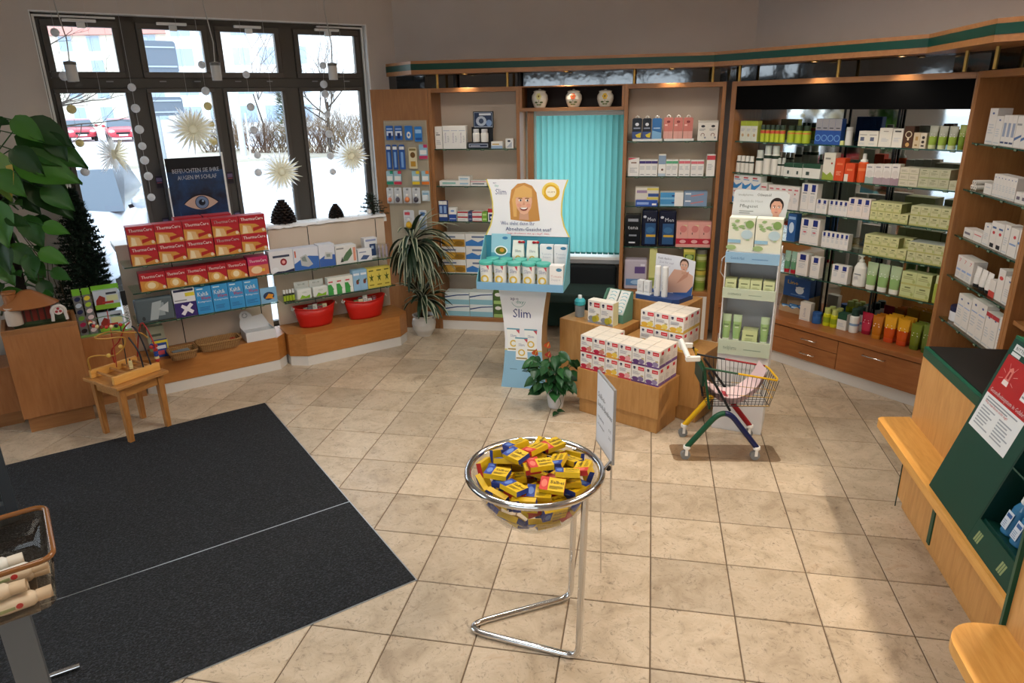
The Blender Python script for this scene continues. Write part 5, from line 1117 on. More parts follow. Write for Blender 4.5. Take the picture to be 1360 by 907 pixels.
cartons(W,bv+.07,.745,485.5,502.5,316,'tall white carton with dark blue ear thermometer picture','#e0e2e6',[('r',.38,.1,.85,.7,'#27406e'),('r',.5,.45,.7,.6,'#9cb0cc'),('r',.1,.84,.9,.94,'#8f9cc0')],d=.07)
def clearbox():
    a0,a1=W.pa(504,bv,.745),W.pa(518.5,bv,.745); w=a1-a0; h=.115
    t=thing('acrylic_box','clear acrylic box with lilac vials at the shelf end by the striped plant','box',W.w(a0,bv,.7455),W.psi)
    mb=MB(); mb.box(0,w,0,.002,0,h,ACRYL); mb.box(0,w,.06,.062,0,h,ACRYL); mb.box(0,.002,.002,.06,0,h,ACRYL); mb.box(w-.002,w,.002,.06,0,h,ACRYL); mb.build('walls',t)
    for k in range(3):
        x=w*(k+.5)/3; MB().lathe([(.001,0),(.009,0),(.009,h*.7),(.004,h*.8),(.004,h*.9),(.001,h*.9)],mat('#b8b0c4',.4),10,(x,.03,.002)).build('vial',t)
clearbox()
capped(W,bv-.008,.508,377.5,393,384.5,'small dark bottle with white cap and lime label',BOTW,'#2c3430',BCAPW,'#e4e6e4',n=4,band=('#9ab02c',.12,.55),group='small dark bottles with white caps')
def pillows():
    for i,(x0,x1) in enumerate(((395,415.5),(416.5,437))):
        a0,a1=W.pa(x0,bv,.508),W.pa(x1,bv,.508); w=a1-a0-.004
        mb=MB(); mb.box(-w/2,w/2,0,.05,0,.085,mat('#d8dcd8',.35)); o=mb.build('sweets_bag',None,W.w((a0+a1)/2,bv,.5085),W.psi,bevel=.012,seg=3); tag(o,'white bag with lime green leaf print','bag','white bags with lime print')
        mb=MB(); decorate(mb,[('p',[(.1,.05),(.9,.05),(.95,.4),(.6,.25),(.3,.45)],'#7fb030'),('c',.5,.7,.2,.1,'#c4ccc4')],-w*.42,w*.42,.005,.08,-.0006,random); mb.build('printed_front',o)
    a0,a1=W.pa(393,bv+.06,.508),W.pa(432,bv+.06,.508)
    t=thing('carton_display','grey display tray with twin white header cards behind the lime bags','display',W.w(a0,bv+.07,.5083),W.psi); w=a1-a0
    for k in range(2):
        mb=MB(); mb.box(w*k*.5,w*(k*.5+.48),.0,.004,.0,.13,mat('#c4c8c4',.5)); decorate(mb,[('t','D-E',.25,.78,.1,'#5a6a5a',.5)],w*k*.5,w*(k*.5+.48),0,.13,0,random); mb.build('header_card',t)
    MB().box(0,w,.004,.05,0,.03,mat('#aab0aa')).build('tray',t)
pillows()
w2(.508,436.8,470,367.5,'white and green carton with slanted white peak','#dfe2dc',[('p',[(0,0),(1,0),(1,.3),(.7,.3),(.4,.62),(0,.62)],'#3f9a4a'),('r',.1,.72,.6,.8,'#c8404c'),('r',.62,0,1,.3,'#e8ebe6')],n=3,d=.06)
w2(.508,470.4,489,358.5,'light blue carton with red berry picture','#8fb8d8',[('c',.6,.42,.2,.12,'#8a3430'),('r',.1,.75,.9,.85,'#dfe8f0'),('p',[(.3,.3),(.9,.5),(.85,.6)],'#3a5a34')],n=2,d=.06)
w2(.508,489.4,519.5,355,'yellow carton with green plant drawing','#d3c258',[('p',[(.3,.3),(.5,.42),(.72,.3),(.62,.5),(.85,.6),(.58,.58),(.5,.75),(.44,.56),(.15,.62),(.4,.48)],'#4a5a20'),('r',.2,.12,.8,.18,'#8a7a28'),('r',.2,.84,.8,.9,'#5a5a28')],n=3,d=.06)
def redtub(x0,x1,yb,label,seed):
    b=W.on((x0+x1)/2,yb,.262)[1]; a0,a1=W.pa(x0,b+.08,.40),W.pa(x1,b+.08,.40); w=a1-a0; dp=.19; h=.16; RT_=mat('#bf2018',.35)
    t=thing('plastic_tub',label,'tub',W.w((a0+a1)/2,b+.0,.2625),W.psi); N=28
    def loop(f,z,wob=0):
        return [(w/2*f*math.cos(2*math.pi*k/N), .095+dp/2*f*math.sin(2*math.pi*k/N), z+wob*math.cos(4*math.pi*k/N)) for k in range(N)]
    mb=MB(); rings=[loop(.78,0),loop(.81,.02),loop(.91,.09),loop(1,h,.012),loop(.975,h,.012),loop(.89,.09),loop(.79,.01)]
    v=[p for r_ in rings for p in r_]
    f=[(i*N+k,i*N+(k+1)%N,(i+1)*N+(k+1)%N,(i+1)*N+k) for i in range(len(rings)-1) for k in range(N)]+[tuple(range(N))[::-1],tuple(range(6*N,7*N))]
    mb.add(v,f,RT_,True); mb.build('tub',t)
    MB().tube(loop(1.0,h,.012),.006,RT_,8,closed=True).build('rim',t)
    for s in (-1,1): MB().tube([(s*w*.5,.07,h+.01),(s*w*.54,.08,h-.01),(s*w*.54,.11,h-.01),(s*w*.5,.12,h+.01)],.005,WHITE,6).build('rope_handle',t)
    rng=random.Random(seed); cols=['#d9d6d0','#8fa06a','#a83a40','#c9c4bc','#6a6a70','#d8cfa8','#7a2a34','#e0ddd6']
    for k in range(9):
        c=cols[(k*3+seed)%8]; i_,j_=k%5,k//5
        me=carton_mesh('sale%d'%(k%8)+c,.034+.003*(k%2),.02,.135+.007*(k*2%5),c,[('r',.1,.5,.9,.75,cols[(k+3)%8]),('l',.1,.8,.8,.95,2,GR)],top=cols[(k+5)%8])
        o=place(me,'sale_pack','assorted small sale packet standing in a red plastic tub','packet',W,(a0+a1)/2+(i_-(2 if j_==0 else 1.5))*.04,b+.052+.048*j_,.2625+.0136,'packets in the red tubs'); o.rotation_euler=(R(-9),0,W.psi)
redtub(391,445,436,'red plastic tub with packets, beneath the small dark bottles',1); redtub(458,511,425,'red plastic tub with packets, beneath the yellow cartons',2)
# ================================================================ free-standing things
def ell(cx,cz,rx,rz,n=24,a0=0,a1=360): return [(cx+rx*math.cos(R(a0+(a1-a0)*k/n)),cz+rz*math.sin(R(a0+(a1-a0)*k/n))) for k in range(n+(a1-a0<360))]
def smile_portrait(mb,cx,cz,s,y,hair='#c08a4a',hair2='#d9ab66',skin='#dfae92',bob=True,laugh=True):
    """flat printed portrait: layered colour areas, s = face half height"""
    k=[0]
    def P(pts,c): k[0]+=1; mb.flat(pts,y-.0003*k[0],mat(c,.5))
    if bob:
        P([(cx-1.15*s,cz-1.45*s),(cx-1.22*s,cz),(cx-1.05*s,cz+1.0*s),(cx-.5*s,cz+1.5*s),(cx+.1*s,cz+1.58*s),(cx+.7*s,cz+1.35*s),(cx+1.08*s,cz+.8*s),(cx+1.2*s,cz-.2*s),(cx+1.35*s,cz-1.5*s),(cx+.5*s,cz-1.6*s),(cx-.6*s,cz-1.5*s)][::-1],hair)
        P([(cx-.9*s,cz-1.2*s),(cx-1.0*s,cz+.2*s),(cx-.7*s,cz+1.1*s),(cx,cz+1.4*s),(cx-.3*s,cz+.6*s),(cx-.6*s,cz-.2*s),(cx-.62*s,cz-1.2*s)][::-1],hair2)
    else:
        P(ell(cx,cz+.42*s,.86*s,.98*s),hair)
    P([(cx-.34*s,cz-.6*s),(cx+.36*s,cz-.6*s),(cx+.42*s,cz-1.45*s),(cx-.42*s,cz-1.45*s)][::-1],'#c89a80')
    P([(cx-.66*s,cz+.55*s),(cx-.7*s,cz),(cx-.58*s,cz-.5*s),(cx-.3*s,cz-.9*s),(cx,cz-1.0*s),(cx+.3*s,cz-.9*s),(cx+.6*s,cz-.45*s),(cx+.7*s,cz+.05*s),(cx+.66*s,cz+.55*s),(cx+.35*s,cz+.95*s),(cx-.35*s,cz+.95*s)],skin)
    P(ell(cx+.4*s,cz-.25*s,.2*s,.16*s),'#dc9c86'); P(ell(cx-.4*s,cz-.25*s,.2*s,.16*s),'#dc9c86')
    if bob: P([(cx-.75*s,cz+.35*s),(cx-.5*s,cz+.42*s),(cx-.2*s,cz+.36*s),(cx+.1*s,cz+.44*s),(cx+.4*s,cz+.38*s),(cx+.72*s,cz+.42*s),(cx+.7*s,cz+1.1*s),(cx,cz+1.4*s),(cx-.7*s,cz+1.1*s)],hair2)
    for sx in (-1,1):
        P(ell(cx+sx*.29*s,cz+.16*s,.15*s,.085*s,14),'#f0ece8'); P(ell(cx+sx*.29*s+.03*s,cz+.16*s,.075*s,.085*s,12),'#3a3230')
        P([(cx+sx*.29*s-.19*s,cz+.3*s),(cx+sx*.29*s+.19*s,cz+.3*s),(cx+sx*.29*s+.12*s,cz+.37*s),(cx+sx*.29*s-.12*s,cz+.37*s)],'#8a6238' if bob else '#2a201c')
    P([(cx-.1*s,cz-.2*s),(cx+.1*s,cz-.2*s),(cx+.03*s,cz+.12*s)],'#cc9278')
    if laugh:
        P(ell(cx,cz-.42*s,.34*s,.26*s,16,180,360),'#7a2a2c'); P([(cx-.29*s,cz-.46*s),(cx+.29*s,cz-.46*s),(cx+.31*s,cz-.43*s),(cx-.31*s,cz-.43*s)][::1],'#f6f2ee'); P(ell(cx,cz-.43*s,.28*s,.13*s,14,180,360),'#f6f2ee')
    else: P(ell(cx,cz-.48*s,.2*s,.07*s,14),'#b06460')
# ---------------- Slim floor display
def slim():
    SL=Frame(-3); ac,bb=SL.ab(B.w(-.818,4.54)); t=thing('floor_display','white cardboard slimming display with blonde woman header and blue tray','display',SL.w(ac,bb,0),SL.psi)
    Wt=mat('#e6e8ec',.5); BL=mat('#8fbcd8',.5); KR=mat('#b08a5c',.8); TQ=mat('#6fb0bf',.5)
    prof=[(0,.168),(.12,.15),(.25,.136),(.36,.131),(.48,.136),(.6,.15),(.735,.17)]
    pts=[(h,z) for z,h in prof]+[(-h,z) for z,h in prof[::-1]]
    mb=MB(); mb.slab(pts,0,.2,Wt,KR)
    lo=[(h,z) for z,h in prof if z<=.25]; lo=lo+[(.134,.285),(-.134,.285)]+[(-h,z) for h,z in lo[::-1]]
    mb.flat(lo,-.0004,BL); mb.flat([(-.134,.285),(.134,.285),(.1335,.295),(-.1335,.295)],-.0004,'#d8cf7a')
    mb.text('apo',-.088,.655,.024,-.0008,mat('#3a3a6c'),.06); mb.text('day',-.05,.632,.024,-.0008,mat('#5f9c94'),.06); mb.ring(-.03,.655,.048,.051,-.0008,mat('#5f9c94'),14,200,350)
    mb.text('Slim',-.072,.53,.066,-.0008,mat('#2b3a78'),.128)
    def tin(cx,cz,w,h,k):
        y=-.0008-k*.0006
        mb.flat([(cx-w/2,cz),(cx+w/2,cz),(cx+w/2*.93,cz+h*.5),(cx+w/2,cz+h),(cx-w/2,cz+h),(cx-w/2*.93,cz+h*.5)],y,'#eef0ee'); mb.flat([(cx-w*.52,cz+h),(cx+w*.52,cz+h),(cx+w*.5,cz+h*1.06),(cx-w*.5,cz+h*1.06)],y,'#5f9fb4')
        mb.text('Slim',cx-w*.25,cz+h*.66,h*.13,y-.0002,mat('#7a84a8'),w*.5); mb.ring(cx,cz+h*.36,h*.1,h*.16,y-.0002,mat('#d8b84c'),16); mb.flat([(cx-w*.45,cz+.01),(cx+w*.45,cz+.01),(cx+w*.44,cz+.02),(cx-w*.44,cz+.02)],y-.0002,'#a08a50'); mb.flat([(cx+w*.2,cz+h),(cx+w/2,cz+h),(cx+w*.48,cz+h*.82)],y-.0002,'#c8505c')
    tin(-.07,.28,.09,.16,0); tin(.055,.28,.09,.16,1); tin(-.012,.215,.088,.16,2)
    mb.flat([(-.015,.13),(.03,.125),(.02,.16),(.012,.2),(.006,.15)],-.0008,'#4c6a74'); mb.lines(-.1,.142,-.02,.152,1,-.0008,mat('#5a7a94')); mb.lines(.04,.138,.09,.148,1,-.0008,mat('#5a7a94'))
    mb.build('base_column',t)
    hw=.298; y0,y1=-.09,.17; z0=.752
    MB().box(-hw,hw,y0,y1,z0-.006,z0,TQ).build('tray_floor',t)
    MB().box(-hw,hw,y0-.003,y0,z0-.006,z0+.046,mat('#79a9cc',.5)).build('tray_lip',t)
    for s in (-1,1):
        x=s*hw; mb=MB(); P=[(y0,z0),(y1,z0),(y1,1.07),(y1-.03,1.07),(y0,.80)]
        v=[(x-.002,a,b) for a,b in P]+[(x+.002,a,b) for a,b in P]; mb.add(v,[(0,1,2,3,4),(9,8,7,6,5)]+[(i,i+5,(i+1)%5+5,(i+1)%5) for i in range(5)],TQ); mb.build('tray_side',t)
    MB().box(-hw,hw,y1-.004,y1,z0,1.07,mat('#3f8ca0',.5)).build('tray_back',t)
    MB().box(-hw+.004,hw-.004,.112,y1-.009,z0,.885,TQ).build('tray_step',t)
    # header card
    hp=[(-.298,1.07),(.298,1.07),(.262,1.14),(.243,1.22),(.245,1.30),(.258,1.38),(.285,1.452),(-.285,1.452),(-.258,1.38),(-.245,1.30),(-.243,1.22),(-.262,1.14)]
    yh=y1-.0085; mb=MB(); mb.slab(hp,yh,yh+.004,mat('#d9c860',.5),KR)
    mb.flat([(x*.965,1.07 if z<1.08 else z) for x,z in hp],yh-.0005,Wt)
    smile_portrait(mb,-.02,1.30,.082,yh-.001)
    mb.disc(.168,1.372,.064,.064,yh-.001,mat('#f2ead0')); mb.ring(.168,1.372,.036,.058,yh-.0015,mat('#d8aa2c'),24); mb.ring(.168,1.372,.048,.062,yh-.002,mat('#e6c860'),18,30,200); mb.text('SLIM',.143,1.367,.009,yh-.002,mat('#a08030'),.05)
    mb.text('apo',-.235,1.424,.012,yh-.001,mat('#5a5a80')); mb.text('day',-.225,1.403,.016,yh-.001,mat('#6fae9c')); mb.text('Slim',-.22,1.35,.04,yh-.001,mat('#56618c'),.078)
    mb.text('Wie sieht denn Ihr',-.185,1.145,.026,yh-.006,mat('#4a5488'),.24); mb.text('Abnehm-Gesicht aus?',-.15,1.106,.026,yh-.006,mat('#2f3a78'),.32,.02); mb.text('Jetzt abnehmen mit apoday® Slim.',-.14,1.083,.012,yh-.006,mat('#c8505c'),.3)
    mb.build('header_card',t)
    # goods in the tray
    TL=mat('#4fb0a2',.4); G='slimming powder tins'
    def tub(a,b,z,h,r,lb='in front row of blue tray'):
        mb=MB(); mb.lathe([(.001,0),(r*.93,0),(r*.96,.004),(r*.9,h*.5),(r*.97,h*.86)],mat('#e4e6e2',.4),18)
        for q,(z0_,z1_,c) in enumerate(((.0,.07,'#c9a84c'),)): mb.lathe([(r*.965,h*z0_+.003),(r*.955,h*z1_)],mat(c,.4),18)
        mb.text('Slim',-r*.5,h*.6,h*.14,-r*.97,mat('#7a84a8'),r); mb.ring(0,h*.34,h*.09,h*.15,-r*.965,mat('#d8b84c'),16); mb.flat([(r*.2,h*.84),(r*.62,h*.84),(r*.58,h*.68)],-r*.93,'#c04050')
        o=mb.build('powder_tin',None,SL.w(ac+a,bb+b,z),SL.psi); tag(o,'white slimming powder tin with teal lid, '+lb,'tin',G)
        MB().lathe([(r*1.0,h*.85),(r*1.04,h*.86),(r*1.04,h*.95),(r*.98,h*.97),(.001,h*.97)],TL,18).build('lid',o)
    for k in range(5): tub(-.242+.099*k,y0+.055,z0+.001,.185,.047)
    for k in range(4): tub(-.225+.1*k,y0+.155,z0+.001,.185,.044,'behind the front row of tins') if k<4 else None
    me=carton_mesh('tomato_box',.09,.075,.17,'#e6e4e2',[('c',.7,.85,.22,.07,'#4a84a0'),('t','Tomate',.1,.55,.09,'#c8a09c',.8),('t','Suppe',.1,.42,.09,'#b4b8c0',.7),('r',.05,.1,.95,.22,'#c8505c'),('c',.3,.08,.2,.05,'#d88a50')],side='#cfd8d8')
    place(me,'carton','white tomato soup box in the blue tray corner','box',SL,ac+.249,bb+y0+.006,z0+.001)
    me=carton_mesh('tomato_box2',.092,.04,.135,'#e8e8ea',[('c',.7,.85,.22,.08,'#3a7a9c'),('t','Tomate',.12,.5,.1,'#b0b8c4',.76),('t','Suppe',.2,.34,.1,'#b0b8c4',.6)],side='#cfd8d8')
    for k,x in enumerate((.145,.243)): place(me,'carton','pale grey soup box on the upper step of the tray','box',SL,ac+x,bb+.115,.8855,'soup boxes on the tray step')
    for k,x in enumerate((-.055,.045)):
        w,h=.08,.16; mb=MB(); v=[(-w/2,0,0),(w/2,0,0),(w/2,.04,0),(-w/2,.04,0),(-w*.52,-.004,h*.35),(w*.52,-.004,h*.35),(w*.52,.04,h*.35),(-w*.52,.04,h*.35),(-w*.46,.014,h),(w*.46,.014,h),(w*.46,.018,h),(-w*.46,.018,h)]
        mb.add(v,[(3,2,1,0),(8,9,10,11)]+[(i*4+j,i*4+(j+1)%4,i*4+4+(j+1)%4,i*4+4+j) for i in range(2) for j in range(4)],mat('#dfe2da',.35)); mb.text('Slim',-w*.28,h*.5,.02,-.001,mat('#8a9098'),w*.55); mb.ring(0,h*.24,.012,.02,-.0052,mat('#d0b050'),14)
        o=mb.build('soup_bag',None,SL.w(ac+x,bb+.116,.8855),SL.psi); tag(o,'white foil pouch with gold ring and red bow on the tray step','pouch','foil pouches on the tray step')
        mb=MB(); 
        for s in(-1,1): mb.ball((w*.3+s*.014,.008,h*.93),.012,mat('#a81c28',.4),8,sy=.5,sz=.8)
        mb.ball((w*.3,.006,h*.93),.006,mat('#8a1420',.4),8); mb.build('bow',o)
    mb=MB(); mb.box(0,.14,0,.003,0,.2,mat('#8fc0d0',.5)); decorate(mb,[('r',0,0,1,.35,'#4f9cb0'),('c',.5,.42,.34,.17,'#e8ecec'),('c',.5,.42,.28,.13,'#5a6a24'),('c',.55,.44,.12,.07,'#c8902c'),('c',.7,.86,.14,.05,'#3a7aa8')],0,.14,0,.2,0,random)
    o=mb.build('recipe_card',None,SL.w(ac-.25,bb+.1165,.8862),SL.psi); o.rotation_euler.x=R(-9); tag(o,'blue recipe card with a bowl picture, leaning in the tray','card')
slim()
# ---------------- tea boxes on the cubes
def teaboxes():
    def dec(c1,c2): return [('r',0,0,1,.1,c1),('c',.3,.2,.26,.12,c1),('c',.72,.24,.22,.14,c2),('r',.5,.72,.95,.92,'#c8202c'),('r',.55,.78,.9,.84,'#e89aa0'),('c',.22,.86,.1,.05,'#2a2a4c'),('p',[(.1,.8),(.34,.8),(.22,.74)],'#2a2a4c'),('l',.1,.46,.7,.66,3,'#a8a8b0'),('r',.72,.38,.92,.46,'#b8a878')]
    def sd(c): return [('r',0,0,1,.18,c),('r',.3,.74,.7,.92,'#c8202c'),('l',.15,.3,.85,.6,4,'#c4c0bc')]
    cols=[('#b8243c','#c88a7c','with red berries'),('#b02040','#c07a70','with dark red berries'),('#d8a03c','#e0c050','with orange fruit'),('#c03a4c','#e0a0a0','with pink fruit'),('#5a3a70','#7a6a94','with blackcurrants'),('#6a4484','#9484a8','with purple berries')]
    a0=-2.318; w=.0935; d=.08; h=(K.pz(-2.27,3.537,446)-.31)/2
    for i,(c1,c2,nm) in enumerate(cols):
        me=carton_mesh('tea%d'%i,w-.004,d-.004,h-.0015,'#e8e4de',dec(c1,c2),side='#e4ddd6',top='#ddd3c4',sdec=sd('#7a5a94' if i>3 else c1))
        for k in range(3):
            for r_ in range(2):
                if r_==1 and k==2 and i in (2,3): continue
                place(me,'fruit_drink_box',f'white drink box {nm}, '+('lower','upper')[r_]+' layer on low cube'+(' behind front row' if k else ''),'box',K,a0+w*(i+.5),3.537+d*k,.3105+h*r_,f'drink boxes {nm}')
    a0=-2.045
    for i in range(3):
        me=carton_mesh('teay',.096,.075,h-.0015,'#e8e4de',dec('#d8a838','#e0c860'),side='#e4ddd6',top='#ddd3c4',sdec=sd('#cfae50'))
        for k in range(3):
            for r_ in range(2): place(me,'fruit_drink_box','white drink powder box with yellow lemon picture, '+('lower','upper')[r_]+' layer'+(' behind front row' if k else ''),'box',K,-2.05+.1*i+.05,3.822+.08*k,.4555+h*r_,'lemon drink boxes')
    me=carton_mesh('teag',.098,.07,.16,'#e6e2da',dec('#8a9098','#c8b43c')+[('c',.55,.2,.2,.14,'#a8a030')],side='#d8d4a8',top='#e9e3d8')
    for i in range(2): place(me,'fruit_drink_box','tall white drink powder box with yellow flowers beside the shaker','box',K,-2.43+.1*i,3.87,.5055,'flower drink boxes')
teaboxes()
def shaker():
    a,b=K.on(770,420,.505); t=thing('shaker_bottle','clear shaker bottle with turquoise lid on a display cube','bottle',K.w(a,b,.5055),K.psi)
    m=glassmat('milky_plastic',(.82,.86,.88)); 
    MB().lathe([(.001,0),(.03,0),(.033,.004),(.036,.09),(.036,.1)],mat('#aab4ba',.3,trans=.5,name='milky_shaker'),18).build('beaker',t)
    mb=MB(); mb.lathe([(.037,.085),(.039,.09),(.039,.115),(.03,.128),(.016,.132),(.001,.133)],mat('#3fa6b0',.35),18); mb.build('lid',t)
    MB().lathe([(.014,.131),(.014,.15),(.011,.156),(.001,.156)],mat('#dde2e2',.35),14).build('spout_cap',t)
shaker()
def sample_box():
    a,b=-2.36,3.965; t=thing('counter_display','green cardboard dispenser with two sloping rows of white sachets','display',K.w(a-.09,b,.5055),K.psi)
    G_=mat('#5f8f7c',.5); h=.2; mb=MB()
    for x in (0,.19):
        P=[(0,0),(.13,0),(.13,h),(.1,h),(0,.06)]; v=[(x-.0015,p,q) for p,q in P]+[(x+.0015,p,q) for p,q in P]; mb.add(v,[(0,1,2,3,4),(9,8,7,6,5)]+[(i,i+5,(i+1)%5+5,(i+1)%5) for i in range(5)],G_)
    mb.box(0,.19,.128,.13,0,h,G_); mb.box(0,.19,0,.002,0,.06,G_); mb.build('carton',t)
    for c in range(2):
        for k in range(6):
            mb=MB(); mb.box(-.04,.04,-.002,.0,0,.075,mat('#dcdcd6',.4)); decorate(mb,[('c',.5,.66,.3,.16,'#6fa8b4'),('c',.5,.66,.2,.1,'#e4e6e2'),('l',.15,.1,.85,.35,3,'#c0b0a8')],-.04,.04,0,.075,-.002,random)
            o=mb.build('sachet',t,(.05+.09*c,.012+.016*k,.03+.02*k)); o.rotation_euler.x=R(-30)
    
sample_box()
def skincard():
    a0,b0=K.on(851,398,.645); t=thing('counter_display','skin care card with a woman portrait on a blue base','display',K.w(-2.27,4.15,.6455),K.psi)
    w=.3; mb=MB(); mb.prism([(0,.0),(.27,0),(.31,.03),(.33,.2),(.0,.2)],0,.03,mat('#2c4a80',.4)); mb.build('base',t)
    mb=MB(); hp=[(.05,.03),(.335,.03),(.345,.14),(.35,.27),(.24,.292),(.06,.295)]
    mb.slab(hp,.16,.165,mat('#dfe0e6',.45)); 
    y=.1594
    mb.flat([(.2,.03),(.335,.03),(.342,.1),(.27,.07),(.2,.05)],y,'#3a5c94'); mb.flat([(.16,.03),(.3,.05),(.34,.1),(.34,.17),(.28,.2),(.2,.2),(.15,.12)],y-.0003,'#d0a48e'); mb.flat([(.22,.1),(.3,.16),(.31,.2),(.27,.17)],y-.0006,'#c08c74')
    smile_portrait(mb,.272,.228,.038,y-.001,hair='#4a3628',bob=False,laugh=False,skin='#d8ae98')
    mb.text('Dado Ageless',.075,.26,.014,y,mat('#6a6470'),.1); mb.text('Zeit für sagt',.085,.232,.014,y,mat('#a8a4b4'),.11); mb.text('schöner',.09,.208,.014,y,mat('#b8b4c0'),.08); mb.build('portrait_card',t)
    MB().box(-.01,.1,.01,.07,.03,.04,WHITE).build('step',t)
    me=carton_mesh('cream_box',.043,.04,.085,'#e2e2e2',[('l',.2,.4,.8,.7,4,LG),('r',.1,.1,.9,.16,'#b4bcc4')])
    for k in range(2): place(me,'carton','small white cream box on the blue card base','box',K,-2.27+.022+.05*k,4.15+.015,.6862,'cream boxes on the blue base')
    for k in range(2):
        mb=MB(); mb.lathe([(.001,0),(.019,0),(.021,.004),(.021,.145),(.02,.15)],mat('#e4e2de',.3),16); mb.text('ageless',-.004,.05,.007,-.0215,mat('#8a8f9a'),.06,vert=True); o=mb.build('spray_can',None,K.w(-2.27+.14+.055*k,4.15+.04,.6757),K.psi); tag(o,'slim white cylinder bottle on the blue card base','bottle','slim white cylinders on the blue base')
        MB().lathe([(.02,.15),(.0205,.152),(.0205,.205),(.016,.21),(.001,.21)],mat('#eceae6',.3),16).build('cap',o)
skincard()
# ---------------- olive care stand
def care_stand():
    G=Frame(-13); a0,b0=G.on(943,572); b0+=.05; w=.292; t=thing('floor_display','slim white care display stand with green lips and dark-haired woman card','display',G.w(a0,b0,0),G.psi)
    Wt=mat('#d9d9da',.45); SG=mat('#b9c4ae',.5); LB=mat('#8fb4d0',.5); D=.25
    def boxpart(nm,*p,m=Wt,bv=0): return MB().box(*p,m).build(nm,t,bevel=bv)
    mb=MB(); mb.box(0,w,0,D,0,.005,Wt); mb.slab([(0,0),(w,0),(w,.5),(0,.5)],0,.004,Wt)
    mb.text('DERMA OLIVENOEL',.06,.405,.014,-.0006,mat('#a8b0a8'),.16); mb.build('front_panel',t)
    for x in (0,w-.006): boxpart('side_panel',x,x+.006,.004,D,.0,1.12)
    boxpart('back_panel',.006,w-.006,D-.006,D,0,1.12)
    # lips and shelves
    for z0,z1,m,txt in ((.5,.59,SG,'medipharma'),(.845,.905,SG,'cosmetics'),(1.055,1.115,LB,'Gesunde Haut')):
        mb=MB(); mb.box(0,w,-.012,.0,z0,z1,m); decorate(mb,[('t',txt,.1,.35,.3,'#6f7f70' if m is SG else '#4f76a0',.26),('l',.5,.4,.85,.55,1,'#8fa08c' if m is SG else '#5f86b0')],0,w,z0,z1,-.012,random); mb.build('shelf_lip',t)
        MB().box(.006,w-.006,0,D-.006,z1-.03,z1-.022,Wt).build('shelf_board',t)
    mb=MB(); hw=w+.02; mb.slab([(-.0,1.30),(w,1.30),(w+.012,1.43),(w-.01,1.448),(.02,1.452),(.005,1.44)],.12,.124,mat('#c9ced0',.45)); y=.1194
    smile_portrait(mb,w-.052,1.352,.043,y,hair='#241a16',bob=False,laugh=False,skin='#cf9f88'); mb.text('medipharma',.03,1.418,.012,y,mat('#8a8f8c'),.08); mb.text('Olivenöl',.13,1.418,.016,y,mat('#4a4c44'),.075,.02); mb.text('Gesunde Haut',.04,1.382,.015,y,mat('#a8adac'),.125); mb.text('Pflegeset',.04,1.352,.019,y,mat('#5f6462'),.1); mb.lines(.04,1.318,.13,1.34,2,y,mat('#8a8f8c')); mb.build('header_card',t)
    MB().box(.03,.05,.124,D-.006,1.11,1.4,Wt).build('header_strut',t)
    # wire brochure clip at the side
    MB().tube([(-.003,.1,1.08),(-.03,.1,1.05),(-.035,.1,.97),(-.003,.1,.93)],.003,CHROME,6).build('side_clip',t)
    # goods
    def leaf(cx,cy,s,c): return ('p',[(cx-s,cy),(cx-.3*s,cy+.35*s),(cx+.6*s,cy+.3*s),(cx+s,cy),(cx+.4*s,cy-.3*s),(cx-.4*s,cy-.3*s)],c)
    rng=random.Random(3); sd=[leaf(rng.uniform(.15,.85),rng.uniform(.3,.92),rng.uniform(.07,.13),'#8fae74' if k%2 else '#a9bf94') for k in range(14)]+[('c',.8,.82,.16,.12,'#7fa05c'),('c',.15,.12,.2,.08,'#9cb47c'),('r',0,.26,.5,.36,'#8fb8d0'),('c',.72,.52,.22,.14,'#b4ccd4')]
    me=carton_mesh('giftset',.14,.09,.19,'#dfe0cf',sd,side='#c9d0b4',top='#dfe0cf')
    for k in range(2):
        o=place(me,'gift_box','cream gift carton with olive leaf print on the care stand','box',G,a0+.075+.145*k,b0-.002,1.1203,'olive gift cartons')
    me=carton_mesh('jarbox',.062,.07,.07,'#c6cd9e',[('r',.2,.62,.8,.72,'#6f7a54'),('l',.2,.2,.8,.5,3,'#9aa274')],side='#9aa470',top='#a9b284')
    for k,x in enumerate((.04,.115,.18,.25)): place(me,'carton','small olive green cream carton on the upper shelf of the care stand','box',G,a0+x,b0+.01,.8838,'small olive cartons on the care stand')
    def tb(a,h,label):
        mb=MB(); N=14; lv=[(.14,.8,1),(.4,.9,.9),(.75,.97,.5),(.95,1,.1),(1,1,.07)]; v=[]; w_=.05; d_=.034
        for q,fx,fy in lv:
            for k in range(N): tt=2*math.pi*k/N; v.append((w_/2*fx*math.cos(tt),d_/2*fy*math.sin(tt),q*h))
        for i in range(len(lv)-1): mb.add(v[i*N:(i+2)*N],[(k,(k+1)%N,N+(k+1)%N,N+k) for k in range(N)],mat('#a9bd98' if i>1 else '#92b072',.35),True)
        mb.box(-.014,.014,-d_/2*.75,-d_/2*.74,.62*h,.65*h,mat('#5f6f50')); mb.box(-.011,.011,-d_/2*.8,-d_/2*.79,.55*h,.57*h,mat('#dfe4d4'))
        o=mb.build('tube',None,G.w(a0+a,b0+.03,.5685),G.psi); tag(o,label,'tube','olive tubes on the care stand'); MB().lathe([(.001,0),(.019,0),(.021,.14*h),(.001,.142*h)],mat('#dcdfd0',.35),14).build('cap',o)
    for x in (.035,.095,.25): tb(x,.17,'pale green cream tube on the lower shelf of the care stand')
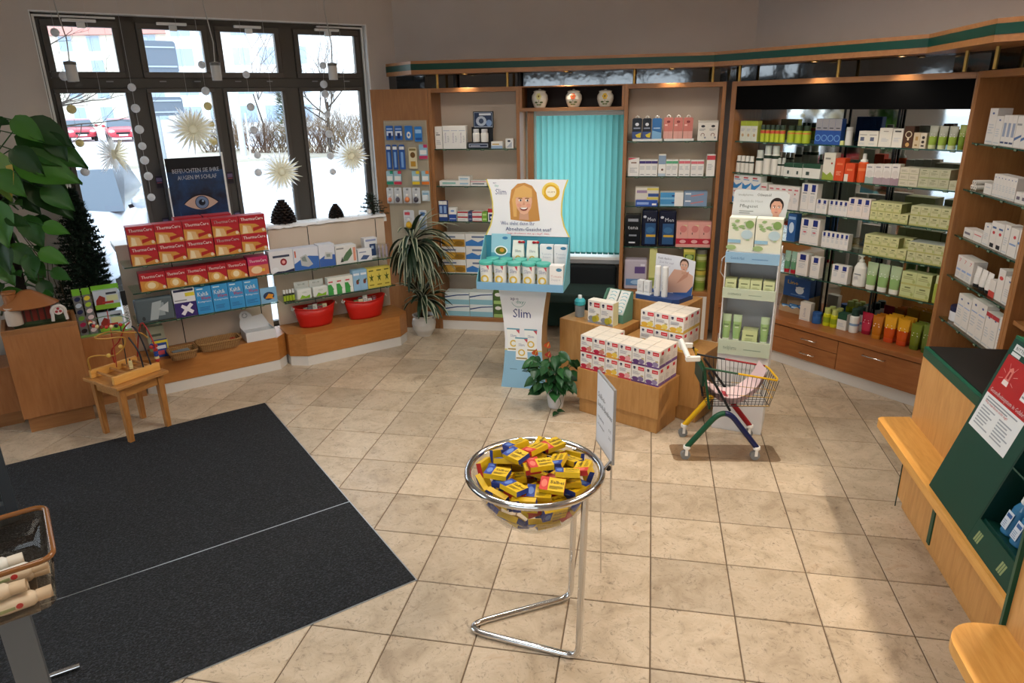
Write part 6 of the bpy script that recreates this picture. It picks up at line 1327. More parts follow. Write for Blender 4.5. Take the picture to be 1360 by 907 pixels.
    me=carton_mesh('jarbox2',.085,.08,.085,'#c2cb94',[('r',.25,.6,.75,.7,'#6f7a54'),('l',.2,.2,.8,.5,3,'#9aa274')],side='#9aa470',top='#a9b284'); place(me,'carton','wide olive cream carton between the tubes on the care stand','box',G,a0+.172,b0+.008,.5685)
care_stand()
# ---------------- child shopping cart
def cart():
    Qf=Frame(7.7); t=thing('shopping_cart','small colourful wire shopping cart with pink brochures inside','cart',Qf.w(.761,3.591,0),Qf.psi)
    G_,BLm,YE,RE,DB=mat('#12482e',.35),mat('#16204e',.35),mat('#d6a816',.35),mat('#8a1620',.35),mat('#141b22',.4)
    L,Dp=.394,.28; zl=.075
    def leg(nm,path,m,r=.016): MB().tube(path,r,m,10).build(nm,t)
    def arc(a,b,c,n=6): return [((1-s)**2*a[0]+2*s*(1-s)*b[0]+s*s*c[0],(1-s)**2*a[1]+2*s*(1-s)*b[1]+s*s*c[1],(1-s)**2*a[2]+2*s*(1-s)*b[2]+s*s*c[2]) for s in [i/n for i in range(n+1)]]
    leg('leg',[(.005,0,zl),(.13,0,.24)]+arc((.13,0,.24),(.165,0,.285),(.20,0,.285))[1:],G_)
    leg('leg',arc((.20,0,.285),(.235,0,.285),(.27,0,.235))[0:]+[(.395,0,zl)],BLm)
    leg('leg',[(.04,Dp,zl),(.165,Dp,.24)]+arc((.165,Dp,.24),(.2,Dp,.285),(.235,Dp,.285))[1:],YE)
    leg('leg',arc((.235,Dp,.285),(.27,Dp,.285),(.305,Dp,.235))+[(.43,Dp,zl)],RE)
    for x,y in ((.005,0),(.395,0),(.04,Dp),(.43,Dp)):
        mb=MB(); mb.lathe([(.001,.085),(.02,.083),(.021,.068),(.016,.062),(.001,.062)],WHITE,12,(x,y,0)); c=mb.build('caster',t)
        mb=MB(); mb.tube([(x-.006,y-.011,.027),(x-.006,y+.011,.027)],.027,mat('#7c7f80',.6),16); mb.build('wheel',c)
        mb=MB(); mb.box(x-.01,x+.006,y-.015,y-.012,.025,.066,WHITE); mb.box(x-.01,x+.006,y+.012,y+.015,.025,.066,WHITE); mb.build('fork',c)
    # basket: bottom z .31, top slopes from .54 (handle end) to .465
    yn,yf=.03,Dp-.03; xb0,xb1=.115,.455; zb=.31
    def top(s): return .545-.075*s
    TL_,TR_=.075,.487
    def tp(s,y): return (TL_+(TR_-TL_)*s,y,top(s))
    def bt(s,y): return (xb0+(xb1-xb0)*s,y+(.02 if y==yn else -.02),zb)
    rim=[('rim_bar',[tp(0,yn),tp(.45,yn)],G_),('rim_bar',[tp(.45,yn),tp(.97,yn),tp(1,yn+.03),tp(1,yf-.03),tp(.97,yf)],YE),('rim_bar',[tp(.97,yf),tp(.4,yf)],RE),('rim_bar',[tp(.4,yf),tp(0,yf)],DB)]
    for nm,p,m in rim: MB().tube(p,.006,m,8).build(nm,t)
    def wires(nm,pairs,m):
        o=None
        for a,b in pairs: MB().tube([a,b],.0017,m,5).build('wire',t)
    n=17
    for i in range(n+1):
        s=i/n; m=DB if s<.5 else mat('#8a7a34',.4)
        for y in (yn,yf): wires('w',[(tp(s,y),bt(s,y))],DB)
    for i in range(1,7):
        y=yn+(yf-yn)*i/7; wires('w',[(bt(0,y),bt(1,y)),((TR_,y,top(1)),(xb1,y,zb))],DB)
    for q in (0,.33,.62):
        z=lambda s:zb+(top(s)-zb)*q
        for y in (yn,yf):
            yy=lambda y:y+(.02 if y==yn else -.02)*(1-q)
            A=(xb0+(TL_-xb0)*q,yy(y),z(0)); Bq=(xb1+(TR_-xb1)*q,yy(y),z(1)); Mi=tuple((A[k]+Bq[k])/2 for k in range(3))
            wires('w',[(A,Mi)],DB); wires('w',[(Mi,Bq)],YE if q<.5 else mat('#b08a2a',.4))
        wires('w',[((xb1+(TR_-xb1)*q,yn+.02*(1-q),z(1)),(xb1+(TR_-xb1)*q,yf-.02*(1-q),z(1)))],YE)
    for i in range(4): s=i/3; wires('w',[(bt(s,yn),bt(s,yf))],DB)
    # tilted back gate and posts, handle arms
    for y,m in ((yn,G_),(yf,DB)): MB().tube([(xb0+.01,y+(.02 if y==yn else -.02),zb-.02),(TL_,y,.545),(TL_-.02,y,.585),(.0,y,.6)],.007,m,8).build('handle_arm',t)
    MB().tube([(.1,yn-.004,.52),(.235,yn-.004,.29)],.007,DB,8).build('brace',t); MB().tube([(.12,yf,.52),(.29,yf,.29)],.007,DB,8).build('brace',t)
    MB().box(.07,.085,yn+.01,yf-.01,.43,.52,mat('#0f3a2a',.45)).build('back_plate',t)
    MB().tube([(-.015,yn-.01,.605),(-.015,yf+.01,.625)],.014,mat('#e6e4de',.35),12).build('handle_grip',t)
    for y in (yn,yf):
        mb=MB(); mb.prism([(-.03,y-.018),(.05,y-.012),(.05,y+.012),(-.03,y+.018)],.585,.612,mat('#e6e4de',.35)); mb.build('handle_end',t,bevel=.006)
    mb=MB(); mb.tube([(.07,yf-.02,.55),(.06,yf-.02,.585),(.07,yf-.05,.585)],.005,YE,8); mb.build('coin_hook',t)
    # brochures bent along the basket
    for k in range(4):
        mb=MB(); N=14; v=[]; x0=.125+.004*k; off=.0042*k
        for i in range(N+1):
            s=i/N; x=.11+.0*k+.345*s; z=zb+.008+.010*k+.075*(max(0,(.35-s)/.35))**1.6+.17*(max(0,(s-.45)/.55))**1.7
            x-=.03*max(0,(s-.8)/.2)
            for y in (yn+.03,yf-.03): v.append((x,y,z))
        f=[(2*i,2*i+1,2*i+3,2*i+2)[::-1] for i in range(N)]
        mb.add(v,f,mat('#dfc4c2' if k%2 else '#d9cdc8',.5))
        off2=[(a,b,c+.0025) for a,b,c in v]; mb.add(off2,[q[::-1] for q in f],mat('#e2c6c6',.5))
        mb.add([v[2],v[3],v[5],v[4]],[(3,2,1,0)],mat('#a83440',.5))
        i=4; P=[(a,b,c+.004) for a,b,c in (v[2*i],v[2*i+1],v[2*i+3],v[2*i+2])]; mb.add([(P[0][0],yn+.05,P[0][2]),(P[1][0],yn+.13,P[1][2]),(P[2][0],yn+.13,P[2][2]),(P[3][0],yn+.05,P[3][2])],[(3,2,1,0)],mat('#a83440',.5))
        o=mb.build('brochure',None,Qf.w(.761,3.591,0),Qf.psi); tag(o,'pale pink brochure bent inside the small shopping cart','brochure','brochures in the shopping cart')
cart()
# clear protective floor mat sheet under the cart is part of the worn floor: thin transparent film
def film():
    Qf=Frame(7.7); a0,b0=Qf.on(895,612); a1,_=Qf.on(1040,615); 
    m=glassmat('clear_film',(.86,.82,.78),rough=.25); mb=MB(); L=a1-a0; D=.2; r=.03
    pts=[]
    for cx,cy,s in ((L-r,r,-90),(L-r,D-r,0),(r,D-r,90),(r,r,180)):
        for k in range(6): q=R(s+90*k/5); pts.append((cx+r*math.cos(q),cy+r*math.sin(q)))
    mb.prism(pts,.0,.0012,m); o=mb.build('floor_sticker',None,Qf.w(a0,b0,.0005),Qf.psi); tag(o,'worn transparent sticker on the tiles under the shopping cart','sticker')
film()
# ---------------- bowl stand with yellow boxes
def bowl():
    c=Vector((.072,2.205,0)); t=thing('bowl_stand','chrome stand with clear bowl full of yellow herbal sweets boxes','stand',c); Rr,zr=.240,.70
    N=48
    MB().tube([(Rr*math.cos(2*math.pi*k/N),Rr*math.sin(2*math.pi*k/N),zr) for k in range(N)],.0125,CHROME,14,closed=True).build('rim',t)
    prof=[(.003,-.215),(.06,-.209),(.11,-.19),(.155,-.157),(.19,-.108),(.212,-.05),(.222,.0),(.219,.0),(.208,-.05),(.186,-.106),(.152,-.153),(.108,-.186),(.06,-.205),(.003,-.211)]
    mb=MB(); mb.lathe([(r,zr+z) for r,z in prof],ACRYL,36); mb.lathe([(.222,zr),(.236,zr+.006),(.236,zr+.004),(.219,zr-.002)],ACRYL,36); mb.build('bowl',t)
    r=.0125
    def corner(p,q,s,rad,n=6):
        p,q,s=Vector(p),Vector(q),Vector(s); d1=(p-q).normalized()*rad; d2=(s-q).normalized()*rad
        return [((1-u)**2)*(q+d1)+2*u*(1-u)*q+u*u*(q+d2) for u in [i/n for i in range(n+1)]]
    A=(.165,.165,zr-.005); B_=(.15,.165,r); C_=(-.305,-.0,r); D=(.15,-.165,r); E_=(.165,-.165,zr-.005)
    path=[Vector(A)]+corner(A,B_,C_,.05)+corner(B_,C_,D,.13,10)+corner(C_,D,E_,.05)+[Vector(E_)]
    MB().tube(path,r,CHROME,12).build('frame',t)
    # sign clamp and rod
    MB().tube([(.25,.0,.70),(.278,.052,.70)],.006,CHROME,8).ball((.268,.025,.69),.011,BLACK,10).build('clamp_knob',t)
    # sign
    s=thing('price_sign','framed white price sheet standing beside the clear bowl','sign',(.361,2.25,.689)); d=Vector((.326-.361,2.45-2.25,0)).normalized(); ang=math.atan2(d.y,d.x)
    s.rotation_euler.z=ang+math.pi; w,h=.205,.297
    mb=MB(); mb.box(-w,0,-.004,.004,0,h,mat('#b0b3b6',.35,.6,name='sign_frame')); fr=mb.build('frame',s)
    mb=MB(); mb.box(-w+.008,-.008,-.0052,-.0041,.008,h-.008,mat('#dfe3ea',.5)); 
    for i,(tx,z,hh,ww) in enumerate((('Salbei-',.2,.022,.09),('Lutsch-Bonbons',.165,.022,.17),('1 Packung',.115,.011,.075),('0,95',.115,.011,.03),('3 Packungen',.085,.011,.085),('2,50',.085,.011,.03))):
        x=-w+.02 if i not in (3,5) else -.05
        mb.text(tx,x,z,hh,-.0056,mat('#3c4048'),ww)
    mb.build('sheet',s)
    MB().tube([(-.04,.006,.005),(-.04,.008,-.17)],.004,CHROME,8).build('rod',s); MB().tube([(-.17,.006,.02),(-.17,.006,-.05),(-.17,.02,-.6)],.003,CHROME,8).build('rod',s)
    # boxes
    rng=random.Random(11); Ym='#d8b012'
    def dec(c): return [('r',0,0,.34,1,c),('c',.17,.5,.12,.3,'#5a78b8' if c!='#c0332c' else '#d8705c'),('t','Salbei',.4,.55,.24,'#1c1c14',.55,.03),('l',.4,.15,.95,.4,3,'#7a6a18')]
    bl_=carton_mesh('sage_blue',.084,.019,.055,Ym,dec('#243c8c'),side='#243c8c',top='#cfa814'); rd=carton_mesh('sage_red',.084,.019,.055,Ym,dec('#c0332c'),side='#c0332c',top='#cfa814')
    k=0
    def put(x,y,z,eu,red,lab):
        o=bpy.data.objects.new('sweets_box',rd if red else bl_); COL.objects.link(o); o.location=c+Vector((x,y,z)); o.rotation_euler=eu
        tag(o,lab,'box','red-ended sweets boxes in the bowl' if red else 'blue-ended sweets boxes in the bowl')
    def q(x,y,z): return None
    LB_='yellow and blue sage sweets box in the clear bowl'; LR='yellow sage sweets box with red end in the clear bowl'
    import numpy as np
    prof_in=[(-.211,.003),(-.205,.06),(-.186,.108),(-.153,.152),(-.106,.186),(-.05,.208),(0,.219)]
    hx=np.array([.0422,.0102,.0277]); cen=np.zeros((0,3)); axs=np.zeros((0,3,3)); sg=np.array([[x,y,z] for x in(-1,1) for y in(-1,1) for z in(-1,1)])
    def inside(c_,A):
        P=c_+(sg*hx)@A; z=P[:,2]-zr; r_=np.hypot(P[:,0],P[:,1]); lim=np.interp(z,[q[0] for q in prof_in],[q[1] for q in prof_in])
        return bool((z>-.2105).all() and (r_<lim-.0012).all())
    def free(c_,A):
        if not len(cen): return True
        m=np.linalg.norm(cen-c_,axis=1)<.108
        if not m.any(): return True
        Bx=axs[m]; D=cen[m]-c_; Rm=np.einsum('ij,nkj->nik',A,Bx); AR=np.abs(Rm)+1e-7; tA=D@A.T; sep=(np.abs(tA)>hx+np.einsum('nik,k->ni',AR,hx)).any(1)
        tB=np.einsum('nkj,nj->nk',Bx,D); sep|=(np.abs(tB)>hx+np.einsum('nik,i->nk',AR,hx)).any(1)
        for a_ in range(3):
            a1_,a2_=(a_+1)%3,(a_+2)%3
            for b_ in range(3):
                b1_,b2_=(b_+1)%3,(b_+2)%3; ra=hx[a1_]*AR[:,a2_,b_]+hx[a2_]*AR[:,a1_,b_]; rb=hx[b1_]*AR[:,a_,b2_]+hx[b2_]*AR[:,a_,b1_]
                sep|=np.abs(tA[:,a2_]*Rm[:,a1_,b_]-tA[:,a1_]*Rm[:,a2_,b_])>ra+rb
        return bool(sep.all())
    def axes(M): return np.array(M.to_3x3().transposed())
    def keep(c_,A,M,red):
        nonlocal cen,axs
        cen=np.vstack([cen,c_]); axs=np.concatenate([axs,A[None]]); q_=np.array([0,.0095,.0275])@A
        put(c_[0]-q_[0],c_[1]-q_[1],c_[2]-q_[2],M.to_euler(),red,LR if red else LB_)
    # boxes standing flat against the glass, lowest ring first
    for zz,n,tilt in ((-.165,5,24),(-.12,8,44),(-.07,10,62),(-.022,11,74)):
        for i in range(n):
            for tr in range(10):
                a=2*math.pi*(i+.25*rng.uniform(-1,1))/n; M=Matrix.Rotation(a,4,'Z')@Matrix.Rotation(R(90-tilt),4,'Y')@Matrix.Rotation(R(90),4,'Z')@Matrix.Rotation(rng.uniform(-.25,.25),4,'Y'); A=axes(M); ok=False
                for st in range(45):
                    r_=.215-.003*st; c_=np.array([r_*math.cos(a),r_*math.sin(a),zr+zz])
                    if inside(c_,A): ok=free(c_,A); break
                if ok: keep(c_,A,M,rng.random()<.15); break
    # the heap: each box sinks until it rests on the glass or on another box
    fail=0
    while len(cen)<80 and fail<40:
        best=None
        for tr in range(14):
            late=len(cen)>58; tl=.45 if late else .10; M=Matrix.Rotation(rng.uniform(-3.14,3.14) if not late else rng.uniform(-1.3,1.3),4,'Z')@Matrix.Rotation(R(-90)+rng.uniform(-tl,tl),4,'X')@Matrix.Rotation(rng.uniform(-.6,.6)*tl,4,'Y'); A=axes(M)
            rr=.175*math.sqrt(rng.random()); a=rng.random()*6.283; x,y=rr*math.cos(a),rr*math.sin(a); z=zr+.12; okz=None
            for d_ in (.006,.0012):
                while True:
                    c_=np.array([x,y,z]); P=c_+(sg*hx)@A; below=(P[:,2]<zr).any()
                    if free(c_,A) and (not below or inside(np.array(c_),A)) and (np.hypot(P[:,0],P[:,1])<.212).all() and z>zr-.22: okz=z; z-=d_
                    else: z=(okz if okz is not None else z); break
                if okz is None: break
                z=okz-.0012
            if okz is not None and okz<zr+.068-1.0*rr*rr and (best is None or okz<best[0]): best=(okz,x,y,A,M)
        if best is None: fail+=1; continue
        fail=0; keep(np.array([best[1],best[2],best[0]]),best[3],best[4],rng.random()<.3)
    print('sweets boxes',len(cen))
bowl()
# ---------------- plants
def ribbon(mb,p0,dirv,L,w,droop,m,n=6,fold=.25,edge=None):
    p=Vector(p0); d=Vector(dirv).normalized(); side=d.cross(Vector((0,0,1))); side=side.normalized() if side.length>1e-3 else Vector((1,0,0))
    rows=[]; st=L/n
    for i in range(n+1):
        s=i/n; ww=w*(math.sin(math.pi*min(.97,.12+.88*s))**.7); up=side.cross(d).normalized()
        rows.append((p-side*ww/2+up*ww*fold*.5, p-side*ww*.3+up*ww*fold*.2,p, p+side*ww*.3+up*ww*fold*.2,p+side*ww/2+up*ww*fold*.5))
        d=(d+Vector((0,0,-droop*st))).normalized(); p=p+d*st
    o=[q for r_ in rows for q in r_]
    for c,mm in ((0,edge or m),(1,m),(2,m),(3,edge or m)):
        mb.add(o,[(i*5+c,i*5+c+1,i*5+c+6,i*5+c+5) for i in range(n)],mm,True)
def dracaena():
    t=thing('potted_dracaena','striped dragon tree with two crowns in a round white pot','plant',W.w(0,0,0)); base=at(564,444); t.location=base
    POT=mat('#d9d6d0',.2); r=.105
    MB().lathe([(.001,0),(.068,0),(.072,.012),(.1,.06),(r*1.02,.11),(.098,.15),(.085,.168),(.098,.18),(.1,.186),(.09,.186),(.078,.165),(.088,.14),(.001,.14)],POT,24).build('pot',t)
    MB().lathe([(.086,.15),(.04,.156),(.001,.155)],mat('#1d1712',.95),16).build('soil',t)
    GR_,ST=mat('#1f3320',.45),mat('#b4b89c',.5); STEM=mat('#54452f',.8)
    c1=Vector((-.05,-.05,.80)); c2=Vector((.005,-.02,.335))
    MB().tube([(-.02,.01,.15),(-.04,.005,.4),(-.05,-.03,.62),c1],[.013,.012,.011,.01],STEM,8).build('stem',t); MB().tube([(.02,-.01,.15),(.012,-.015,.25),c2],[.012,.011,.01],STEM,8).build('stem',t)
    rng=random.Random(5)
    def bad(v):
        p_=base+Vector(v); u,vv=B.ab(p_); a,b=W.ab(p_); z=p_.z
        if u<uL0-.005 and vv>(5.68 if z>.84 else 5.772): return True
        if u>=uL0-.005 and vv>5.775: return True
        if a<2.455 and ((b>5.15 and z<.285) or (b>5.225 and z<1.10)): return True
        return z<.19 and (p_-base).xy.length<.11 or z<.02
    for cen,n,Ls,zz in ((c1,78,.46,.30),(c2,40,.30,.14)):
        for i in range(n):
            for tr in range(80):
                a=i*2.4+rng.uniform(-.3,.3) if tr<4 else rng.uniform(0,6.283); el=rng.uniform(-.35,1.3); q=Vector((math.cos(a)*math.cos(el),math.sin(a)*math.cos(el),math.sin(el)+.15))
                mb=MB(); s=cen+Vector((0,0,rng.uniform(-.5,.35)*zz*.6)); ribbon(mb,s,q,Ls*rng.uniform(.75,1.08)*(1 if tr<30 else .75 if tr<55 else .5),.046,rng.uniform(3.2,6.2),GR_,8,.35,ST if i%4 else GR_)
                if not any(bad(v) for v in mb.v): break
            mb.build('leaf',t)
dracaena()
def heart_leaf(mb,p,d,nrm,L,w,m,m2=None,curl=.2):
    d=Vector(d).normalized(); nrm=Vector(nrm); nrm=(nrm-d*nrm.dot(d)).normalized(); s=d.cross(nrm)
    rows=[]; prof=[(-.08,.32),(0,.62),(.12,.92),(.28,1.0),(.48,.86),(.68,.58),(.85,.28),(1,.02)]
    for q,wf in prof:
        c=Vector(p)+d*L*q-nrm*curl*L*q*q
        rows.append([c+s*w/2*wf*k+nrm*abs(k)*w*.12*(1 if abs(k)==1 else .6) for k in (-1,-.5,0,.5,1)])
    o=[x for r_ in rows for x in r_]; n=len(rows)
    mb.add(o,[(i*5+c,i*5+c+1,i*5+c+6,i*5+c+5) for i in range(n-1) for c in range(4)],m,True)
    if m2:
        mb.add([x+nrm*.0012 for x in o],[(i*5+c,i*5+c+1,i*5+c+6,i*5+c+5) for i,c in ((3,0),(4,0),(5,0),(5,1),(6,0),(6,1))],m2,True)
def anthurium():
    base=at(738,540); t=thing('potted_anthurium','flamingo flower with orange blooms in a small white pot','plant',base)
    MB().lathe([(.001,0),(.045,0),(.05,.006),(.062,.1),(.065,.108),(.058,.108),(.05,.09),(.001,.088)],mat('#d8d8da',.35),20).build('pot',t)
    rng=random.Random(8); G1,G2=mat('#1d4524',.35),mat('#2c5c30',.35)
    def bad(v):
        p_=base+Vector(v); a,b=K.ab(p_); u,vv=B.ab(p_)
        return (a>-2.345 and b>3.52 and p_.z<.62) or (a>-2.70 and b>3.825 and p_.z<.52) or (u<-.6 and vv>4.5) or p_.z<.01
    for i in range(58):
        for tr in range(60):
            a=rng.uniform(0,6.283); rr=rng.uniform(.02,.15); z=rng.uniform(.17,.40)-rr*.35; p=Vector((rr*math.cos(a)*1.15-.01,rr*math.sin(a)*.8,z))
            mb=MB(); mb.tube([(0,0,.09),(p.x*.4,p.y*.4,z*.6+.05),p],.0022,G1,5)
            d=Vector((math.cos(a)*rng.uniform(.4,1),math.sin(a)*rng.uniform(.4,1)-.25,rng.uniform(-.75,.1))); heart_leaf(mb,p,d,(math.cos(a)*.6,-.8+math.sin(a)*.3,.7),rng.uniform(.07,.105),rng.uniform(.05,.075),G1 if i%3 else G2)
            if not any(bad(v) for v in mb.v): break
        mb.build('leaf',t)
    for dx,dz,c in ((-.055,.45,'#d8643c'),(-.135,.40,'#d8683c'),(-.05,.385,'#c85048')):
        mb=MB(); mb.tube([(dx*.4,0,.1),(dx*.9,-.01,dz-.1),(dx,-.02,dz-.02)],.002,mat('#4a6a34'),5); heart_leaf(mb,(dx-.005,-.02,dz-.015),(.2,-.4,.7),(0,-1,.4),.05,.045,mat(c,.25)); mb.tube([(dx,-.026,dz-.01),(dx+.006,-.036,dz+.015)],.003,mat('#e0c060'),6); mb.build('flower',t)
    # trailing runner on the floor
    mb=MB(); mb.tube([(.02,-.04,.1),(.03,-.085,.06),(.0,-.12,.012)],.002,G1,5); heart_leaf(mb,(.0,-.12,.012),(-.4,-.7,.1),(0,-.3,1),.06,.04,G1); heart_leaf(mb,(.005,-.11,.02),(.8,-.3,.1),(0,-.3,1),.05,.035,G1); mb.build('runner',t)
anthurium()
def pothos():
    t=thing('climbing_pothos','large climbing devil ivy on a moss pole behind the clay house','plant',W.w(-.20,5.50,0)); O=t.location.copy()
    MB().lathe([(.001,0),(.08,0),(.105,.58),(.108,.60),(.1,.60),(.001,.57)],mat('#5c4636',.7),18).build('pot',t)
    MB().tube([(0,0,.57),(.01,0,1.1),(-.01,0,1.66)],.032,mat('#1e1712',.95),10).build('moss_pole',t)
    rng=random.Random(21); mats=[mat('#1c3f14',.4),mat('#2a5a1c',.4),mat('#3c6e22',.4)]; YL=mat('#c2a43c',.45)
    def bad(v):
        p_=O+Vector(v); a,b=W.ab(p_); z=p_.z
        return (-.35<a<.045 and 5.02<b<5.335 and z<.925) or (-.345<a<.07 and 5.05<b<5.38 and z<.695) or (a<-.34 and 5.26<b<5.58 and z<.41) or (a>.055 and b>5.26 and z<.51) or (a>.055 and 5.27<b<5.4 and z<.86) or b>5.80
    # big leaves: pixel position of the leaf base -> tip, distance set by the pole
    big=[((40,165),(100,195),.0),((30,180),(118,222),1),((25,215),(110,242),0),((45,235),(98,292),2),((-10,205),(14,268),9),((20,160),(60,190),0),((-5,160),(15,165),2),((50,205),(85,225),3),((0,230),(35,262),0),((30,262),(55,285),0),((35,290),(58,330),2),((60,300),(93,310),2),((5,325),(12,365),1),((15,330),(55,355),1),((55,335),(92,350),1),((10,290),(40,300),1),((60,250),(100,280),1),((-8,270),(10,330),0),((20,200),(60,235),0),((70,360),(95,372),1),((5,390),(30,385),1),((55,375),(70,400),0),((40,340),(45,372),2),((0,350),(20,380),0),((65,180),(90,215),1)]
    for i,(p0,p1,k) in enumerate(big):
        j0=rng.uniform(-.06,.12); nr=(rng.uniform(-.3,.3)+.1,-.8,.7)
        for b in (5.22+j0,5.28,5.36,5.42,5.48,5.12,5.0,4.95):
            a0,z0=W.hit(p0[0],p0[1],b); a1,z1=W.hit(p1[0],p1[1],b-.05)
            P=W.w(a0,b,z0)-O; Q=W.w(a1,b-.05,z1)-O; d=Q-P; mb=MB(); L=d.length; m=mats[i%3] if k!=9 else mat('#6b8a34',.4)
            heart_leaf(mb,P,d,nr,L,L*.72,m,YL if k in (3,9) else None,.12)
            zb_=min(1.64,max(.75,P.z-.05)); mb.tube([Vector((0,0,zb_)),Vector((P.x*.5,P.y*.5,max(zb_,P.z)+.03)),P],.004,mats[1],5)
            if not any(bad(v) for v in mb.v): break
        mb.build('leaf',t)
    for i in range(75):
        for tr in range(60):
            z=rng.uniform(.72,1.75); a=rng.uniform(0,6.283); rr=rng.uniform(.06,.26); P=Vector((rr*math.cos(a),rr*math.sin(a)*.7-.04,z)); mb=MB(); L=rng.uniform(.08,.17)
            heart_leaf(mb,P,(math.cos(a),math.sin(a)*.6-.3,rng.uniform(-.9,.1)),(math.cos(a)*.4,-.6,.8),L,L*.68,mats[i%2],None,.2); mb.tube([Vector((0,0,min(z,1.64))),P],.003,mats[1],5)
            if not any(bad(v) for v in mb.v): break
        mb.build('leaf',t)
    for k in range(5):
        q=[W.w(-.14+.03*k,5.47,1.25-.06*k)-O,W.w(-.06+.025*k,5.44,1.05)-O,W.w(-.09+.028*k,5.43,.9)-O,W.w(-.05+.02*k,5.42,.74)-O]; MB().tube(q,.003,mat('#3a3018'),5).build('runner',t)
pothos()
def clayhouse():
    t=thing('clay_house','ceramic house with brown thatched roof and white tower on the cabinet','ornament',W.w(-.165,5.175,.679),W.psi); t.scale=(1.2,1.2,1.2)
    CL,RF=mat('#c4b3a4',.4),mat('#9a6238',.35); RED_=mat('#7a2418',.4)
    MB().lathe([(.001,-.018),(.12,-.018),(.125,0),(.128,.008),(.11,.02),(.001,.024)],mat('#2c3a20',.8),20,(.03,.03,0),sy=.62).build('base',t)
    MB().lathe([(.036,.015),(.038,.06),(.035,.11)],CL,14,(-.075,-.03,0)).build('tower',t)
    mb=MB(); mb.box(-.04,.09,-.03,.07,.02,.11,RED_); 
    for x in (-.03,.0,.03,.06): mb.box(x-.004,x+.004,-.036,-.03,.02,.1,mat('#3a2418'))
    mb.build('wall',t)
    mb=MB(); mb.lathe([(.13,.095),(.135,.1),(.1,.125),(.06,.155),(.025,.178),(.001,.182)],RF,20,(.0,.01,0),sx=1.0,sy=.75); mb.build('roof',t)
    MB().lathe([(.028,.12),(.03,.17),(.034,.175),(.034,.185),(.026,.185),(.022,.16)],RF,12,(-.075,.0,0)).build('chimney',t)
    # white round gate with red emblem
    g=MB(); g.tube([(.12+.03*math.cos(R(q)),-.075,.062+.03*math.sin(R(q))) for q in range(-20,201,20)],.009,mat('#cfc6c0',.35),8); g.tube([(.148,-.075,.055),(.152,-.08,.015)],.008,mat('#cfc6c0',.35),8); g.tube([(.092,-.075,.055),(.088,-.08,.015)],.008,mat('#cfc6c0',.35),8); g.build('gate',t)
    g=MB(); g.disc(.12,.068,.022,.022,-.08,mat('#d8d0c8')); 
    for q in (90,210,330): g.disc(.12+.01*math.cos(R(q)),.068+.01*math.sin(R(q)),.007,.007,-.0806,mat('#a02430'),10)
    g.build('gate_emblem',t)
clayhouse()
# artificial dark fir at the window
def fir(label,loc,h,r,n,seed,col='#14281c',balls=0,lean=0,needle=1.5,bad=None):
    t=thing('artificial_fir',label,'tree',loc); rng=random.Random(seed); MB().tube([(0,0,0),(lean*.5,0,h*.6),(lean,0,h)],[.012,.009,.004],mat('#2a1e14',.9),6).build('trunk',t)
    m=mat(col,.7); m2=mat('#1c3324',.7)
    for i in range(n):
        s=(i+.5)/n; z=h*(.08+.9*s); rad=r*(1-s)**.8*rng.uniform(.75,1.1)+.02; a=i*2.39996; d=Vector((math.cos(a),math.sin(a),.25)); p0=Vector((lean*s,0,z)); p1=p0+Vector((d.x*rad,d.y*rad,d.z*rad*.2))
        while bad and rad>.03 and any(bad(p0+Vector((d.x*(rad*f+.055),d.y*(rad*f+.055),d.z*rad*.2*f+e))) for f in (.3,.55,.8,1) for e in (-.04,.045)): rad*=.85; p1=p0+Vector((d.x*rad,d.y*rad,d.z*rad*.2))
        mb=MB(); mb.tube([p0,p1],.0025,mat('#2a1e14',.9),4)
        for k in range(int((14+rad*90)*needle)):
            q=rng.uniform(.1,1); c=p0.lerp(p1,q); v=Vector((rng.uniform(-1,1),rng.uniform(-1,1),rng.uniform(-.6,.9))).normalized()*rng.uniform(.018,.035)+d*.012; sd=v.cross(Vector((0,0,1))).normalized()*.0022*needle if abs(v.z)<v.length*.99 else Vector((.002,0,0))
            mb.add([c-sd,c+sd,c+v],[(0,1,2)],m if k%3 else m2)
        mb.build('branch',t)
    for k in range(balls): MB().ball((-.03,-.07,.05),.022,mat('#e0e0e2',.4),12).build('bauble',t)
    return t
def firbad(v):
    a,b,z=.20+v.x,5.60+.72*v.y,.50+v.z
    return (a>.38 and z<1.055) or (b<5.405 and z<.86) or b>5.83
fir('tall dark artificial fir in the window corner beside the leaflet rack',W.w(.20,5.60,.50),.96,.25,240,4,needle=3.2,bad=firbad); t_=COL.objects['artificial_fir']; t_.rotation_euler.z=W.psi; t_.scale=(1,.72,1)
fir('little artificial fir with a white bauble on the cotton snow',W.w(2.36,5.59,1.045),.19,.12,34,9,'#16301c',1,-.03)
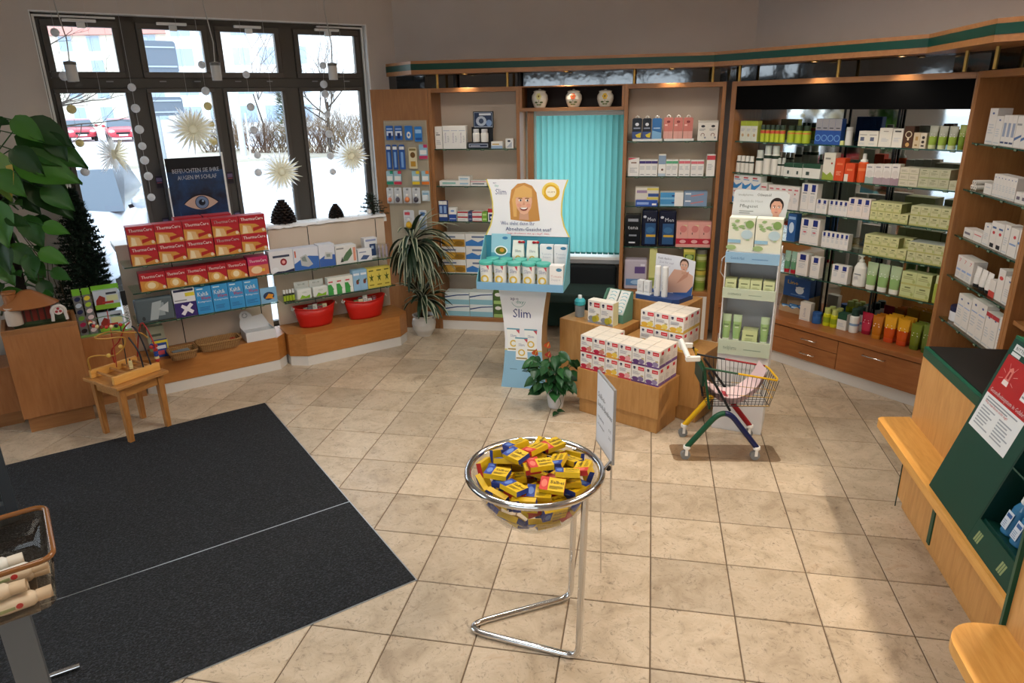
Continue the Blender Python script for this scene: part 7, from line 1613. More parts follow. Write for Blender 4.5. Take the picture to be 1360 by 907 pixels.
def cone(a,label,s):
    t=thing('pine_cone',label,'pine cone',W.w(a,5.585+.02*s,1.058),W.psi); mb=MB(); m=mat('#1a1210',.8); m2=mat('#2c1e18',.8)
    for L in range(9):
        z=(.006+L*.0105)*s; rad=.046*math.cos(L/9*1.5)*s+.004
        for k in range(11):
            a_=2*math.pi*(k+.5*(L%2))/11; c,q=math.cos(a_),math.sin(a_); h=.007*s
            v=[(c*rad*.3-q*h,q*rad*.3+c*h,z),(c*rad*.3+q*h,q*rad*.3-c*h,z),(c*rad+q*h*1.5,q*rad-c*h*1.5,z+.009*s),(c*rad-q*h*1.5,q*rad+c*h*1.5,z+.009*s),(c*rad*1.14,q*rad*1.14,z+.003*s),(c*rad*.9,q*rad*.9,z-.004*s)]
            mb.add(v,[(0,1,2,3),(3,2,4),(0,5,1),(5,4,2,1),(5,0,3,4)],m if k%2 else m2)
    mb.lathe([(.001,0),(.03*s,.004),(.03*s,.03*s),(.012*s,.08*s),(.001,.088*s)],m,8); o=mb.build('scales',t); o['kind']='stuff'
cone(1.60,'large dark pine cone on the cotton snow',1.9); cone(2.03,'smaller dark pine cone on the cotton snow',1.2)
# ---------------- play table with bead maze
def playtable():
    psi=R(-31); P=Vector((-2.415,4.055,0)); t=thing('play_table','small square pine play table on the tiles beside the mat','table',P,psi); w,d,h=.36,.34,.385
    MB().box(-w/2,w/2,-d/2,d/2,h-.022,h,WOODT).build('table_top',t,bevel=.004)
    i=.025
    for sx in (-1,1):
        for sy in (-1,1):
            x,y=sx*(w/2-i-.02),sy*(d/2-i-.02); mb=MB(); s0,s1=.015,.02
            v=[(x-s0,y-s0,0),(x+s0,y-s0,0),(x+s0,y+s0,0),(x-s0,y+s0,0),(x-s1,y-s1,h-.022),(x+s1,y-s1,h-.022),(x+s1,y+s1,h-.022),(x-s1,y+s1,h-.022)]
            mb.add(v,[(3,2,1,0),(4,5,6,7)]+[(k,(k+1)%4,4+(k+1)%4,4+k) for k in range(4)],wood_leg); mb.build('leg',t,bevel=.002)
    for y in (-1,1): MB().box(-w/2+.05,w/2-.05,y*(d/2-.045)-.008,y*(d/2-.045)+.008,h-.085,h-.022,WOODT).build('apron',t)
    for x in (-1,1): MB().box(x*(w/2-.045)-.008,x*(w/2-.045)+.008,-d/2+.05,d/2-.05,h-.085,h-.022,WOODT).build('apron',t)
    # maze
    m=thing('bead_maze','wooden wire bead maze toy on the pine play table','toy',P+Vector((0,0,h+.0005)),psi+R(90))
    for y in (-.12,.12): MB().box(-.15,.15,y-.012,y+.012,0,.05,WOODB).build('side_rail',m,bevel=.003)
    for x in (-.11,-.03,.05,.12): MB().tube([(x,-.11,.028),(x,.11,.028)],.008,WOODT,8).build('dowel',m)
    YW,RW,KW,BWm=mat('#b98a3c',.4),mat('#a02c24',.4),mat('#20242c',.4),mat('#2a3c7a',.4)
    cr=lambda pts,n=6:[Vector(pts[i]).lerp(Vector(pts[i+1]),k/n) for i in range(len(pts)-1) for k in range(n)]+[Vector(pts[-1])]
    def smooth(pts,n=5):
        P_=[Vector(p) for p in pts]; out=[]
        for i in range(len(P_)-1):
            p0,p1,p2,p3=P_[max(i-1,0)],P_[i],P_[i+1],P_[min(i+2,len(P_)-1)]
            for k in range(n):
                s=k/n; out.append(.5*((2*p1)+(p2-p0)*s+(2*p0-5*p1+4*p2-p3)*s*s+(3*p1-p0-3*p2+p3)*s**3))
        return out+[P_[-1]]
    wires=[([(-.14,.12,.05),(-.15,.1,.13),(-.1,.08,.14),(-.02,.05,.12),(.03,.02,.16),(.04,0,.22),(.0,0,.24),(-.08,.02,.25),(-.12,.03,.27),(-.05,.0,.29),(.05,-.03,.26),(.12,-.04,.24),(.15,-.06,.2)],YW),
           ([(.01,.12,.05),(.0,.1,.14),(.02,.04,.2),(.03,-.04,.3),(.03,-.1,.34)],RW),([(.10,-.12,.05),(.09,-.11,.16),(.075,-.09,.27),(.07,-.05,.30)],KW),([(.15,-.12,.05),(.15,-.11,.18),(.14,-.05,.3),(.13,.0,.22),(.15,.1,.05)],RW),([(.05,-.12,.05),(.045,-.11,.15),(.03,-.06,.24)],KW)]
    ring=[(-.0+.1*math.cos(R(q)),.06+.1*math.sin(R(q)),.335+.01*math.sin(R(q))) for q in range(0,360,15)]
    for pts,mm in wires: MB().tube(smooth(pts),.0048,mm,6).build('wire',m)
    MB().tube(ring,.003,mat('#5a7a5c',.4),6,closed=True).build('wire_ring',m); MB().tube([(.03,.02,.05),(.04,.02,.31)],.003,KW,6).build('wire',m); MB().tube([(-.03,.03,.05),(-.02,.03,.2),(-.0,.06,.40)],.003,RW,6).build('wire',m)
    bc=['#a83228','#d8c48c','#2c2a30','#a83228','#d8c48c','#7a2a20']
    for i in range(10):
        q=140+i*15; p=(-.0+.1*math.cos(R(q)),.06+.1*math.sin(R(q)),.335+.01*math.sin(R(q))); MB().ball(p,.012,mat(bc[i%6],.35),10).build('bead',m)
    for i in range(5): MB().lathe([(.001,0),(.010,.001),(.012,.005),(.010,.009),(.001,.01)],mat('#d8c48c',.4),10,(-.01,-.095,.055+i*.0105)).build('bead',m)
    MB().tube([(-.01,-.095,.05),(-.01,-.095,.12)],.003,KW,6).build('wire',m)
    for i,c in enumerate(('#a83228','#d8c48c','#24408c','#24408c','#a83228')): MB().lathe([(.001,0),(.013,.001),(.014,.008),(.013,.015),(.001,.016)],mat(c,.35),10,(.15,-.115,.055+i*.017)).build('bead',m)
    for p,c in (((.135,-.1,.15),'#a83228'),((.165,-.1,.15),'#a83228'),((.15,-.085,.155),'#24408c'),((.02,.03,.17),'#d8b45c'),((-.05,.055,.128),'#d8b45c')): MB().ball(p,.013,mat(c,.35),10).build('bead',m)
wood_leg=wood('pine_leg','#8e5c2a','#a87038','#b98246',(9,9,1.2),.45)
playtable()
# ---------------- leaflet rack by the cabinet
def rack():
    z0=.5005; a0,b0=.068,5.29; t=thing('leaflet_rack','clear rack with green headers and colour swatch strips on the low cabinet','display',W.w(a0,b0,z0),W.psi); t.scale=(.93,1,1); LM=mat('#6fae2c',.5)
    MB().box(0,.33,.0,.09,0,.012,mat('#7aa05c',.3)).build('base',t)
    for k,(x,cols) in enumerate(((.005,['#20284c','#b4c4d4','#20284c','#6fa03c','#a02450','#20141c']),(.065,['#d8c43c','#9cc23c','#d8c8cc','#d8c8cc','#d8c8cc','#d8c8cc']))):
        mb=MB(); mb.box(x,x+.05,.02,.024,.012,.33,mat('#6a6c6c',.5)); mb.box(x,x+.05,.018,.02,.285,.33,LM)
        for i,c in enumerate(cols): mb.disc(x+.025,.26-i*.044,.02,.015,.0194,mat(c,.4),14,rot=.35)
        mb.build('swatch_strip',t)
    for k in range(2):
        z=.17-.155*k; mb=MB(); mb.box(.13,.29,.01+.0*k,.04,z,z+.13,mat('#b9c4d0',.4)); decorate(mb,[('r',0,0,1,.25,'#7fae34'),('p',[(.05,.25),(.4,.25),(.45,.6),(.25,.75),(.08,.5)],'#8a2c24'),('r',.3,.28,.75,.4,'#a82c28'),('r',.5,.75,.92,.86,'#2c3444'),('r',.5,.4,.95,.7,'#c9cfa0')],.13,.29,z,z+.13,.01,random); mb.build('leaflet',t)
    MB().box(.125,.3,.04,.044,.29,.33,LM).build('header',t)
    mb=MB(); mb.box(.30,.335,.0,.004,.01,.28,mat('#d0d2d4',.4)); decorate(mb,[('r',0,.62,1,1,'#15161a'),('tv','ARABOX',.86,.16,.7,'#16181c',.5)],.30,.335,.01,.28,0,random); mb.build('side_strip',t)
    MB().box(.0,.335,.086,.09,.012,.3,ACRYL).build('back_sheet',t)
rack()
# ---------------- window decorations
def poster():
    bq=5.76; a0,z1=W.hit(218,211,bq); a1,_=W.hit(293,207,bq); zb=1.052; h=z1-zb+.0; w=a1-a0
    t=thing('poster_board','dark blue poster with a large eye standing in the window','poster',W.w(a0,bq,zb),W.psi)
    m,nt,p=nodemat('night_blue_print',.35); n=noise(nt,6,5,mapping(nt)); r=ramp(nt,[(.35,'#071426'),(.6,'#14406e'),(.8,'#1d5a8c')]); nt.links.new(n.outputs[0],r.inputs[0]); nt.links.new(r.outputs[0],p.inputs['Base Color'])
    mb=MB(); mb.box(0,w,0,.006,0,h,m); y=-.0005
    mb.flat([(0,h*.82),(w,h*.82),(w,h),(0,h)],y,mat('#060a14',.4))
    mb.text('BEFEUCHTEN SIE IHRE',w*.09,h*.80,h*.058,y-.0005,mat('#c4cad4'),w*.84,.02); mb.text('AUGEN IM SCHLAF',w*.17,h*.71,h*.058,y-.0005,mat('#c4cad4'),w*.7,.02)
    cx,cz=w*.52,h*.38; up=[(cx+(k/10-1)*w*.32, cz+h*.12*math.sin(math.pi*k/20)**.9) for k in range(21)]; lo=[(cx+(1-k/10)*w*.32, cz-h*.095*math.sin(math.pi*k/20)**.9) for k in range(1,20)]
    mb.flat([(x*1.0,z+.004) for x,z in up+lo][::-1],y-.0005,'#241c22'); mb.flat([(cx+(x-cx)*.95,cz+(z-cz)*.9) for x,z in up+lo][::-1],y-.001,'#c8aa98')
    mb.disc(cx+.005,cz+.006,w*.125,w*.125,y-.0015,mat('#1c2a44'),24); mb.disc(cx+.005,cz+.006,w*.112,w*.112,y-.002,mat('#6f86a8'),24); mb.disc(cx+.005,cz+.006,w*.06,w*.06,y-.0025,mat('#0c1424'),20); mb.disc(cx+.012,cz+.016,w*.02,w*.02,y-.003,mat('#9cb4d0'),12)
    mb.flat([(w*.12,h*.1),(w*.14,h*.1),(w*.12,h*.3)],y-.001,'#4f88b0'); mb.build('board',t)
    MB().box(w*.3,w*.7,.006,.05,0,.006,GREY).build('foot',t); MB().box(w*.48,w*.52,.006,.012,0,h*.6,GREY).build('strut',t)
    MB().box(-.01,-.002,-.006,.002,.0,h*.62,WHITE).build('side_strip',t); MB().box(w+.002,w+.014,-.006,.002,.0,h*1.05,WHITE).build('side_strip',t)
poster()
for k,(x,y,n) in enumerate(((212,242,'left window bar beside the eye poster, upper'),(221,297,'left window bar beside the eye poster, lower'),(306,236,'right window bar beside the eye poster, upper'),(316,288,'right window bar beside the eye poster, lower'))):
    a,z=W.hit(x,y,5.90); mb=MB(); mb.box(-.024,.024,-.001,0,-.045,.045,mat('#2a2530',.5)); decorate(mb,[('r',.1,.55,.9,.85,'#6a5a78'),('r',.1,.1,.9,.4,'#1a1418'),('r',.15,.42,.85,.48,'#a84a54')],-.024,.024,-.045,.045,-.001,random); o=mb.build('sticker',None,W.w(a,5.9055,z),W.psi); tag(o,'small dark sticker on the '+n,'sticker')
STARP=translucent('white_star_paper','#ffffff',.8); STARC=translucent('cream_star_paper','#fbf6e6',.75); FELT=translucent('white_felt','#e6e6e6',.35); FELTC=translucent('cream_felt','#e8dca8',.35)
def garland(pts,label,cream=()):
    b=5.74; P=[W.hit(x,y,b) for x,y in pts]; a=P[0][0]; t=thing('ball_garland',label,'garland',W.w(a,b,P[-1][1]),W.psi); z0=P[-1][1]
    MB().tube([(0,0,CEIL-z0),(0,0,P[0][1]-z0)]+[(p[0]-a,0,p[1]-z0) for p in P[1:]],.0008,mat('#c8c8c8',.5),4).build('string',t)
    for i,p in enumerate(P): MB().ball((p[0]-a,0,p[1]-z0),.03 if i%3 else .027,FELTC if i in cream else FELT,12).build('felt_ball',t)
garland([(73,43),(85,101),(95,145),(106,190),(113,228)],'string of felt balls in the pane above the devil ivy',(2,3)); garland([(175,116),(180,144),(185,172),(189,194),(192,213),(197,234),(201,262)],'string of seven white felt balls hanging along a window bar')
garland([(268,86),(273,121),(276,141),(280,165),(283,188)],'string of white and yellow felt balls beside the star above the poster',(2,3,4)); garland([(327,99),(333,142),(337,173),(342,206),(343,229)],'string of five grey felt balls in the third pane'); garland([(429,87),(430,112),(432,125),(435,152),(437,178),(439,207),(442,228)],'string of seven felt balls in the pane nearest the pegboard')
def star(x,y,rp,label,turn=0,sq=1):
    b=5.70; a,z=W.hit(x,y,b); r=rp*6.2/924*1.05; t=thing('paper_star',label,'star',W.w(a,b,z),W.psi+R(turn)); rng=random.Random(int(x)); m=STARP; mi=STARC
    MB().tube([(0,0,r*.5),(0,0,CEIL-z)],.0008,mat('#c8c8c8',.5),4).build('string',t)
    MB().ball((0,0,0),r*.22,mi,12,sy=.8).build('core',t); n=0
    for L in range(3):
        for k in range(22):
            q=2*math.pi*(k+L*.33)/22; el=(-.55,0,.55)[L]; d=Vector((math.cos(q)*math.cos(el),math.sin(el),math.sin(q)*math.cos(el))); l=r*rng.uniform(.78,1.05); s=Vector((-math.sin(q),0,math.cos(q)))*r*.055; u=d.cross(s).normalized()*r*.05
            b0=d*r*.12; mid=d*l*.55; mb=MB(); mb.add([b0-s*.5,b0+s*.5,mid-s,mid+s,mid+u,d*l],[(0,1,3,4,2),(2,4,5),(4,3,5),(0,2,5,3,1)],m if L else mi); mb.build('spike',t)
star(150,205,22,'white paper star seen edge-on above the dark fir',68); star(256,172,27,'white paper star right above the eye poster'); star(373,228,25,'white paper star in the third pane'); star(466,207,23,'white paper star in the pane beside the pegboard')
for x,nm in ((95,'first pane'),(287,'pane above the poster'),(442,'pane beside the pegboard')):
    b=5.58; a,z=W.hit(x,95,b); t=thing('pendant_lamp','bare white cylinder pendant on a thin cord before the '+nm,'lamp',W.w(a,b,z-.06),W.psi)
    MB().tube([(0,0,.12),(.01,0,.25),(-.02,0,.5),(-.01,0,CEIL-z+.06)],.004,mat('#b4b2ae',.5),6).build('cord',t); MB().lathe([(.001,0),(.034,0),(.034,.1),(.001,.1)],mat('#c4c2be',.5),16).build('lamp_body',t); MB().lathe([(.036,.1),(.036,.118),(.01,.125),(.001,.125)],mat('#6a6864',.5),16).build('socket',t)
# ---------------- tube basket at the left edge
def tubebasket():
    P0,P1=at(72,740,.88),at(60,672,.88); d=(P1-P0); psi=math.atan2(d.y,d.x)-math.pi/2; dep=d.length*1.02
    t=thing('sale_basket','smoked acrylic basket of white tubes on a stand at the doorway','basket',P0,psi)
    w=.46; h=.16; N=6; r=.035
    def loop(g,z):
        pts=[]
        for cx,cy,s in ((-r-g,r+g,-90),(-r-g,dep-r-g,0),(-w+r+g,dep-r-g,90),(-w+r+g,r+g,180)):
            for k in range(N): q=R(s+90*k/(N-1)); pts.append((cx+r*math.cos(q),cy+r*math.sin(q),z))
        return pts
    n=4*N; L=[loop(.035,-h),loop(.02,-h+.01),loop(0,0)]; v=[p for l in L for p in l]; mb=MB(); mb.add(v,[(i*n+k,i*n+(k+1)%n,(i+1)*n+(k+1)%n,(i+1)*n+k) for i in range(2) for k in range(n)]+[tuple(range(n))[::-1]],SMOKE,True)
    mb.build('basket_shell',t); MB().tube(loop(0,0),.0075,mat('#8a5a30',.15,trans=.3,name='brown_rim'),8,closed=True).build('rim',t)
    MB().box(-w+.1,-.06,.05,dep-.05,-h-.012,-h-.001,mat('#70757a',.4,.6,name='stand_steel')).build('plate',t); MB().box(-.16,-.09,dep*.35,dep*.55,-.875,-h-.012,mat('#70757a',.4,.6,name='stand_steel')).build('post',t)
    f0=at(106,884,.0168)-P0; f1=at(20,914,.0168)-P0; M=Matrix.Rotation(-psi,3,'Z'); MB().tube([M@f1,M@f0],.011,CHROME,10).build('foot_bar',t)
    rng=random.Random(2)
    for k in range(9):
        mb=MB(); mb.tube([(-.10,0,0),(.0,0,0),(.06,0,0),(.07,0,0)],[.006,.02,.021,.014],mat('#dedcd4',.4),12); mb.box(-.03,.02,-.0215,.0215,-.004,.004,mat('#9ab08a')); mb.disc(.03,.002,.008,.008,-.0215,mat('#c8343c'),10)
        o=mb.build('cream_tube',None); z=-h+.024+.044*(k//3); M4=Matrix.Translation(P0)@Matrix.Rotation(psi,4,'Z')@Matrix.Translation((-.13-.05*(k%2)-.12*(k>5),.07+.066*(k%3)+.008*(k//3),z))@Matrix.Rotation(rng.uniform(-.07,.07),4,'Z')
        o.matrix_world=M4; tag(o,'white cream tube with red dot lying in the smoked basket','tube','tubes in the smoked basket'); mc=MB(); mc.tube([(.07,0,0),(.105,0,0)],.0165,mat('#d8cfc0',.4),14); mc.build('cap',o)
tubebasket()
# ---------------- green display board on the counter
def greenboard():
    v0,v1=2.69,2.03; t=thing('counter_board','tall sloping dark green display board with red warning poster on the ledge','display',RR.w(-v0,1.145,.4805),RR.psi); L=v0-v1; th=math.atan2(1.325-1.142,1.097-.48); H=.655
    def board(x0,x1,z0,z1,y0,y1,m): return MB().box(x0,x1,y0,y1,z0,z1,m)
    rx=-th
    def put(mb,nm,**k): o=mb.build(nm,t,**k); o.rotation_euler.x=rx; return o
    cav=.36
    put(board(0,cav,0,H,0,.012,DGREEN),'front_panel',bevel=.002); put(board(cav,L,.0,.09,0,.012,DGREEN),'bottom_lip'); 
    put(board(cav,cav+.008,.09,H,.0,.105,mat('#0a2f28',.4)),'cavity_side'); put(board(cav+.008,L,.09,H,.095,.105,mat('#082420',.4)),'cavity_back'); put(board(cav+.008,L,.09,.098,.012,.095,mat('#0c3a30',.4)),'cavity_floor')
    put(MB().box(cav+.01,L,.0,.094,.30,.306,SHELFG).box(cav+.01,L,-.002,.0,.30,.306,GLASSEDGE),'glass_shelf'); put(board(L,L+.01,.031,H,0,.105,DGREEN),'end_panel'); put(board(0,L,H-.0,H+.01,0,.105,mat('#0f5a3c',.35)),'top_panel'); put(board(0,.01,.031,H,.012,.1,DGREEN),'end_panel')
    mb=MB(); z0,z1=.30,.595; x0,x1=.02,.30
    mb.flat([(x0,z0),(x1,z0),(x1,z1),(x0,z1)],-.0006,mat('#dfe2e4',.4)); mb.flat([(x0,z0+.14),(x1,z0+.14),(x1,z1),(x0,z1)],-.001,mat('#b01c20',.35))
    mb.text('Gesundheitssystem in Gefahr!',x0+.01,z0+.15,.016,-.0016,mat('#e8e0e0'),x1-x0-.03,.02); mb.text('Was man Ihnen nicht sagt!',x0+.02,z0+.105,.011,-.001,mat('#b8343c'),.17)
    mb.lines(x0+.02,z0+.115,x1-.02,z0+.136,2,-.001,mat('#8a9098')); mb.lines(x0+.02,z0+.02,x0+.13,z0+.1,7,-.001,mat('#9aa0a8')); mb.lines(x0+.15,z0+.02,x1-.02,z0+.1,7,-.001,mat('#9aa0a8'))
    cx,cz=x0+.07,z0+.225; mb.flat([(cx-.02,cz-.03),(cx+.02,cz-.03),(cx+.018,cz-.012),(cx-.018,cz-.012)],-.0016,'#e8d8d4'); mb.flat([(cx-.016,cz-.012),(cx+.016,cz-.012),(cx+.014,cz+.03),(cx,cz+.04),(cx-.014,cz+.03)],-.0016,'#d87a70'); mb.flat([(cx-.006,cz-.005),(cx+.006,cz-.005),(cx+.005,cz+.022),(cx-.005,cz+.022)],-.002,'#a01418')
    for q in (20,60,120,160,200,340):
        c,s=math.cos(R(q)),math.sin(R(q)); mb.flat([(cx+c*.03-s*.001,cz+s*.03+c*.001),(cx+c*.03+s*.001,cz+s*.03-c*.001),(cx+c*.055+s*.001,cz+s*.055-c*.001),(cx+c*.055-s*.001,cz+s*.055+c*.001)],-.0016,'#e0a098')
    mb.flat([(x1-.09,z0+.19),(x1-.005,z0+.19),(x1-.005,z0+.25),(x1-.09,z0+.25)],-.0016,mat('#e2e2e4')); mb.lines(x1-.085,z0+.2,x1-.02,z0+.245,3,-.002,mat('#8a9098')); o=put(mb,'warning_poster')
    mb=MB(); mb.flat([(.03,.615),(.36,.615),(.36,.64),(.03,.64)],-.0006,mat('#d4d8d8')); mb.text('BITTE SCHÜTZEN SIE SICH',.04,.621,.012,-.001,mat('#3a4444'),.28); mb.flat([(.03,.598),(.09,.598),(.09,.611),(.03,.611)],-.0006,mat('#d4d8d8')); put(mb,'header_label')
    for x in (cav+.03,cav+.2):
        mb=MB(); 
        for k in range(3): mb.flat([(x+.012*k,.02),(x+.009+.012*k,.02),(x+.015+.012*k,.06),(x+.006+.012*k,.06)],-.0006,mat('#8a9a6c',.3))
        put(mb,'tape_strip')
    mb=MB(); rng=random.Random(4)
    for k in range(26):
        x,z=cav+rng.uniform(.012,.25),rng.uniform(.12,.6); mb.box(x,x+.006,.0935,.0948,z,z+.0025,mat('#b4bcae'))
    o=put(mb,'peg_holes'); o['kind']='stuff'
    BLQ=mat('#3f86b8',.2,trans=.3,name='blue_liquid'); lab='clear bottle of blue hand disinfectant with white flip cap'
    M0=Matrix.Translation(t.location)@Matrix.Rotation(RR.psi,4,'Z')@Matrix.Rotation(rx,4,'X')
    for z,xs in ((.099,(.44,.505,.57)),(.307,(.52,.585))):
        for x in xs:
            mb=MB(); mb.lathe([(.001,0),(.026,0),(.028,.004),(.028,.095),(.018,.115),(.011,.12)],BLQ,16,sy=.75); decorate(mb,[('r',.12,.15,.88,.85,'#c9d4e0'),('r',.2,.6,.8,.75,'#2f5a94'),('l',.2,.2,.8,.5,4,'#7f98b4')],-.024,.024,.005,.092,-.022,random)
            o=mb.build('disinfectant_bottle',None); o.matrix_world=M0@Matrix.Translation((x,.05,z+.001)); tag(o,lab,'bottle','blue disinfectant bottles in the green board'); MB().lathe([(.012,.118),(.015,.122),(.015,.15),(.012,.154),(.001,.154)],mat('#dfe4e6',.35),14).build('cap',o)
greenboard()
def countertray():
    t=thing('acrylic_tray','clear acrylic tray with gold-capped vials on the black counter top','tray',RR.w(-2.95,1.45,.8535),RR.psi)
    mb=MB(); mb.box(0,.3,0,.004,0,.06,ACRYL); mb.box(0,.3,.2,.204,0,.06,ACRYL); mb.box(0,.004,.004,.2,0,.06,ACRYL); mb.box(.296,.3,.004,.2,0,.06,ACRYL); mb.build('walls',t)
    for i in range(5):
        for j in range(3):
            mb=MB(); mb.lathe([(.001,0),(.011,0),(.011,.03),(.007,.035)],mat('#d8d2c4',.3),10); o=mb.build('vial',None,RR.w(-2.95+.04+.055*i,1.45+.04+.055*j,.854),RR.psi); tag(o,'tiny gold-capped vial standing in the acrylic counter tray','vial','vials in the counter tray'); MB().lathe([(.009,.033),(.01,.034),(.01,.052),(.001,.054)],BRASS,10).build('cap',o)
countertray()
# ================================================================ the street outside
GZ=-.15
def gp(x,y): return at(x,y,GZ)
def street():
    m,nt,p=nodemat('wet_snowy_asphalt',.7); n=noise(nt,.6,5,mapping(nt)); r=ramp(nt,[(.35,'#a9aeb4'),(.55,'#cfd4da'),(.7,'#e6eaee')]); nt.links.new(n.outputs[0],r.inputs[0]); nt.links.new(r.outputs[0],p.inputs['Base Color'])
    mb=MB(); mb.box(-70,70,NWIN+.23,130,GZ-.2,GZ,m); o=mb.build('ground_street',None,(0,0,0),W.psi); struct(o)
    mb=MB(); a,b=W.on(300,218,GZ); mb.box(a-10,a+40,b+.5,b+8,GZ,GZ+.1,mat('#b9b3a4',.9)); o=mb.build('ground_verge',None,(0,0,0),W.psi); struct(o)
    for k,F_,q in ((0,F90,(-30,30,4.4,40)),(1,F180,(-40,40,2.0,40))):
        o=MB().box(q[0],q[1],q[2] if k else 5.4,q[3],GZ-.3,GZ-.05,m).build('ground_yard',None,(0,0,0),F_.psi); struct(o)
street()
def house(label,dist,xa,xb,ye,cols,floors,wall,roof,ws,z_e=None,yroof=None):
    """facade square to the view at the given distance; windows on a regular grid"""
    A=CAM+ray(xa,140)*(dist/ray(xa,140).y); Bq=CAM+ray(xb,140)*(dist/ray(xb,140).y); d=(Bq-A); d.z=0; L=d.length; psi=math.atan2(d.y,d.x)
    H=CAMH+dist*(ray((xa+xb)/2,ye).z/ray((xa+xb)/2,ye).y)-GZ
    t=thing('apartment_house',label,'building',Vector((A.x,A.y,GZ)),psi)
    MB().box(0,L,0,10,0,H,mat(wall,.8)).build('wall',t)
    mb=MB(); mb.add([(-.6,-.6,H),(L+.6,-.6,H),(L+.6,10.6,H),(-.6,10.6,H),(-.6,5,H+3.4),(L+.6,5,H+3.4)],[(0,1,5,4),(2,3,4,5),(1,2,5),(3,0,4),(3,2,1,0)],mat(roof,.8)); mb.build('roof',t)
    FRm,GLm=mat('#d8dce0',.5),mat('#a4b8cc',.3); fh=H/floors
    for f in range(floors):
        for c in range(cols):
            x=L*(c+.5)/cols; z=fh*f+fh*.35; w,h=ws
            mb=MB(); mb.box(x-w/2-.08,x+w/2+.08,-.06,0,z-.08,z+h+.08,FRm); o=mb.build('window',t)
            for s in (-1,1): MB().box(x+(s-1)*w/4*1.0+.03 if s<0 else x+.03,x-.03 if s<0 else x+w/2,-.1,-.065,z,z+h,GLm).build('pane',o)
house('cream apartment house with red roof far behind the cars',80,-60,268,47,9,4,'#e2dccb','#c48a80',(1.3,1.4)); house('white apartment house behind the signpost',62,236,420,20,5,4,'#e4e4e2','#bf9a92',(1.6,1.3))
def car(label,pos,psi,paint,L=4.2,Wd=1.76,H=1.46):
    """side outline lofted across the width; nose towards local -y"""
    t=thing('parked_car',label,'car',pos,psi); P=mat(paint,.25,.3,name='car_paint_'+paint.strip('#')); GL=mat('#5c6a78',.08); TY=mat('#17181a',.8)
    k=L/4.2; h=H/1.46
    st=[(-2.1,.55,.36,.52),(-2.08,.74,.3,.62),(-1.98,.83,.28,.72),(-1.6,.87,.26,.84),(-.95,.88,.26,.96),(0,.88,.26,.99),(1.7,.88,.26,1.0),(2.0,.84,.28,.93),(2.08,.76,.3,.75),(2.1,.6,.36,.6)]
    mb=MB(); n=16; v=[]
    for y,hw,z0,z1 in st:
        for q in range(n):
            a=2*math.pi*(q+.5)/n; c,s_=math.cos(a),math.sin(a); v.append((math.copysign(abs(c)**.45,c)*hw*Wd/1.76,y*k,((z0+z1)/2+math.copysign(abs(s_)**.5,s_)*(z1-z0)/2)*h))
    mb.add(v,[(i*n+q,i*n+(q+1)%n,(i+1)*n+(q+1)%n,(i+1)*n+q) for i in range(len(st)-1) for q in range(n)],P,True); mb.add(v[:n],[tuple(range(n))],P); mb.add(v[-n:],[tuple(range(n))[::-1]],P); mb.build('body',t)
    cab=[(-.95,.93,.95),(-.25,1.38,.80),(.2,1.46,.78),(1.2,1.42,.78),(1.95,.96,.9)]
    mb=MB(); v=[]
    for y,z,f in cab:
        for s in (-1,1): v.append((s*Wd/2*f,y*k,z*h))
    mb.add(v,[(0,1,3,2)],GL); mb.add(v,[(2,3,5,4),(4,5,7,6)],P); mb.add(v,[(6,7,9,8)],GL); mb.add(v,[(0,2,4,6,8),(9,7,5,3,1)],GL); mb.build('cabin',t)
    for s in (-1,1):
        MB().box(s*Wd/2-.02,s*Wd/2+.02,.18*k,.26*k,.95*h,1.4*h,P).build('pillar',t) if 0 else None
        m2=MB(); m2.ball((s*(Wd/2+.12),-.72*k,1.0*h),.11,P,12,sx=1.0,sy=.55,sz=.75); m2.tube([(s*(Wd/2-.02),-.72*k,.95*h),(s*(Wd/2+.06),-.72*k,.97*h)],.025,TY,6); m2.build('wing_mirror',t)
        m2=MB(); m2.ball((s*Wd*.36,-2.03*k,.68*h),.15,mat('#e6ecf0',.1),12,sx=1.2,sy=.45,sz=.6); m2.build('headlight',t)
        for y in (-1.3,1.3): m2=MB(); m2.tube([(s*Wd/2-s*.2,y*k,.31),(s*Wd/2+s*.01,y*k,.31)],.31,TY,18); m2.tube([(s*Wd/2,y*k,.31),(s*Wd/2+s*.015,y*k,.31)],.19,mat('#a8acb0',.3,.8,name='alloy'),12); m2.build('wheel',t)
    MB().box(-.4,.4,-2.13*k,-2.09*k,.5,.62,mat('#1c1e22',.4)).build('grille',t); MB().box(-.26,.26,-2.15*k,-2.12*k,.38,.49,mat('#e4e4e0',.4)).build('number_plate',t)
_ps=W.psi+R(-12); _m=at(187,268,GZ+1.0); _c=_m-Matrix.Rotation(_ps,3,'Z')@Vector((1.0,-.72,0)); _bn=W.ab(_c)[1]-2.3
if _bn<6.25: _c=_c+W.ey*(6.25-_bn)
car('silver car parked with its bonnet close to the shop window',Vector((_c.x,_c.y,GZ)),_ps,'#c4cbd4')
for x,l in ((109,'red car parked across the street, left of the other red car'),(163,'red car parked across the street beside another red car')):
    p=gp(x,187); car(l,p,math.atan2(p.y,p.x)-math.pi/2+R(3),'#c84a56')
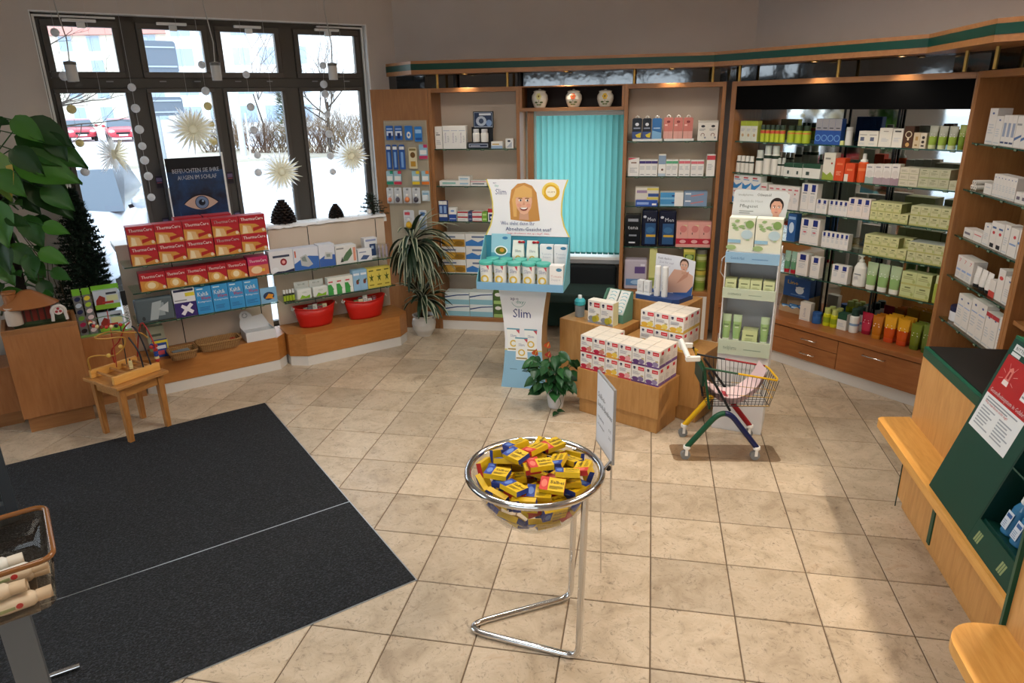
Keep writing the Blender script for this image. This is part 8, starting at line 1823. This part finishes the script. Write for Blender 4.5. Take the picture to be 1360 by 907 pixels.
def roadsign():
    p=gp(219,214); psi=math.atan2(p.y,p.x)-math.pi/2+R(6); t=thing('road_sign','grey back of a two-board road sign on a thick post','sign',p,psi); d=p.y; s=d/924*1.06
    G_,PM=mat('#6d7886',.5,.2,name='sign_back'),mat('#a9b4c0',.4,.5,name='galvanised')
    def zrow(y): return -( (ray(219,y).cross(ray(300,y))).dot(p-CAM) )/((ray(219,y).cross(ray(300,y))).z)
    H=zrow(50); MB().tube([(0,0,0),(0,0,H)],.1,PM,12).build('post',t)
    for y0,y1,x0,x1 in ((54,97,-27,32),(129,154,-16,30)):
        z1,z0=zrow(y0),zrow(y1); w0,w1=x0*s,x1*s; r=.12; pts=[]
        for cx,cz,a in ((w1-r,z0+r,-90),(w1-r,z1-r,0),(w0+r,z1-r,90),(w0+r,z0+r,180)):
            for k in range(5): q=R(a+90*k/4); pts.append((cx+r*math.cos(q),cz+r*math.sin(q)))
        mb=MB(); mb.slab(pts,-.14,-.12,G_); o=mb.build('board',t)
        for q in (.2,.8): MB().box(w0+.05,w1-.05,-.18,-.14,z0+(z1-z0)*q-.03,z0+(z1-z0)*q+.03,PM).build('rail',o)
roadsign()
def pole(x0,y0,ytop,r,label,m):
    p=gp(x0,y0); n=ray(x0,ytop).cross(ray(x0+80,ytop)); z=-n.dot(p-CAM)/n.z
    t=thing('lamp_post',label,'post',p); MB().tube([(0,0,0),(0,0,min(z,9)-GZ*0)],r,m,12).build('shaft',t); MB().lathe([(r*1.8,0),(r*1.8,.12),(r,.2)],m,12).build('base',t)
pole(325,214,-40,.12,'thick pale lamp post in front of the shrubs',mat('#c4c8cc',.5)); pole(334,214,150,.035,'thin pale marker pole beside the thick lamp post',mat('#c9cdd2',.5))
def branchy(mb,p,d,L,r,depth,rng,m,spread=.7,up=.12,kids=3):
    n=3; P=[p]; dd=d.copy()
    for i in range(n): dd=(dd+Vector((rng.uniform(-.18,.18),rng.uniform(-.18,.18),rng.uniform(-.1,.1)+up*.3))).normalized(); P.append(P[-1]+dd*L/n)
    mb.tube(P,[r*(1-.5*i/n) for i in range(n+1)],m,5 if depth>1 else 3,cap=False)
    if depth<=0: return
    for k in range(kids):
        q=P[1+(k%n)] if k<n else P[-1]; nd=(dd+Vector((rng.uniform(-1,1),rng.uniform(-1,1),rng.uniform(-.5,.8)))*spread).normalized(); branchy(mb,q,nd,L*rng.uniform(.55,.8),r*.55,depth-1,rng,m,spread,up,kids)
def baretree(label,pos,h,r,seed,depth=4,dirs=None,kids=3,L0=.45,m=None):
    t=thing('bare_tree',label,'tree',pos); rng=random.Random(seed); m=m or mat('#4c443e',.9); MB().tube([(0,0,0),(rng.uniform(-.1,.1),0,h*.5),(rng.uniform(-.2,.2),0,h)],[r,r*.8,r*.55],m,8).build('trunk',t)
    mb=MB()
    for d in (dirs or [Vector((math.cos(a),math.sin(a),.7)) for a in (0,1.3,2.5,3.8,5.1)]): branchy(mb,Vector((0,0,h*rng.uniform(.6,1))),Vector(d).normalized(),h*L0,r*.42,depth,rng,m,.75,.1,kids)
    o=mb.build('branches',t); o['kind']='stuff'
p=gp(-95,262); ex=Vector((W.ex.x,W.ex.y,0))
baretree('bare tree with dark limbs reaching across the first pane',p+Vector((.4,.6,0)),2.1,.14,3,4,[ex*1+Vector((0,0,.30)),ex*.9+Vector((.1,.3,.75)),ex*.9+Vector((.2,.5,.05)),ex*.6+Vector((-.3,.4,.9))],3,1.25)
p=gp(440,207); baretree('bare tree with fine twigs behind the right pane',p,2.2,.09,12,4,None,4,.62)
p=gp(352,203); baretree('slim bare sapling beyond the lamp post',p,2.6,.05,15,3,[Vector((.2,0,1)),Vector((-.4,.2,1)),Vector((.5,-.1,.9))],4,.9)
SH=[mat('#7c6a54',.95),mat('#8c7658',.95),mat('#6e5648',.95)]
for k,(x,y,h) in enumerate(((286,205,1.5),(312,203,1.7),(345,206,1.6),(378,205,1.5),(408,206,2.0),(432,206,1.8),(462,207,2.1),(492,208,1.9))):
    t=thing('bare_shrub',('low reddish bare shrub','brown bare shrub','tall grey brown bare shrub')[k%3]+' in the verge hedge','shrub',gp(x,y),0,'bare shrubs along the verge'); t['group']=('reddish','brown','grey brown')[k%3]+' hedge shrubs'; rng=random.Random(50+k)
    mb=MB()
    for i in range(34):
        a=rng.uniform(0,6.28); branchy(mb,Vector((rng.uniform(-.5,.5),rng.uniform(-.3,.3),0)),Vector((math.cos(a)*.6,math.sin(a)*.6,1)).normalized(),h*.6,.02,2,rng,SH[k%3],.9,.1,3)
    o=mb.build('twigs',t); o['kind']='stuff'
def conifer(x,y,h,label,seed):
    t=thing('conifer',label,'tree',gp(x,y)); rng=random.Random(seed); MB().tube([(0,0,0),(0,0,h)],[.08,.02],mat('#4a3a2c',.9),6).build('trunk',t); mb=MB(); m=mat('#4c6a4a',.9); m2=mat('#5f7c58',.9)
    for i in range(1400):
        s=rng.random()**.8; r=(1-s)*h*.26+.05; a=rng.uniform(0,6.28); q=rng.uniform(.4,1)*r; c=Vector((math.cos(a)*q,math.sin(a)*q,h*(.08+.92*s))); d=Vector((math.cos(a),math.sin(a),rng.uniform(-.2,.5)))*.22; sd=Vector((-math.sin(a),math.cos(a),0))*.05
        mb.add([c-sd,c+sd,c+d],[(0,1,2)],m if i%2 else m2)
    o=mb.build('needles',t); o['kind']='stuff'
conifer(383,198,3.2,'green conifer behind the bare shrubs',6)
# tail of the row of parked cars, seen past the sign
